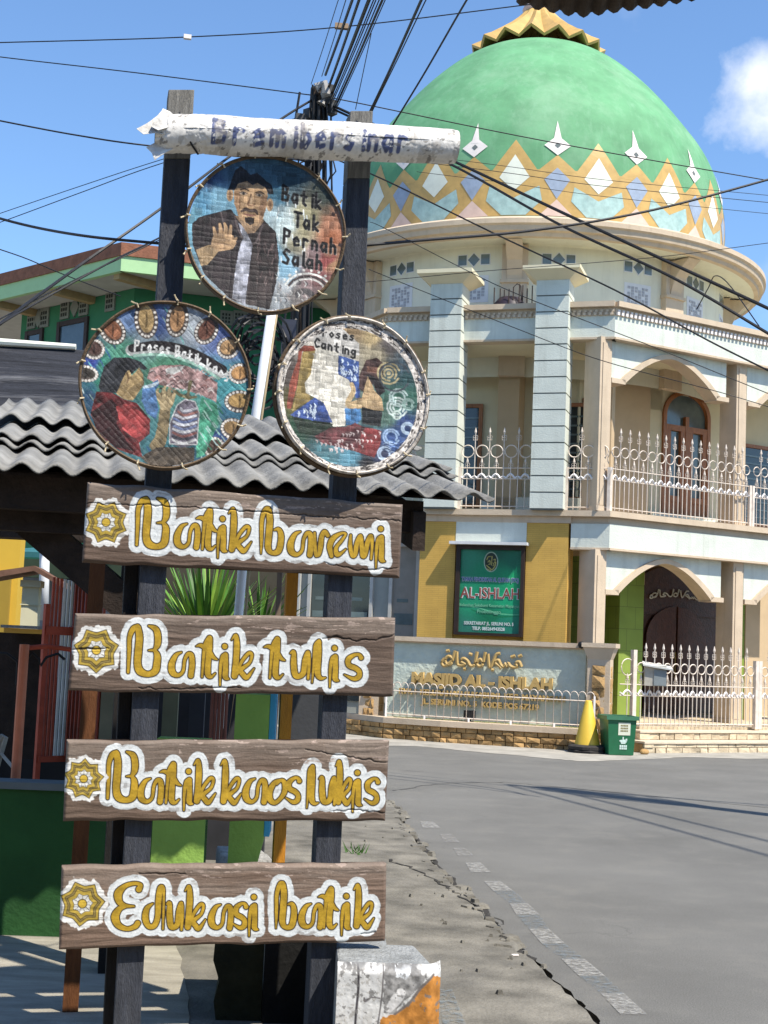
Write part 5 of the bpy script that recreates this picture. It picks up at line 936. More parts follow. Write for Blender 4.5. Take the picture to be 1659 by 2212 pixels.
# ---- cone, bin, rock, floodlight, camera, rebar
cp = G(1268, 1626); cn = thing('traffic_cone', 'yellow traffic cone on a black rubber base beside the green bin', 'cone', tuple(cp))
b = MB(); b.lathe([(.205, .10), (.192, .15), (.052, .79), (.042, .805), (.034, .80)], cp, 32); b.build('cone_body', mat('yellow_plastic', (.62, .42, .045), .5, .08, 5, spec=.4, dirt=.2, dcol=(.4, .28, .08)), cn, smooth=True)
b = MB(); b.lathe([(.001, 0), (.30, 0), (.31, .035), (.28, .055), (.001, .056)], cp, 8, ); b.lathe([(.29, .056), (.295, .10), (.25, .125), (.17, .13), (.001, .13)], cp, 16); b.build('cone_base', mat('black_rubber', (.035, .032, .03), .85, .3, 9, .3), cn)
bp_ = G(1333, 1630); bi = thing('litter_bin', 'open green metal litter bin with a white sticker beside the cone', 'bin', tuple(bp_)); ang = math.radians(14)
M_BIN = mat('green_bin_paint', (.012, .12, .05), .4, .15, 6, .05, 20, spec=.5, dirt=.3, dcol=(.03, .09, .05)); fb_ = Fr(tuple(bp_[:2]), 8)
b = MB(); q = lambda s, z, e=0: [fb_.pt(-s, s, z), fb_.pt(s, s, z), fb_.pt(s, -s, z), fb_.pt(-s, -s, z)]
b.hexa(q(.195, .01) + q(.225, .54))
bo = MB(); 
for (a0, a1, o0, o1) in ((-.255, .255, .225, .255), (-.255, .255, -.255, -.225), (-.255, -.225, -.225, .225), (.225, .255, -.225, .225)): bo.fb(fb_, a0, a1, o0, o1, .54, .60)
b.f = [f for f in b.f if f != (4, 5, 6, 7)]; body = b.build('bin_body', M_BIN, bi); body.modifiers.new('s', 'SOLIDIFY').thickness = .008
bo.build('bin_rim', mat('pale_green_rim', (.05, .16, .09), .5, .15), bi)
bs = MB(); fs_ = lambda x0, x1, z0, z1, o: bs.add([fb_.pt(x0, .1955 + (.03 * (z0 / .54)) + o, z0), fb_.pt(x1, .1955 + (.03 * (z0 / .54)) + o, z0), fb_.pt(x1, .1955 + (.03 * (z1 / .54)) + o, z1), fb_.pt(x0, .1955 + (.03 * (z1 / .54)) + o, z1)], [(0, 1, 2, 3)])
fs_(-.06, .13, .31, .50, .004); bs.build('sticker', mat('white_sticker', (.62, .64, .52), .5, .1), bi)
bs = MB()
for z in (.365, .405, .445):
    for k in range(5): fs_(-.025 + k * .024, -.007 + k * .024, z, z + .022, .007)
bs.build('sticker_print', mat('olive_print', (.20, .17, .06), .6, .2), bi)
bs = MB()
for x0, x1, z0, z1 in ((-.02, .015, .20, .24), (.03, .075, .20, .245), (-.01, .06, .18, .205), (.012, .03, .20, .285), (-.035, .0, .215, .235), (.06, .085, .22, .26)): fs_(x0, x1, z0, z1, .005)
for k in range(4): fs_(-.03 + k * .03, -.006 + k * .03, .13, .162, .005); fs_(-.03 + k * .03, -.006 + k * .03, .095, .125, .005)
bs.build('printed_mark', mat('white_print', (.55, .68, .62), .5, .1), bi)
rp = G(1392, 1630); b = MB(); b.box((rp[0], rp[1], .045), (.22, .16, .11), .4, 0, .7); o = b.build('rock', M_STONE); o.modifiers.new('v', 'SUBSURF').levels = 1; o.modifiers['v'].render_levels = 2; tag(o, 'small loose honey coloured rock on the ground right of the bin', 'rock')
fp = FW.on(1014, 1552, .22); fl = thing('floodlight', 'small black floodlight on the ledge aimed at the gold lettering', 'floodlight', tuple(fp))
b = MB(); b.box((fp[0], fp[1], .46), (.16, .12, .13), .5); b.build('lamp_housing', M_BLACK, fl); b = MB(); b.box((fp[0], fp[1], .375), (.05, .03, .07), .3); b.box((fp[0], fp[1], .345), (.14, .1, .012), .3); b.build('lamp_bracket', M_BLACK, fl)
sp_ = FW.on(1256, 1394, .12); sc_ = thing('security_camera', 'small dark dome camera under the coping beside the gate pillar', 'camera', tuple(sp_)); b = MB(); b.lathe([(.001, -.055), (.04, -.04), (.055, 0), (.055, .03), (.03, .06), (.001, .06)], sp_, 14); b.build('camera_dome', M_BLACK, sc_, smooth=True)
rbx = F1.pt(-1.75, -.45, 7.0); rt = thing('rebar_bundle', 'upright rusty reinforcing rods poking above the parapet between the two pillars', 'rebar', tuple(rbx))
for i in range(9):
    u = -2.25 + i * .085; h = 7.98 + .2 * rng.random(); b = MB()
    pts = [F1.pt(u, -.45 - .05 * (i % 3), 7.1), F1.pt(u + .03 * (rng.random() - .5), -.45 - .05 * (i % 3), h)]
    if i == 4: pts += [F1.pt(u + .06, -.5, h + .06), F1.pt(u + .13, -.5, h + .02), F1.pt(u + .15, -.5, h - .25)]
    b.tube(pts, .011, 5); b.build('rod', mat('rusty_rod', (.05, .035, .03), .8, .3), rt)
bkp = F1.pt(-2.03, -.75, 7.0); b = MB(); b.lathe([(.001, .95), (.2, .92), (.30, .80), (.34, .55), (.34, .1), (.001, .1)], bkp, 24); tag(b.build('water_drum', mat('dark_violet_plastic', (.03, .022, .035), .5, .2), smooth=True), 'dark rounded plastic drum behind the parapet rods', 'drum')
# ================================================================== ground, road and pavement
def asphalt():
    m = bpy.data.materials.new('sun_bleached_asphalt'); m.use_nodes = True; t = m.node_tree; b = t.nodes['Principled BSDF']; l = t.links.new; N = t.nodes.new; b.inputs['Roughness'].default_value = .92; b.inputs['Specular IOR Level'].default_value = .2
    tcn = N('ShaderNodeTexCoord'); o = tcn.outputs['Object']
    def noise(sc, det, lo, hi, a, c, ro=.6):
        n = N('ShaderNodeTexNoise'); n.inputs['Scale'].default_value = sc; n.inputs['Detail'].default_value = det; n.inputs['Roughness'].default_value = ro; l(o, n.inputs['Vector']); r = N('ShaderNodeMapRange'); r.inputs[1].default_value = lo; r.inputs[2].default_value = hi; r.inputs[3].default_value = a; r.inputs[4].default_value = c; l(n.outputs['Fac'], r.inputs[0]); return r.outputs[0], n
    grain, gn = noise(130, 3, .3, .7, .62, 1.38, .8); patch, _ = noise(.55, 8, .3, .7, .80, 1.16, .65); dust, _ = noise(2.2, 9, .52, .74, 0, .5, .72); stain, _ = noise(.9, 6, .60, .72, 0, .38, .6)
    v = N('ShaderNodeTexVoronoi'); v.feature = 'DISTANCE_TO_EDGE'; v.inputs['Scale'].default_value = .42; wn = N('ShaderNodeTexNoise'); wn.inputs['Scale'].default_value = 1.7; wn.inputs['Detail'].default_value = 6; l(o, wn.inputs['Vector'])
    ad = N('ShaderNodeVectorMath'); ad.operation = 'MULTIPLY_ADD'; ad.inputs[1].default_value = (.9, .9, .9); l(wn.outputs['Color'], ad.inputs[0]); l(o, ad.inputs[2]); l(ad.outputs[0], v.inputs['Vector'])
    cr = N('ShaderNodeMapRange'); cr.inputs[1].default_value = 0; cr.inputs[2].default_value = .006; cr.inputs[3].default_value = .22; cr.inputs[4].default_value = 0; l(v.outputs['Distance'], cr.inputs[0]); msk, _ = noise(.35, 3, .48, .6, 0, 1); cm = N('ShaderNodeMath'); cm.operation = 'MULTIPLY'; l(cr.outputs[0], cm.inputs[0]); l(msk, cm.inputs[1])
    mu = N('ShaderNodeMath'); mu.operation = 'MULTIPLY'; l(grain, mu.inputs[0]); l(patch, mu.inputs[1]); c0 = N('ShaderNodeVectorMath'); c0.operation = 'SCALE'; c0.inputs[0].default_value = (.148, .145, .135); l(mu.outputs[0], c0.inputs['Scale'])
    def mixc(src, fac, col):
        x = N('ShaderNodeMixRGB'); x.inputs['Color2'].default_value = col + (1,); l(fac, x.inputs['Fac']); l(src, x.inputs['Color1']); return x.outputs[0]
    c = mixc(c0.outputs[0], dust, (.19, .18, .158)); c = mixc(c, stain, (.09, .086, .08)); c = mixc(c, cm.outputs[0], (.03, .028, .025)); l(c, b.inputs['Base Color'])
    bp = N('ShaderNodeBump'); bp.inputs['Strength'].default_value = .5; bp.inputs['Distance'].default_value = .01; l(gn.outputs['Fac'], bp.inputs['Height']); l(bp.outputs[0], b.inputs['Normal']); return m
M_ASPH = asphalt()
M_DUST = mat('dusty_ground', (.26, .23, .18), .95, .2, 1.5, .4, 80)
M_PAVE = mat('worn_concrete', (.165, .153, .128), .95, .5, 3.2, .45, 60, dirt=.8, dcol=(.115, .11, .10))
M_APR = mat('pale_concrete_apron', (.33, .31, .27), .95, .25, 3, .4, 90, dirt=.4, dcol=(.20, .19, .17))
def sheet(name, pts, z, m, kind='structure', thick=.0):
    b = MB(); n = len(pts); b.add([(p[0], p[1], z) for p in pts], [tuple(range(n))])
    o = b.build(name, m); tag(o, kind=kind); return o
big = [(-400, -30), (400, -30), (400, 900), (-400, 900)]
sheet('ground', big, -.05, M_DUST)
def jag(pts, n, a, seed):
    r = np.random.default_rng(seed); o = []
    for p, q in zip(pts[:-1], pts[1:]):
        for k in range(n):
            t = k / n; w = np.array(p[:2]) * (1 - t) + np.array(q[:2]) * t; o.append((w[0] + r.uniform(-a, a), w[1] + r.uniform(-a, a)))
    o.append(tuple(pts[-1][:2])); return o
edge = [(1.9, -6), (1.55, 3.5)] + [tuple(G(x, y)[:2]) for x, y in ((1300, 2212), (1225, 2140), (1150, 2072), (1108, 2040), (1060, 1985), (1000, 1925), (930, 1850), (885, 1795), (868, 1755), (840, 1728))] + [(-3, 14.6), (-12, 16.5), (-60, 20)]
EJ = jag(edge, 9, .022, 3)
sheet('road', EJ + [(-60, 26), (0, 26.5), (3, 25), (30, 45), (80, 80), (80, -6)], 0.0, M_ASPH)
b = MB(); n = len(EJ); pv = EJ + [(-60, 19.9), (-60, -6)]; inn = [(x - .05, y - .02) for x, y in EJ]
b.add([(x, y, .028) for x, y in inn] + [(-60.1, -6, .028)], [tuple(range(n + 1))]); b.add([(x, y, .028) for x, y in inn] + [(x - .012, y, -.03) for x, y in EJ], [(i, i + 1, n + i + 1, n + i) for i in range(n - 1)])
tag(b.build('pavement', M_PAVE), kind='structure')
sheet('concrete_apron', jag([tuple(q) for q in ((-6, 3.5), (-.62, 3.5), (-.66, 5.2), (-.72, 6.0), (-.95, 7.06), (-6, 7.02))], 6, .015, 12), .033, mat('pale_worn_concrete', (.32, .295, .24), .93, .25, 3.5, .6, 60, dirt=.6, dcol=(.22, .20, .165), stretch=(1, 3.5, 1)))
# crumbling edge of the pavement and a lower broken lip
b = MB(); r_ = np.random.default_rng(8)
for i in range(40, len(EJ) - 30):
    if r_.random() < .9:
        x, y = EJ[i]; s = r_.uniform(.02, .06); b.box((x - .06 + r_.uniform(-.05, .06), y + r_.uniform(-.05, .05), .02), (s * 1.8, s * 2.2, r_.uniform(.012, .04)), r_.uniform(0, 3), 0, .7)
tag(b.build('edge_rubble', M_PAVE), kind='stuff')
M_CRACK = mat('dark_crack', (.035, .032, .028), .95, .3, 10)
def gline(name, pts, w, m, z=.004, seed=1, a=.03):
    P_ = jag([G(x, y) for x, y in pts], 10, a, seed); b = MB(); r = np.random.default_rng(seed + 50); L_ = []; R_ = []
    for i, p in enumerate(P_):
        q = np.array(P_[min(i + 1, len(P_) - 1)]) - np.array(P_[max(0, i - 1)]); q = q / (np.linalg.norm(q) + 1e-9); nn = np.array([-q[1], q[0]]) * w * r.uniform(.15, 1); L_.append((p[0] + nn[0], p[1] + nn[1], z)); R_.append((p[0] - nn[0], p[1] - nn[1], z))
    k = len(P_); b.add(L_ + R_, [(i, i + 1, k + i + 1, k + i) for i in range(k - 1)]); return tag(b.build(name, m), kind='structure')
gline('road_gutter_crack', [(884, 1797), (930, 1855), (1000, 1932), (1060, 1990), (1108, 2043), (1150, 2076)], .035, M_CRACK, .006, 4, .02)
gline('pavement_crack', [(838, 1866), (900, 1890), (980, 1934), (1030, 1970), (1085, 2010)], .014, M_CRACK, .032, 5, .03)
gline('road_patch_seam', [(848, 1708), (960, 1692), (1090, 1690), (1330, 1712), (1659, 1745)], .018, mat('tar_seam', (.085, .083, .08), .9, .2), .004, 6, .03)
def worn_paint(name, col, thr):
    m = bpy.data.materials.new(name); m.use_nodes = True; t = m.node_tree; b = t.nodes['Principled BSDF']; l = t.links.new; b.inputs['Roughness'].default_value = .9
    tcn = t.nodes.new('ShaderNodeTexCoord'); n = t.nodes.new('ShaderNodeTexNoise'); n.inputs['Scale'].default_value = 26; n.inputs['Detail'].default_value = 9; n.inputs['Roughness'].default_value = .75; l(tcn.outputs['Object'], n.inputs['Vector'])
    r = t.nodes.new('ShaderNodeMapRange'); r.inputs[1].default_value = thr; r.inputs[2].default_value = thr + .22; r.inputs[4].default_value = .8; l(n.outputs['Fac'], r.inputs[0])
    b.inputs['Base Color'].default_value = col + (1,); l(r.outputs[0], b.inputs['Alpha']); return m
M_RW = worn_paint('worn_white_road_paint', (.33, .322, .30), .38); M_RF = worn_paint('faded_white_road_paint', (.30, .29, .27), .42); M_RB = worn_paint('worn_blue_road_paint', (.17, .205, .225), .46)
c7 = lambda x, y: G(648 + x / 2, 1475.5 + y / 2)
FAINT = [[(605, 655), (655, 655), (690, 690), (622, 690)], [(662, 715), (715, 715), (752, 748), (682, 748)]]
DASH = [[(520, 600), (575, 600), (605, 627), (530, 627)], [(715, 778), (780, 778), (825, 820), (738, 820)], [(795, 858), (865, 858), (922, 900), (835, 900)], [(905, 955), (985, 955), (1035, 1003), (935, 1003)], [(990, 1065), (1075, 1065), (1145, 1128), (1045, 1128)], [(1130, 1195), (1230, 1195), (1320, 1270), (1205, 1268)], [(1300, 1345), (1400, 1345), (1500, 1435), (1385, 1435)]]
for q in FAINT: b = MB(); b.add([(p[0], p[1], .004) for p in (c7(*w) for w in q)], [(0, 1, 2, 3)]); tag(b.build('road_marking', M_RF), kind='structure')
for i, q in enumerate(DASH):
    b = MB(); b.add([(p[0], p[1], .004) for p in (c7(*w) for w in q)], [(0, 1, 2, 3)]); tag(b.build('road_marking', M_RW), kind='structure')
    if i + 1 < len(DASH) and i in (2, 3, 4, 5):
        n2 = DASH[i + 1]; b = MB(); b.add([(p[0], p[1], .004) for p in (c7(*w) for w in (q[3], q[2], n2[1], n2[0]))], [(0, 1, 2, 3)]); tag(b.build('road_marking', M_RB), kind='structure')
ap = [tuple(G(x, y)[:2]) for x, y in ((800, 1612), (900, 1612), (1060, 1628), (1200, 1640), (1262, 1645), (1380, 1641), (1480, 1636), (1659, 1640), (1700, 1641))]
sheet('apron', jag(ap, 5, .05, 9) + [(9, 27), (0, 26), (-2, 25.5)], .004, M_APR)
sheet('blue_ground_paint', [tuple(G(x, y)[:2]) for x, y in ((945, 2150), (975, 2150), (1010, 2240), (960, 2260))], .033, M_RB)
lp = G(1112, 2078); b = MB(); b.box((lp[0], lp[1], .034), (.035, .018, .006), .3); tag(b.build('paper_scrap', M_WHITEP), 'small white scrap of paper lying on the dusty pavement', 'litter')
b = MB(); r_ = np.random.default_rng(18)
for i in range(55):
    k = r_.integers(20, len(EJ) - 28); x, y = EJ[k]; x -= abs(r_.normal(0, .35)); y += r_.normal(0, .1); q = r_.uniform(.006, .02); b.box((x, y, .03 + q * .3), (q * 1.6, q * 1.2, q), r_.uniform(0, 3), 0, .6)
tag(b.build('gravel', M_PAVE), kind='stuff')
hb = thing('house', 'unseen two storey house row added opposite the mosque to cut sky light', 'house', (0, -9, 0)); b = MB(); b.box((0, -10, 3.6), (44, 5, 7.2)); b.build('wall', mat('old_cream_plaster', (.32, .29, .24), .9, .1, 2), hb); b = MB(); b.box((0, -10, 7.4), (45, 6, .3)); b.build('roof', M_DUST, hb)  # out-of-view house row, added to block low sky light from behind
# ================================================================== painted block by the right post
M_BLOCK = paint_mat('flaking_painted_concrete', .95, .25, 60, .1)
BF = Fr(tuple(G(840, 2212 + 30)[:2]), 3); BF.A[1] = 5.02; BF.A[0] = 0.0
ub0, zb0 = BF.uz(730, 2082); ub1, _ = BF.uz(957, 2085); ZT = zb0
blk = thing('painted_block', 'flaking white and orange painted concrete block at the foot of the right post', 'concrete block', tuple(BF.pt((ub0 + ub1) / 2, -.2, 0)))
nx, nz = 170, 190; uu, zz = np.meshgrid(np.linspace(ub0, ub1, nx), np.linspace(ZT, -.05, nz)); PXb = 730 + (uu - ub0) / (ub1 - ub0) * 227; PYb = 2083 + (ZT - zz) / (ub1 - ub0) * 227
cv = Canvas((PXb - 675) / .2604, (PYb - 1836.2) / .2604, (.56, .56, .55)); X, Y = cv.X, cv.Y; fl_ = fbm(X, Y, 120, 3, 5); OR = (.44, .19, .045)
cv.fill((fl_ > .60) * .35, (.44, .43, .41)); cv.fill((fbm(X, Y, 26, 33, 5) > .66) * .6, (.30, .28, .25)); cv.fill(np.clip((Y - 1250) / 900, 0, .5) * (fbm(X * 3, Y * .6, 60, 44) > .5), (.36, .32, .26)); cv.poly([(600, 950), (830, 940), (960, 1040), (830, 1180), (700, 1330), (600, 1330)], (.26, .255, .25), .5, 3, 40, 30); cv.poly([(690, 950), (830, 950), (800, 1050), (700, 1040)], (.58, .60, .62), .3, 5, 50, 20)
cv.poly([(1000, 1020), (1100, 1080), (1100, 2200), (400, 2200), (590, 1370), (700, 1340), (830, 1240), (900, 1130)], OR, .35, 4, 70, 20); cv.stroke([(1010, 1020, 10), (900, 1130, 12), (820, 1240, 12), (700, 1340, 9)], (.16, .14, .13), 8)
cv.stroke([(740, 1170, 40), (700, 1230, 45), (650, 1300, 30)], (.62, .61, .60), 6); cv.stroke([(380, 960, 9), (388, 1150, 11), (375, 1443, 10), (380, 2000, 10)], (.06, .055, .06)); cv.stroke([(590, 960, 5), (585, 1200, 6), (560, 1440, 6)], (.12, .11, .11)); cv.stroke([(440, 1215, 6), (450, 1240, 12), (500, 1210, 6), (570, 1215, 5)], (.14, .13, .13))
top_ = np.clip((975 + (fl_ - .5) * 160 - Y) / 40, 0, 1); cv.fill(top_ * (fbm(X, Y, 50, 9) > .42), (.19, .19, .19), .3, 6); cv.fill((fbm(X, Y, 35, 12, 5) > .66) * .8, (.16, .155, .15))
V = BF.A + uu[..., None] * BF.d + ((fl_ - .5) * .008 - np.clip((X - 960) / 140, 0, 1) ** 2 * .09 - np.clip((1030 - Y) / 90, 0, 1) ** 2 * .045)[..., None] * BF.n + zz[..., None] * np.array([0, 0, 1.0])
grid_mesh('block_face', V, cv.c, M_BLOCK, blk)
M_CONC = mat('grey_worn_concrete', (.25, .26, .26), .92, .3, 16, .8, 70, dirt=.5, dcol=(.40, .40, .38))
b = MB(); b.hexa([BF.pt(ub0, -.004, -.05), BF.pt(ub1 - .012, -.03, -.05), BF.pt(ub1 - .03, -.44, -.05), BF.pt(ub0, -.44, -.05), BF.pt(ub0, -.024, ZT - .003), BF.pt(ub1 - .03, -.05, ZT - .005), BF.pt(ub1 - .07, -.40, ZT - .012), BF.pt(ub0, -.40, ZT - .01)]); b.build('block_core', M_CONC, blk, bevel=.012)
b = MB(); b.fb(BF, ub0 - .1, ub0 + .56 * (ub1 - ub0), -1.05, -.46, -.05, ZT - .03); b.build('block_step', M_CONC, blk, bevel=.02)
# ================================================================== roadside shed with corrugated roof
TH = 12.0; EV = Fr((-.3, 6.27), TH); ze = EV.uz(530, 1050)[1]
M_ASB = mat('grey_fibre_cement', (.215, .212, .20), .92, .35, 4.2, .5, 50, dirt=.8, dcol=(.10, .10, .098), streak=.5, scol=(.12, .12, .115)); M_BEAM = mat('dark_brown_beam', (.030, .020, .015), .85, .4, 8, .4, 50)
u_r, _ = EV.uz(1068, 1080); u_l = EV.uz(-90, 1030)[0]
shed = thing('roadside_shed', 'open roadside shed with a wavy grey fibre cement roof on timber posts', 'shed', tuple(EV.pt(-1, -1, 0)))
def wave_sheet(fr, u0, u1, o0, z0, o1, z1, pitch, amp, nseg, name, m, parent, seed=0, drop=.0):
    nu = int((u1 - u0) / pitch * 12); us = np.linspace(u0, u1, nu); r = np.random.default_rng(seed); js = np.linspace(0, 1, nseg)
    V = []; F_ = []
    for t in js:
        for u in us:
            p = fr.pt(u + .006 * math.sin(t * 5 + u), o0 + (o1 - o0) * t, z0 + (z1 - z0) * t + amp * math.cos(2 * math.pi * u / pitch) + .004 * math.sin(u * 3 + t * 4)); V.append(p)
    for j in range(nseg - 1):
        for i in range(nu - 1): F_.append((j * nu + i, j * nu + i + 1, (j + 1) * nu + i + 1, (j + 1) * nu + i))
    b = MB(); b.add(V, F_); o = b.build(name, m, parent, smooth=True); o.modifiers.new('s', 'SOLIDIFY').thickness = .009; return o
PT = .145; SL = math.tan(math.radians(13.5))
def rz(o): return ze + .012 + (-o) * SL
for k, (a, c) in enumerate(((0, -1.05), (-.80, -1.72), (-1.50, -3.05))):
    wave_sheet(EV, u_l, u_r, a, rz(a) + .03 * k + (.014 if k else 0), c, rz(c) + .03 * k - .01, PT, .020, 7, 'roof_sheet', M_ASB, shed, k)
    if k == 1: wave_sheet(EV, u_l, u_r, -.70, rz(-.70) + .018, -.98, rz(-.98) + .018, PT, .020, 3, 'roof_sheet', M_ASB, shed, 9)
b = MB(); 
for o in (-.16, -1.2, -2.3): b.fb(EV, u_l, u_r - .30, o - .10, o, rz(o) - .20, rz(o) - .05)
b.build('purlin', M_BEAM, shed); b = MB(); b.prism([EV.pt(u_l, -.22, rz(-.22) - .045), EV.pt(u_r - .12, -.22, rz(-.22) - .045), EV.pt(u_r - .12, -2.98, rz(-2.98) - .0), EV.pt(u_l, -2.98, rz(-2.98) - .0)], (0, 0, .012)); b.build('roof_lining', M_BEAM, shed); b = MB()
b.fb(EV, u_l, u_r - .42, -.34, -.26, ze - .24, ze - .06); b.hexa([EV.pt(u_r - .36, -.1, ze - .24), EV.pt(u_r - .30, -.1, ze - .24), EV.pt(u_r - .30, -2.6, ze + .3), EV.pt(u_r - .36, -2.6, ze + .3), EV.pt(u_r - .36, -.1, ze - .06), EV.pt(u_r - .30, -.1, ze - .06), EV.pt(u_r - .30, -2.6, ze + .52), EV.pt(u_r - .36, -2.6, ze + .52)]); b.build('fascia_beam', M_BEAM, shed)
def vpost(name, px, py, Y, w, d, z0, z1, m, parent, lab=None):
    p = P(px, py, Y); b = MB(); b.box((p[0], p[1], (z0 + z1) / 2), (w, d, z1 - z0), math.radians(TH)); o = b.build(name, m, parent)
    if lab: o['label'] = lab
    return o
M_RUST = mat('rust_brown_timber', (.115, .043, .014), .8, .3, 8, .3, 50, stretch=(5, 5, .8), dirt=.3, dcol=(.06, .03, .015)); M_ORNG = mat('orange_painted_timber', (.46, .19, .015), .7, .2, 8, .3, 50, stretch=(5, 5, .8), dirt=.3, dcol=(.25, .11, .03))
vpost('shed_post', 172, 1850, 5.75, .062, .07, -.02, 2.05, M_RUST, shed, 'rust brown front post'); vpost('shed_post', 616, 1550, 7.5, .062, .06, -.02, 2.42, M_ORNG, shed, 'orange painted post')
p0, p1 = P(-10, 1065, 6.35), P(292, 1325, 6.35); b = MB(); q = (p1 - p0); q /= np.linalg.norm(q); nn = np.cross(q, (0, 1, 0)); b.prism([p0 - nn * .075, p1 - nn * .075, p1 + nn * .075, p0 + nn * .075], (0, .09, 0)); b.build('diagonal_brace', M_BEAM, shed)
vpost('shed_post', 283, 1290, 6.42, .1, .1, -.02, 2.2, M_BLACKT, shed, 'black inner post'); vpost('shed_post', 206, 1290, 8.3, .09, .09, -.02, 2.4, M_BEAM, shed, 'dark brown rear post')
# low green wall and gate pillar of the shed
M_GW = mat('green_painted_wall', (.018, .075, .018), .8, .2, 3, .25, 40, dirt=.5, dcol=(.012, .04, .016)); M_GW2 = mat('light_green_painted_wall', (.25, .42, .085), .8, .12, 3, .3, 40, dirt=.35, dcol=(.16, .28, .06))
lw = thing('green_low_wall', 'low green painted wall with a dark capping under the shed roof', 'wall', tuple(P(150, 2000, 7.1)))
GF = Fr((0, 7.15), 2); ul, ur = GF.uz(-80, 1850)[0], GF.uz(440, 1850)[0]; zt = GF.uz(60, 1705)[1]
b = MB(); b.fb(GF, ul, ur, -.14, 0, -.02, zt); b.build('wall_panel', M_GW, lw); b = MB(); b.fb(GF, ul, GF.uz(150, 1700)[0], -.16, .02, zt, zt + .035); b.build('wall_cap', M_GROOVE, lw)
b = MB(); b.fb(GF, GF.uz(326, 1850)[0], ur, -.13, .006, .0, zt + .28); b.build('end_pier', M_GW2, lw)
gpl = thing('green_gate_pillar', 'light green gate pillar with a blue edged right side and broken base', 'gate pillar', tuple(P(545, 1900, 7.4)))
GP = Fr((0, 7.4), 2); a, c = GP.uz(500, 1700)[0], GP.uz(574, 1700)[0]; zt2 = GP.uz(540, 1500)[1]
b = MB(); b.fprism(GP, [(a, 0), (a + (c - a) * .45, 0), (a + (c - a) * .65, .22), (a + (c - a) * .8, .34), (c, .50), (c, zt2), (a, zt2)], -.3, 0); b.build('pillar_body', M_GW2, gpl)
b = MB(); b.fb(GP, c + .002, c + .03, -.28, -.01, .52, zt2 + .02); b.build('blue_edge', mat('sky_blue_paint', (.06, .33, .52), .7, .1), gpl)
# low kerb wall running back from the painted block
kw = thing('kerb_wall', 'low worn pale kerb wall running back from the painted block to the green gate pillar', 'kerb', (-.3, 7, 0)); b = MB(); r2_ = np.random.default_rng(6); k0, k1 = np.array([-.10, 6.0, 0]), np.array([-.66, 8.5, 0]); n_ = 14; dv = (k1 - k0) / n_
for i in range(n_):
    a, c = k0 + dv * i, k0 + dv * (i + .985); h = .30 + r2_.uniform(-.02, .02); w = np.array([-.26, -.05, 0]); j = lambda: r2_.uniform(-.008, .008, 3)
    b.hexa([a, a + w, c + w, c, a + (j()) + (0, 0, h), a + w + j() + (0, 0, h), c + w + j() + (0, 0, h), c + j() + (0, 0, h)])
b.build('kerb_blocks', mat('worn_pale_concrete', (.36, .35, .33), .92, .35, 7, .8, 50, dirt=.9, dcol=(.11, .105, .10)), kw, bevel=.012)
# stack of things behind the wall: red and white slatted gate, red pipe rail, corrugated sheets
M_RED = mat('red_oxide_paint', (.42, .065, .03), .6, .25, 9, .2, 50, dirt=.3, dcol=(.14, .03, .02)); M_SAL = mat('salmon_red_pipe', (.52, .16, .08), .5, .15, 9, .1, 40); M_WHT = mat('white_slat_paint', (.76, .76, .74), .6, .1, 9, dirt=.25, dcol=(.35, .32, .28))
gt = thing('slatted_gate', 'red and white slatted metal gate standing open behind the green wall', 'gate', tuple(P(120, 1700, 8.6)))
GG = Fr(tuple(P(88, 1618, 8.2)[:2]), 40); 
for nm, m, rows in (('red_slat', M_RED, (0, 1, 2, 6, 7, 8, 9, 13, 14)), ('white_slat', M_WHT, (3, 4, 5, 10, 11, 12))):
    b = MB()
    for i in rows: u = .012 + i * .0245; b.fb(GG, u, u + .014, -.012, 0, .80, 1.86 - .003 * i)
    b.build(nm, m, gt)
b = MB(); b.fb(GG, -.02, .40, .002, .02, 1.52, 1.57); b.fb(GG, -.02, .40, .002, .02, .78, .815); b.fb(GG, -.03, .0, -.02, .01, .0, 1.7); b.fb(GG, .37, .4, -.02, .01, .0, 1.6); b.build('gate_frame', M_RED, gt)
pp = thing('red_pipe_rail', 'salmon red pipe post with a bent rail in front of the slatted gate', 'railing', tuple(P(40, 1690, 7.3)))
b = MB(); b.tube([P(33, 1690, 7.3), P(53, 1392, 7.3)], .026, 12); b.build('pipe_post', M_SAL, pp); b = MB(); b.tube([P(55, 1400, 7.3), P(100, 1396, 7.4), P(160, 1404, 7.5)], .013, 8)
b.build('top_rail', M_RED, pp); b = MB(); b.tube([P(-20, 1410, 7.32), P(15, 1412, 7.32), P(38, 1430, 7.32), P(36, 1480, 7.32)], .008, 6); b.tube([P(52, 1428, 7.32), P(70, 1410, 7.32), P(85, 1425, 7.32), P(88, 1438, 7.32), P(100, 1420, 7.32), P(125, 1412, 7.32), P(140, 1425, 7.32)], .008, 6); b.build('scroll_bar', M_BLACK, pp)
ld = thing('leaning_slats', 'pale wooden slats leaning in the dark corner at the left edge', 'slats', tuple(P(5, 1600, 7.6)))
b = MB(); b.tube([P(-10, 1610, 7.6), P(8, 1590, 7.6), P(12, 1592, 7.6), P(-8, 1660, 7.6)], .016, 4); b.tube([P(-10, 1590, 7.6), P(2, 1588, 7.6), P(-8, 1630, 7.6)], .016, 4); b.tube([P(0, 1625, 7.6), P(28, 1658, 7.5)], .012, 4); b.build('slat', mat('pale_grey_wood', (.36, .34, .29), .85, .2), ld)
b = MB(); a = P(460, 1500, 8.6); 
CR = Fr((a[0], a[1]), 0)
rs_ = wave_sheet(CR, -.02, .075, 0, .35, .001, 1.35, .028, .0, 2, 'tmp', M_RED, None) if False else None
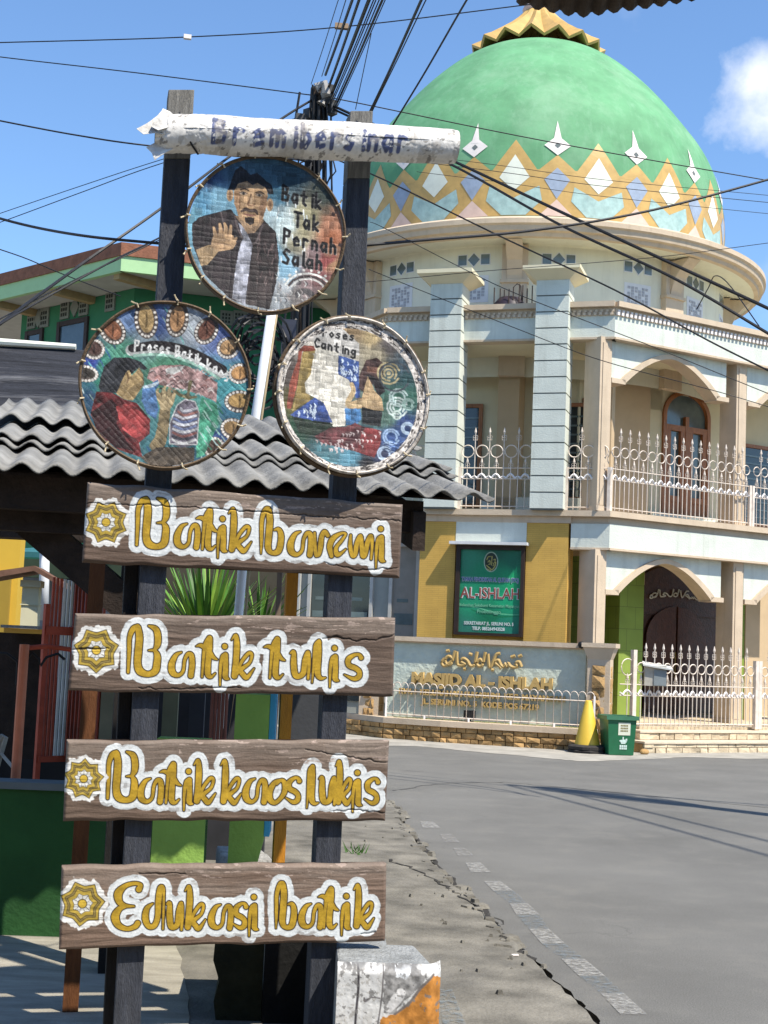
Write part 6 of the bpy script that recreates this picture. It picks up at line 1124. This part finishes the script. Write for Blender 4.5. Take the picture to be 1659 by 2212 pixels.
cs = thing('red_corrugated_sheet', 'narrow red corrugated sheet standing upright behind the signpost', 'metal sheet', tuple(P(472, 1590, 8.6))); b = MB(); p = P(472, 1560, 8.6)
for i in range(5): b.tube([(p[0] - .045 + i * .022, p[1], .72), (p[0] - .045 + i * .022, p[1], 1.5)], .011, 6)
b.build('sheet', mat('dull_red_metal', (.24, .085, .06), .6, .2), cs)
M_PVC = mat('white_pipe_plastic', (.66, .68, .70), .45, .08, 6, spec=.4)
def pipe(pts, Y, r, label, m=M_PVC, name='white_pipe'):
    b = MB(); b.tube([P(x, y, Y) for x, y in pts], r, 12); return tag(b.build(name, m, smooth=True), label, 'pipe')
pipe([(592, 640), (552, 900), (515, 1330), (450, 1700)], 9.5, .032, 'tall white plastic pipe leaning behind the palm like plant')
pipe([(603, 640), (565, 900), (530, 1330), (478, 1700)], 9.7, .010, 'thin pale cane pole running beside the tall white pipe', mat('pale_brown_cane', (.32, .25, .15), .7, .2), 'cane_pole')
dp = pipe([(97, 1150), (94, 1340)], 11.5, .042, 'short white downpipe by the small roofed column at the left')
# dark panel between posts and grey panel
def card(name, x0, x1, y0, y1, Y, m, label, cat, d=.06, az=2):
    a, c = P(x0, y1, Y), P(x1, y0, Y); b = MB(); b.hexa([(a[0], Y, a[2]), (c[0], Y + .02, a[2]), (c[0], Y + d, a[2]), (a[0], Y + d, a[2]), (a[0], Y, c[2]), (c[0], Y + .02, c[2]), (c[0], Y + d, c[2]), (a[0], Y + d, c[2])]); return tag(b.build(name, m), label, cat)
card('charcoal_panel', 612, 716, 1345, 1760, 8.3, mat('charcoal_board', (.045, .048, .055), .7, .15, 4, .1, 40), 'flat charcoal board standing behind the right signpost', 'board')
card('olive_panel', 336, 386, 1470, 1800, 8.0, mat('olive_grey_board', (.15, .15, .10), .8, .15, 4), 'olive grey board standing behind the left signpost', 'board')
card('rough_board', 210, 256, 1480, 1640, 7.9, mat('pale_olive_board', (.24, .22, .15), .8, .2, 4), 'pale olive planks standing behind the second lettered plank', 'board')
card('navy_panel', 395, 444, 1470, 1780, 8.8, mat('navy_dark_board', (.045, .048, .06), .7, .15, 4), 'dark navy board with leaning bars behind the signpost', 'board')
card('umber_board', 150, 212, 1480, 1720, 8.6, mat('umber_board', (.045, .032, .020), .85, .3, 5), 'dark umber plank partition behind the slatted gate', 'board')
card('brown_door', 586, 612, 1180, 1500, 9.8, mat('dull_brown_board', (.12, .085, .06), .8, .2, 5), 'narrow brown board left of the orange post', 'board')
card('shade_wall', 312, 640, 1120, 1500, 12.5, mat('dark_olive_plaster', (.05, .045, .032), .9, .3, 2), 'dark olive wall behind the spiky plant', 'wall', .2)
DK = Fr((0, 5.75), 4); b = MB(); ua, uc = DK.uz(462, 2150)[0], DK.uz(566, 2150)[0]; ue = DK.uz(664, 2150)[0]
zz_ = .36; b.fprism(DK, [(ua + .02, -.03), (ua, .10), (ua + .018, .18), (ua - .01, .26), (ua - .005, zz_), (uc, zz_), (uc, -.03)], -.5, 0); t_ = thing('shade_dark_planter', 'planter block with shade painted in as dark olive and black behind the right post', 'planter', tuple(DK.pt(uc, 0, 0))); b.build('planter_body', mat('shade_dark_olive_concrete', (.022, .024, .012), .9, .4, 8, .5, 40), t_); b = MB(); b.fb(DK, uc + .002, ue, -.5, .03, -.03, zz_ + .02); b.build('shade_black_panel', mat('shade_black_board', (.008, .008, .008), .85, .4, 8, .3, 40), t_)  # shade on the block's front is put into these olive and black colours
# spiky plant
def spiky(px, py, Y, n, L, w, seed, label, m):
    r = np.random.default_rng(seed); c = P(px, py, Y); t = thing('spiky_plant', label, 'plant', tuple(c)); b = MB()
    for i in range(n):
        a = r.uniform(0, 2 * math.pi); el = math.radians(r.uniform(28, 88)); l = L * r.uniform(.65, 1.1); d = np.array([math.cos(a) * math.cos(el), math.sin(a) * math.cos(el), math.sin(el)]); s = np.cross(d, (0, 0, 1.0)); s /= np.linalg.norm(s) + 1e-9; pr = None
        sag = r.uniform(.02, .16); K = 5; vs = []
        for k in range(K + 1):
            q = k / K; pnt = c + d * l * q - np.array([0, 0, sag * l * q * q * (1.2 - math.sin(el))]); ww = w * (math.sin(math.pi * min(1, .25 + q * .75)) ** .7 if q < 1 else 0.02); vs += [pnt - s * ww, pnt + s * ww + np.array([0, 0, .004])]
        b.add(vs, [(2 * k, 2 * k + 1, 2 * k + 3, 2 * k + 2) for k in range(K)], i % 3)
    b.build('foliage', m, t); b = MB(); b.tube([c - (0, 0, .5), c], .05, 8); b.build('stem', M_BEAM, t); return t
GLV = [mat('leaf_green', (.08, .20, .025), .5, .25, 8, spec=.4), mat('leaf_light_green', (.20, .34, .045), .5, .25, 8, spec=.4), mat('leaf_dark_green', (.045, .12, .018), .5, .25, 8, spec=.4)]
spiky(440, 1412, 10.9, 130, .86, .018, 3, 'large spiky green plant between the first and second lettered planks', GLV)
spiky(560, 1385, 11.2, 30, .6, .012, 5, 'sparse spiky plant with dry leaves right of the tall white pipe', GLV)
b = MB(); r_ = np.random.default_rng(4); w = G(768, 1850)
for i in range(20):
    a = r_.uniform(0, 6.28); q = np.array([w[0] + r_.normal(0, .035), w[1] + r_.normal(0, .09), .03]); b.add([q, q + (.012, 0, .0), q + (math.cos(a) * .04, math.sin(a) * .04, r_.uniform(.03, .09))], [(0, 1, 2)])
tag(b.build('weeds', GLV[2]), kind='stuff')
# ================================================================== houses behind on the left
def house_box(name, fr, u0, u1, d, z0, z1, m, parent): b = MB(); b.fb(fr, u0, u1, -d, 0, z0, z1); return b.build(name, m, parent)
yh = thing('yellow_house', 'sunlit yellow house wall at the left edge under the shed roof', 'house', tuple(P(20, 1400, 14)))
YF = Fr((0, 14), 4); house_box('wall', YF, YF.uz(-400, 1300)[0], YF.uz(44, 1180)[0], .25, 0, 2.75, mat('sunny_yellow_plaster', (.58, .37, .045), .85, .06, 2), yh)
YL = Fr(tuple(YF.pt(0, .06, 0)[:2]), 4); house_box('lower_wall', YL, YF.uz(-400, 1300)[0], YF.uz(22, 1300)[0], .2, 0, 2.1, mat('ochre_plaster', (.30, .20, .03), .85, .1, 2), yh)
gh = thing('grey_house', 'pale grey house with a teal metal roof seen through the shed', 'house', tuple(P(160, 1400, 15)))
GH = Fr((0, 15.5), -3); house_box('wall', GH, GH.uz(-40, 1250)[0], GH.uz(400, 1250)[0], 4, 0, GH.uz(150, 1215)[1], mat('blue_grey_plaster', (.30, .32, .37), .85, .07, 2), gh)
d_ = house_box('door', GH, GH.uz(146, 1280)[0], GH.uz(184, 1280)[0], .1, 0, GH.uz(150, 1238)[1], mat('navy_door', (.015, .025, .065), .5, .1), gh); d_.location.y -= .12
b = MB(); z0, z1 = GH.uz(150, 1212)[1], GH.uz(150, 1150)[1]; b.prism([GH.pt(GH.uz(20, 1200)[0], .5, z0), GH.pt(GH.uz(420, 1200)[0], .5, z0), GH.pt(GH.uz(420, 1200)[0], -3, z1), GH.pt(GH.uz(20, 1200)[0], -3, z1)], (0, 0, .06)); b.build('roof', mat('teal_metal_roof', (.03, .13, .14), .6, .15, 4), gh)
b = MB(); b.fb(GH, GH.uz(20, 1200)[0], GH.uz(420, 1200)[0], .45, .55, z0 - .22, z0 - .02); b.build('eave_board', mat('dark_green_board', (.03, .05, .03), .8, .2), gh)
pl = thing('roofed_column', 'cream gate column under a small brown tiled roof at the left', 'column', tuple(P(68, 1330, 10.6)))
RC = Fr((P(68, 1300, 10.6)[0], 10.6), 6); b = MB(); z = RC.uz(68, 1345)[1]; zq = RC.uz(68, 1268)[1]; b.fb(RC, -.075, .05, -.16, 0, 0, zq); b.fb(RC, -.09, .065, -.18, .02, zq, zq + .05); b.fb(RC, -.082, .057, -.165, .01, (zq + z) / 2 - .004, (zq + z) / 2 + .004); b.build('shaft', mat('pale_cream_column', (.58, .55, .38), .8, .06), pl)
b = MB(); zr = RC.uz(68, 1240)[1]; b.prism([RC.pt(-.6, .12, zr - .06), RC.pt(.02, .12, zr + .06), RC.pt(.24, .12, zr - .06), RC.pt(.25, .12, zr - .10), RC.pt(.02, .12, zr + .02), RC.pt(-.6, .12, zr - .12)], -RC.n * .5); b.build('tiled_roof', mat('brown_tile', (.14, .075, .05), .8, .3, 12), pl)
tbx = thing('counter_top', 'thin counter top with a bright yellow front edge at the left', 'counter', tuple(P(55, 1365, 9.0))); TF = Fr((0, 9.0), 3); b = MB(); a, c = TF.uz(8, 1365)[0], TF.uz(104, 1365)[0]; zc_ = TF.uz(50, 1358)[1]
b.fb(TF, a, c, -.5, 0, zc_ - .03, zc_); b.build('counter_edge', mat('amber_yellow_edge', (.62, .33, .05), .6, .1), tbx); b = MB(); b.fb(TF, a - .02, c, -.52, .012, zc_ + .001, zc_ + .02); b.build('counter_slab', M_CONC, tbx); b = MB(); b.fb(TF, a - .5, c, -.4, -.35, .7, zc_ - .03); b.build('counter_base', M_BEAM, tbx)
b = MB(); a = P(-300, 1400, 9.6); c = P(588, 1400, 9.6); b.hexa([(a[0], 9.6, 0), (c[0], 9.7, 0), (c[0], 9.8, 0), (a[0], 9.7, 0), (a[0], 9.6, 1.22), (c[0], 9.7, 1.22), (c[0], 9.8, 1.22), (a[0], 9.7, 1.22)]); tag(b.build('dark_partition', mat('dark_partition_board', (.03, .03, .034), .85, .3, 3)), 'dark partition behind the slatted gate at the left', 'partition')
# green two storey house
gz = thing('green_house', 'green two storey house with a brown tiled roof and pale green fascia', 'house', tuple(P(280, 1000, 30)))
cor = P(262, 560, 30)                                  # eave corner
HL = Fr((cor[0], cor[1]), -42); HR = Fr((cor[0], cor[1]), 16)     # left face recedes left, right face recedes right
def onL(x, y, o=0): return HL.on(x, y, o)
zf = P(262, 552, 30)[2]; zs_ = P(262, 585, 30)[2]; zt_ = P(262, 524, 30)[2]
M_HG = mat('house_green_plaster', (.035, .17, .085), .85, .08, 2, dirt=.2, dcol=(.04, .13, .09)); M_HF = mat('pale_green_fascia', (.36, .56, .30), .8, .06, 3); M_HT = mat('brown_roof_tile', (.23, .095, .055), .8, .25, 6, .5, 20); M_SOF = mat('soffit_white', (.42, .42, .40), .85, .1, 3)
LL = 11; b = MB(); b.fb(HL, -LL, 0, -.12, 0, zs_, zf); b.fb(HR, 0, 7.8, -.12, 0, zs_, zf); b.build('fascia', M_HF, gz)
b = MB(); b.fb(HL, -LL, .02, -.3, .04, zf, zt_); b.fb(HR, -.02, 7.8, -.3, .04, zf, zt_); b.prism([HL.pt(-LL, -.2, zt_ - .02), HL.pt(0, -.2, zt_ - .02), HR.pt(7.8, -.2, zt_ - .02), HR.pt(7.8, -6, zt_ + .8)], (0, 0, .05)); b.build('tiled_roof', M_HT, gz)
b = MB(); b.prism([HL.pt(-LL, -.1, zs_ + .05), HL.pt(-.1, -.1, zs_ + .05), HR.pt(7.8, -.1, zs_ + .05), HR.pt(7.8, -8, zs_ + .05), HL.pt(-LL, -8, zs_ + .05)], (0, 0, .05)); b.build('soffit', M_SOF, gz)
for i in range(5): b = MB(); b.fb(HL, -10 + i * 2.4, -9.8 + i * 2.4, -1.3, -.12, zs_ - .12, zs_ + .05); b.build('rafter', mat('tan_rafter', (.34, .25, .13), .8, .15), gz)
b = MB(); HLw = Fr(tuple(HL.pt(-1.1, -1.25, 0)[:2]), -42); HRw = Fr(tuple(HLw.A[:2]), 16); ulw = HLw.uz(46, 700)[0]; b.fb(HLw, ulw, 0, -.25, 0, 0, zs_ + .04); b.fb(HRw, 0, 7.2, -.25, 0, 0, zs_ + .04); b.build('wall', M_HG, gz)
for x0, x1, y0, y1 in ((58, 92, 717, 770), (127, 188, 697, 770)):
    a, z1_ = HLw.uz(x0, y0); c, z0_ = HLw.uz(x1, y1); b = MB(); b.fb(HLw, a, a + .12, 0, .06, z0_ - 1, z1_); b.fb(HLw, c - .12, c, 0, .06, z0_ - 1, z1_); b.fb(HLw, a + .12, c - .12, 0, .055, z1_ - .12, z1_); w_ = b.build('window', mat('dark_frame', (.04, .025, .025), .6, .1), gz); g = MB(); g.fb(HLw, a + .1, c - .1, 0, .02, z0_ - 1, z1_ - .1); g.build('glass_pane', mat('blue_dark_glass', (.05, .075, .10), .15, .2, spec=.7), w_)
def vent(fr, px, py, w, h, kind, parent, o=.04):
    u, z = fr.uz(px, py); b = MB()
    if kind: b.fprism(fr, [(u, z + h / 2), (u + w / 2, z), (u, z - h / 2), (u - w / 2, z)], 0, o)
    else: b.fb(fr, u - w / 2, u + w / 2, 0, o, z - h / 2, z + h / 2)
    for i in range(3):
        for j in range(3):
            if not kind: b.fb(fr, u - w * .36 + i * w * .25, u - w * .22 + i * w * .25, o, o + .01, z - h * .36 + j * h * .25, z - h * .2 + j * h * .25, 1)
    b.build('vent_block', [mat('vent_grey', (.19, .20, .175), .85, .15, 8), mat('vent_hole', (.03, .035, .03), .9, .1)], parent)
for x, y, k in ((70, 690, 0), (85, 688, 1), (98, 686, 0), (142, 668, 0), (163, 664, 1), (183, 660, 0), (240, 650, 0)): vent(HLw, x, y, .36, .5, k, gz)
for x in (489, 517, 545): vent(HRw, x, 687, .30, .34, 0, gz)
# dark corrugated roof with a bright ridge behind the shed
dr_ = thing('dark_roof_house', 'house with a dark streaked corrugated roof and a bright white ridge behind the shed', 'house', tuple(P(90, 900, 11)))
RF_ = Fr((0, 11.5), 5); a, zz1 = RF_.uz(-60, 742); c, _ = RF_.uz(240, 760); zz0 = RF_.uz(90, 900)[1]
qa, qc = P(-80, 905, 10.4), P(290, 905, 10.4)
b = MB(); b.prism([RF_.pt(a, .0, zz1), RF_.pt(c, .0, zz1), qc, qa], (0, 0, -.03)); b.build('roof', mat('black_streaked_roof', (.028, .030, .038), .9, .5, 3.5, .8, 30, dirt=1.0, dcol=(.24, .24, .25), stretch=(.45, 5, 9)), dr_)
b = MB(); b.tube([RF_.pt(a, .03, zz1 + .02), RF_.pt(RF_.uz(165, 752)[0], .03, zz1 + .015)], [.035, .025], 8); b.build('ridge_flashing', M_OFFW, dr_); house_box('eave_wall', RF_, a, c, .3, 2.3, 2.6, M_BEAM, dr_).location.y += .3
# ================================================================== utility pole, cables
PB, PT_ = P(586, 1470, 18), P(688, 192, 18); up = thing('utility_pole', 'leaning dark utility pole wrapped in cable coils behind the round trays', 'utility pole', (PB[0], PB[1], 0))
q = PT_ - PB; PB = PB + q * ((0 - PB[2]) / q[2]); b = MB(); b.tube([PB, PT_], [.125, .105], 14); b.build('pole_shaft', mat('weathered_pole', (.075, .055, .042), .85, .35, 5, .4, 30), up)
b = MB(); r_ = np.random.default_rng(2)
for i in range(26):
    a, c = r_.uniform(0, .16), r_.uniform(.15, .62); x = r_.normal(0, .10); y = r_.normal(0, .06); t0, t1 = PT_ + (PB - PT_) * (a * .5), PT_ + (PB - PT_) * c
    b.tube([t0 + (x, -.1 + y, 0), (t0 * .7 + t1 * .3) + (x * 1.5 + .06, -.12, 0), (t0 + t1) / 2 + (x * .6, -.12 + y, 0), t1 + (x + .05, -.1, 0)], r_.uniform(.010, .024), 5)
b.build('hanging_cable', M_WIRE, up)
for i in range(9):
    t = PT_ + (PB - PT_) * (.01 + .012 * i); b = MB(); b.box(t + (r_.normal(0, .10), -.12, 0), (r_.uniform(.1, .22), .12, r_.uniform(.08, .2)), r_.uniform(0, 1)); b.build('splice_box', mat('grey_black_clamp', (.05, .05, .052), .6, .6, 12), up)
b = MB(); b.tube([P(683, 190, 17.8), P(700, 182, 17.8), P(704, 205, 17.8), P(694, 225, 17.8)], .07, 8); b.build('insulator', mat('grey_ceramic', (.30, .29, .28), .4, .2), up)
co_ = P(560, 770, 17.2); cl_ = thing('cable_coil', 'thick loops of black cable hanging beside the utility pole', 'cable', tuple(co_)); b = MB()
for i in range(16):
    rr_ = r_.uniform(.25, .55); el_ = r_.uniform(.6, 1.1); cx_, cz_ = r_.normal(0, .06), r_.normal(0, .12); b.tube([co_ + np.array([cx_ + rr_ * .62 * math.cos(w), .05 * math.sin(w * 2) + r_.normal(0, .03), cz_ + rr_ * el_ * math.sin(w)]) for w in np.linspace(0, 2 * math.pi, 25)], .018, 5)
b.tube([co_ + np.array([0, 0, .45]), (co_ + P(640, 690, 17.7)) / 2 - np.array([0, 0, .03]), P(640, 690, 17.7)], .02, 5); b.build('loop', M_WIRE, cl_)
card('pole_notice', 606, 640, 690, 765, 17.4, mat('dark_blue_notice', (.03, .035, .055), .6, .2), 'small dark notice board fixed to the utility pole', 'notice')
def cable(pts, r, label, m=M_WIRE, sag=0.0):
    P3 = [P(*p) for p in pts]; out_ = []
    if len(P3) == 2:
        out_ = [P3[0] * (1 - t) + P3[1] * t - np.array([0, 0, sag * 4 * t * (1 - t)]) for t in np.linspace(0, 1, 15)]
    else:
        a = np.array([P3[0]] + P3 + [P3[-1]])
        for i in range(1, len(a) - 2):
            for t in np.linspace(0, 1, 8, endpoint=False):
                p0_, p1_, p2_, p3_ = a[i - 1], a[i], a[i + 1], a[i + 2]; out_.append(.5 * (2 * p1_ + (p2_ - p0_) * t + (2 * p0_ - 5 * p1_ + 4 * p2_ - p3_) * t * t + (3 * p1_ - p0_ - 3 * p2_ + p3_) * t ** 3))
        out_.append(a[-2])
    b = MB(); b.tube(out_, r * .82, 5); return tag(b.build('overhead_cable', m), label, 'cable', 'overhead cables')
FAN = 'cable fanning up from the head of the utility pole to the top edge'
bund = [((672, 182), (730.8, 0), .008, 'leftmost thin ' + FAN), ((695, 165), (747, 0), .009, 'second thin ' + FAN), ((703, 162), (761, 0), .026, 'leftmost thick ' + FAN), ((707, 197), (775.7, 0), .026, 'second thick ' + FAN), ((715, 207), (797, 0), .034, 'thickest ' + FAN), ((719, 212), (807, 0), .012, None), ((721, 215), (812, 0), .012, None), ((724, 222), (819, 0), .012, None), ((727, 225), (826, 0), .022, None), ((730, 228), (832, 0), .010, None)]
for (x0, y0), (x1, y1), r, lb in bund:
    k = 1.9; cable([(x0, y0, 18), ((x0 + x1) / 2, (y0 + y1) / 2 + 2, 16.2), (x1, y1, 14.6), (x0 + (x1 - x0) * k, y0 + (y1 - y0) * k, 12.4), (x0 + (x1 - x0) * 3.4, y0 + (y1 - y0) * 3.4, 9.5)], r * .8, lb or 'thin cable in the tight bundle rising from the utility pole to the top edge')
cable([(768, 236, 17.8), (802, 72, 15.5)], .007, 'thin wire branching off the cable bundle down behind the right post')
cable([(770, 300, 18), (799, 242, 17), (852, 130, 15.5), (910, 0, 14), (960, -110, 13)], .02, 'thick cable rising from behind the right post top to the top edge')
cable([(775, 310, 18), (807, 234, 17), (860, 125, 15.5), (920, 0, 14), (975, -110, 13)], .009, 'thin cable running close beside the thick one right of the post')
cable([(800, 350, 18), (848, 271, 17), (918, 156, 15.8), (1008, 0, 14), (1070, -100, 13)], .014, 'cable crossing the sky just left of the dome')
cable([(-60, 94, 16), (0, 92, 16), (405, 80, 16), (740, 58, 16), (1125, 12, 16), (1200, 2, 16)], .009, 'thin cable crossing the top of the sky with a white clip on it')
cp_ = P(405, 80, 15.95); b = MB(); b.box(cp_, (.09, .05, .05), .2); tag(b.build('cable_clip', M_WHITEP), 'small white clip on the topmost thin cable', 'clip')
cp_ = P(738, 57, 15.9); b = MB(); b.box(cp_, (.16, .06, .06), .1); tag(b.build('cable_splice', mat('tan_splice', (.3, .2, .12), .7, .1)), 'small tan splice on the thin cable beside the bundle', 'clip')
cable([(-60, 112, 19), (0, 123, 19), (300, 158, 18.5), (660, 204, 18), (740, 216, 18.2), (1179, 305, 19), (1659, 390, 19.5), (1720, 400, 19.5)], .010, 'thin cable sloping gently down from the left edge across the dome')
cable([(-60, 248, 15), (0, 261, 15), (170, 293, 15), (350, 318, 15), (690, 350, 18)], .012, 'cable sloping from the left edge to behind the rolled banner')
cable([(-60, 452, 6.2), (0, 472, 6.0), (90, 494, 5.8), (200, 512, 5.5), (345, 526, 5.36), (600, 548, 5.33), (790, 530, 5.32), (900, 520, 5.5), (1150, 498, 6), (1400, 456, 6.4), (1659, 388, 6.8), (1740, 360, 7)], .0075, 'thick black cable tied to both signposts and sweeping up to the right edge')
cable([(-60, 752, 12), (0, 700, 12.5), (170, 575, 14), (345, 452, 15), (500, 335, 16.2), (610, 255, 17.2), (684, 210, 18)], .020, 'thick cable rising steeply from the left edge to the utility pole head')
cable([(-60, 740, 12), (0, 700, 12.4), (90, 648, 13), (250, 560, 14), (345, 513, 15), (560, 400, 17), (690, 330, 18)], .013, 'cable rising from the left edge behind the left post toward the pole')
cable([(-60, 725, 12), (0, 689, 12.5), (170, 600, 14), (345, 518, 15), (690, 350, 18)], .008, 'thin cable rising from the left edge just below its thicker neighbour')
cable([(-60, 482, 20), (0, 461, 20), (180, 400, 19.5), (345, 346, 19), (690, 240, 18)], .007, 'upper of two faint cables rising to the rolled banner'); cable([(-60, 500, 20), (15, 475, 20), (180, 414, 19.5), (352, 352, 19), (690, 250, 18)], .008, 'lower of two faint cables rising to the rolled banner')
cable([(-60, 520, 16), (0, 539, 16), (60, 560, 16.5), (130, 590, 17), (260, 640, 18)], .009, 'sagging cable in front of the green house roof')
cable([(690, 215, 18), (984, 350, 16.5), (1259, 480, 15), (1659, 666, 13.6), (1760, 716, 13)], .022, 'upper of two thick cables running from the banner end across the dome'); cable([(690, 222, 18), (974, 355, 16.5), (1209, 485, 15), (1454, 600, 14), (1659, 720, 13.4), (1760, 780, 13)], .019, 'lower of two thick cables running from the banner end across the dome')
cable([(690, 330, 18), (829, 388, 17), (1069, 505, 16), (1329, 627, 15), (1529, 735, 14.4), (1659, 800, 14)], .012, 'cable sagging across the gold band down to the balcony cornice'); cable([(800, 480, 17.5), (829, 492, 17), (1000, 580, 16), (1129, 640, 15), (1400, 745, 14.5), (1659, 850, 14)], .006, 'thin wire crossing the drum windows down to the right')
cable([(800, 582, 17.5), (829, 595, 17), (1129, 715, 16), (1304, 780, 15.5), (1554, 847, 15), (1680, 885, 15)], .006, 'thin wire crossing the two grooved pillars down to the right')
cable([(760, 612, 19), (894, 600, 18.8), (1054, 585, 18.5), (1404, 557, 18.5), (1659, 525, 18.5), (1720, 517, 18.5)], .006, 'thin nearly level wire crossing below the eave of the dome')
for k, (dy, w) in enumerate(((0, .005), (14, .006), (36, .005))): cable([(900, 335 + dy, 18.5), (1100, 360 + dy, 18.5), (1300, 388 + dy, 18.5), (1659, 422 + dy * 1.1, 18.5), (1720, 430 + dy, 18.5)], w, ('uppermost', 'middle', 'lowest')[k] + ' of three faint wires crossing the gold dome band')
cable([(1505, 668, 23.5), (1530, 622, 23.2), (1545, 596, 23), (1575, 615, 22), (1640, 705, 21)], .012, 'black drop wire looped over the drum near the right eave')
up2 = thing('utility_pole', 'straight utility pole at the road side whose long shadow lies across the asphalt', 'utility pole', (6.6, 11.9, 0))
b = MB(); b.tube([(6.6, 11.9, 0), (6.6, 11.9, 9.2)], [.16, .12], 14); b.build('pole_shaft', MATS['weathered_pole'], up2)
b = MB()
for i in range(14): x, y = r_.normal(0, .16), r_.normal(0, .16); b.tube([(6.6 + x, 11.9 + y, 9.1), (6.6 + x * 1.6, 11.9 + y * 1.6, 7.6), (6.6 + x * .5, 11.9 + y * .5, 6.2)], .025, 5)
b.tube([(6.0, 12.3, 8.7), (7.2, 11.5, 8.7)], .05, 6); b.build('hanging_cable', M_WIRE, up2)
for k, (q0, q1) in enumerate((((6.0, 12.3, 8.8), (9.5, 1, 9)), ((6.4, 12, 8.6), (10.2, 1, 8.6)), ((7.2, 11.5, 8.8), (16, 4, 9)), ((6.6, 11.9, 8.9), (16, 9, 8.8)))):
    b = MB(); q0, q1 = np.array(q0), np.array(q1); b.tube([q0 * (1 - t) + q1 * t - np.array([0, 0, 1.6 * t * (1 - t)]) for t in np.linspace(0, 1, 12)], .028, 5); tag(b.build('overhead_cable', M_WIRE), 'street cable strung from the road side utility pole toward the viewer', 'cable', 'overhead cables')
# corrugated awning edge hanging in at the top
AW = Fr(tuple(P(1300, 12, 2.7)[:2]), -4); aw = thing('awning', 'rusty corrugated awning edge hanging in at the top of the view', 'awning', tuple(P(1300, 12, 2.7)))
b = MB(); V = []; nn_ = 60; lo = []
x_ = np.linspace(1118, 1500, nn_); yb = np.interp(x_, [1118, 1160, 1230, 1262, 1330, 1420, 1500], [2, 14, 27, 30, 20, 8, -6]) + 5.5 * np.sin((x_ - 1118) / 33.5 * 2 * math.pi); am = np.sin((x_ - 1118) / 33.5 * 2 * math.pi)
for j, (dY, dZ) in enumerate(((0, 0), (-.35, .10), (-1.2, .34), (-2.4, .68))):
    for i in range(nn_): p = P(x_[i], yb[i], 2.7); V.append(p + np.array([0, dY, dZ]))
b.add(V, [(j * nn_ + i, j * nn_ + i + 1, (j + 1) * nn_ + i + 1, (j + 1) * nn_ + i) for j in range(3) for i in range(nn_ - 1)]); o = b.build('corrugated_sheet', mat('rusty_dark_sheet', (.05, .036, .026), .85, .4, 20, .4, 60), aw, smooth=True); o.modifiers.new('s', 'SOLIDIFY').thickness = .004
# trees far behind close the gaps
def tree(x, y, h, r, seed, label):
    rg = np.random.default_rng(seed); t = thing('tree', label, 'tree', (x, y, 0), 'trees behind the houses'); b = MB(); b.tube([(x, y, 0), (x, y, h * .5), (x + .3, y, h * .7)], [.2, .15, .06], 8); b.build('trunk', M_BEAM, t); b = MB()
    for i in range(1800):
        v = rg.normal(0, 1, 3); v = v / np.linalg.norm(v) * rg.uniform(.3, 1) ** .5 * r * (1 + .3 * math.sin(v[0] * 5 + seed)); c = np.array([x, y, h * .72]) + v * (1, 1, .75); a = rg.normal(0, .16, 3); d = rg.normal(0, .16, 3); b.add([c - a, c + d, c + a, c - d], [(0, 1, 2, 3)], i % 3)
    b.build('crown', GLV, t)
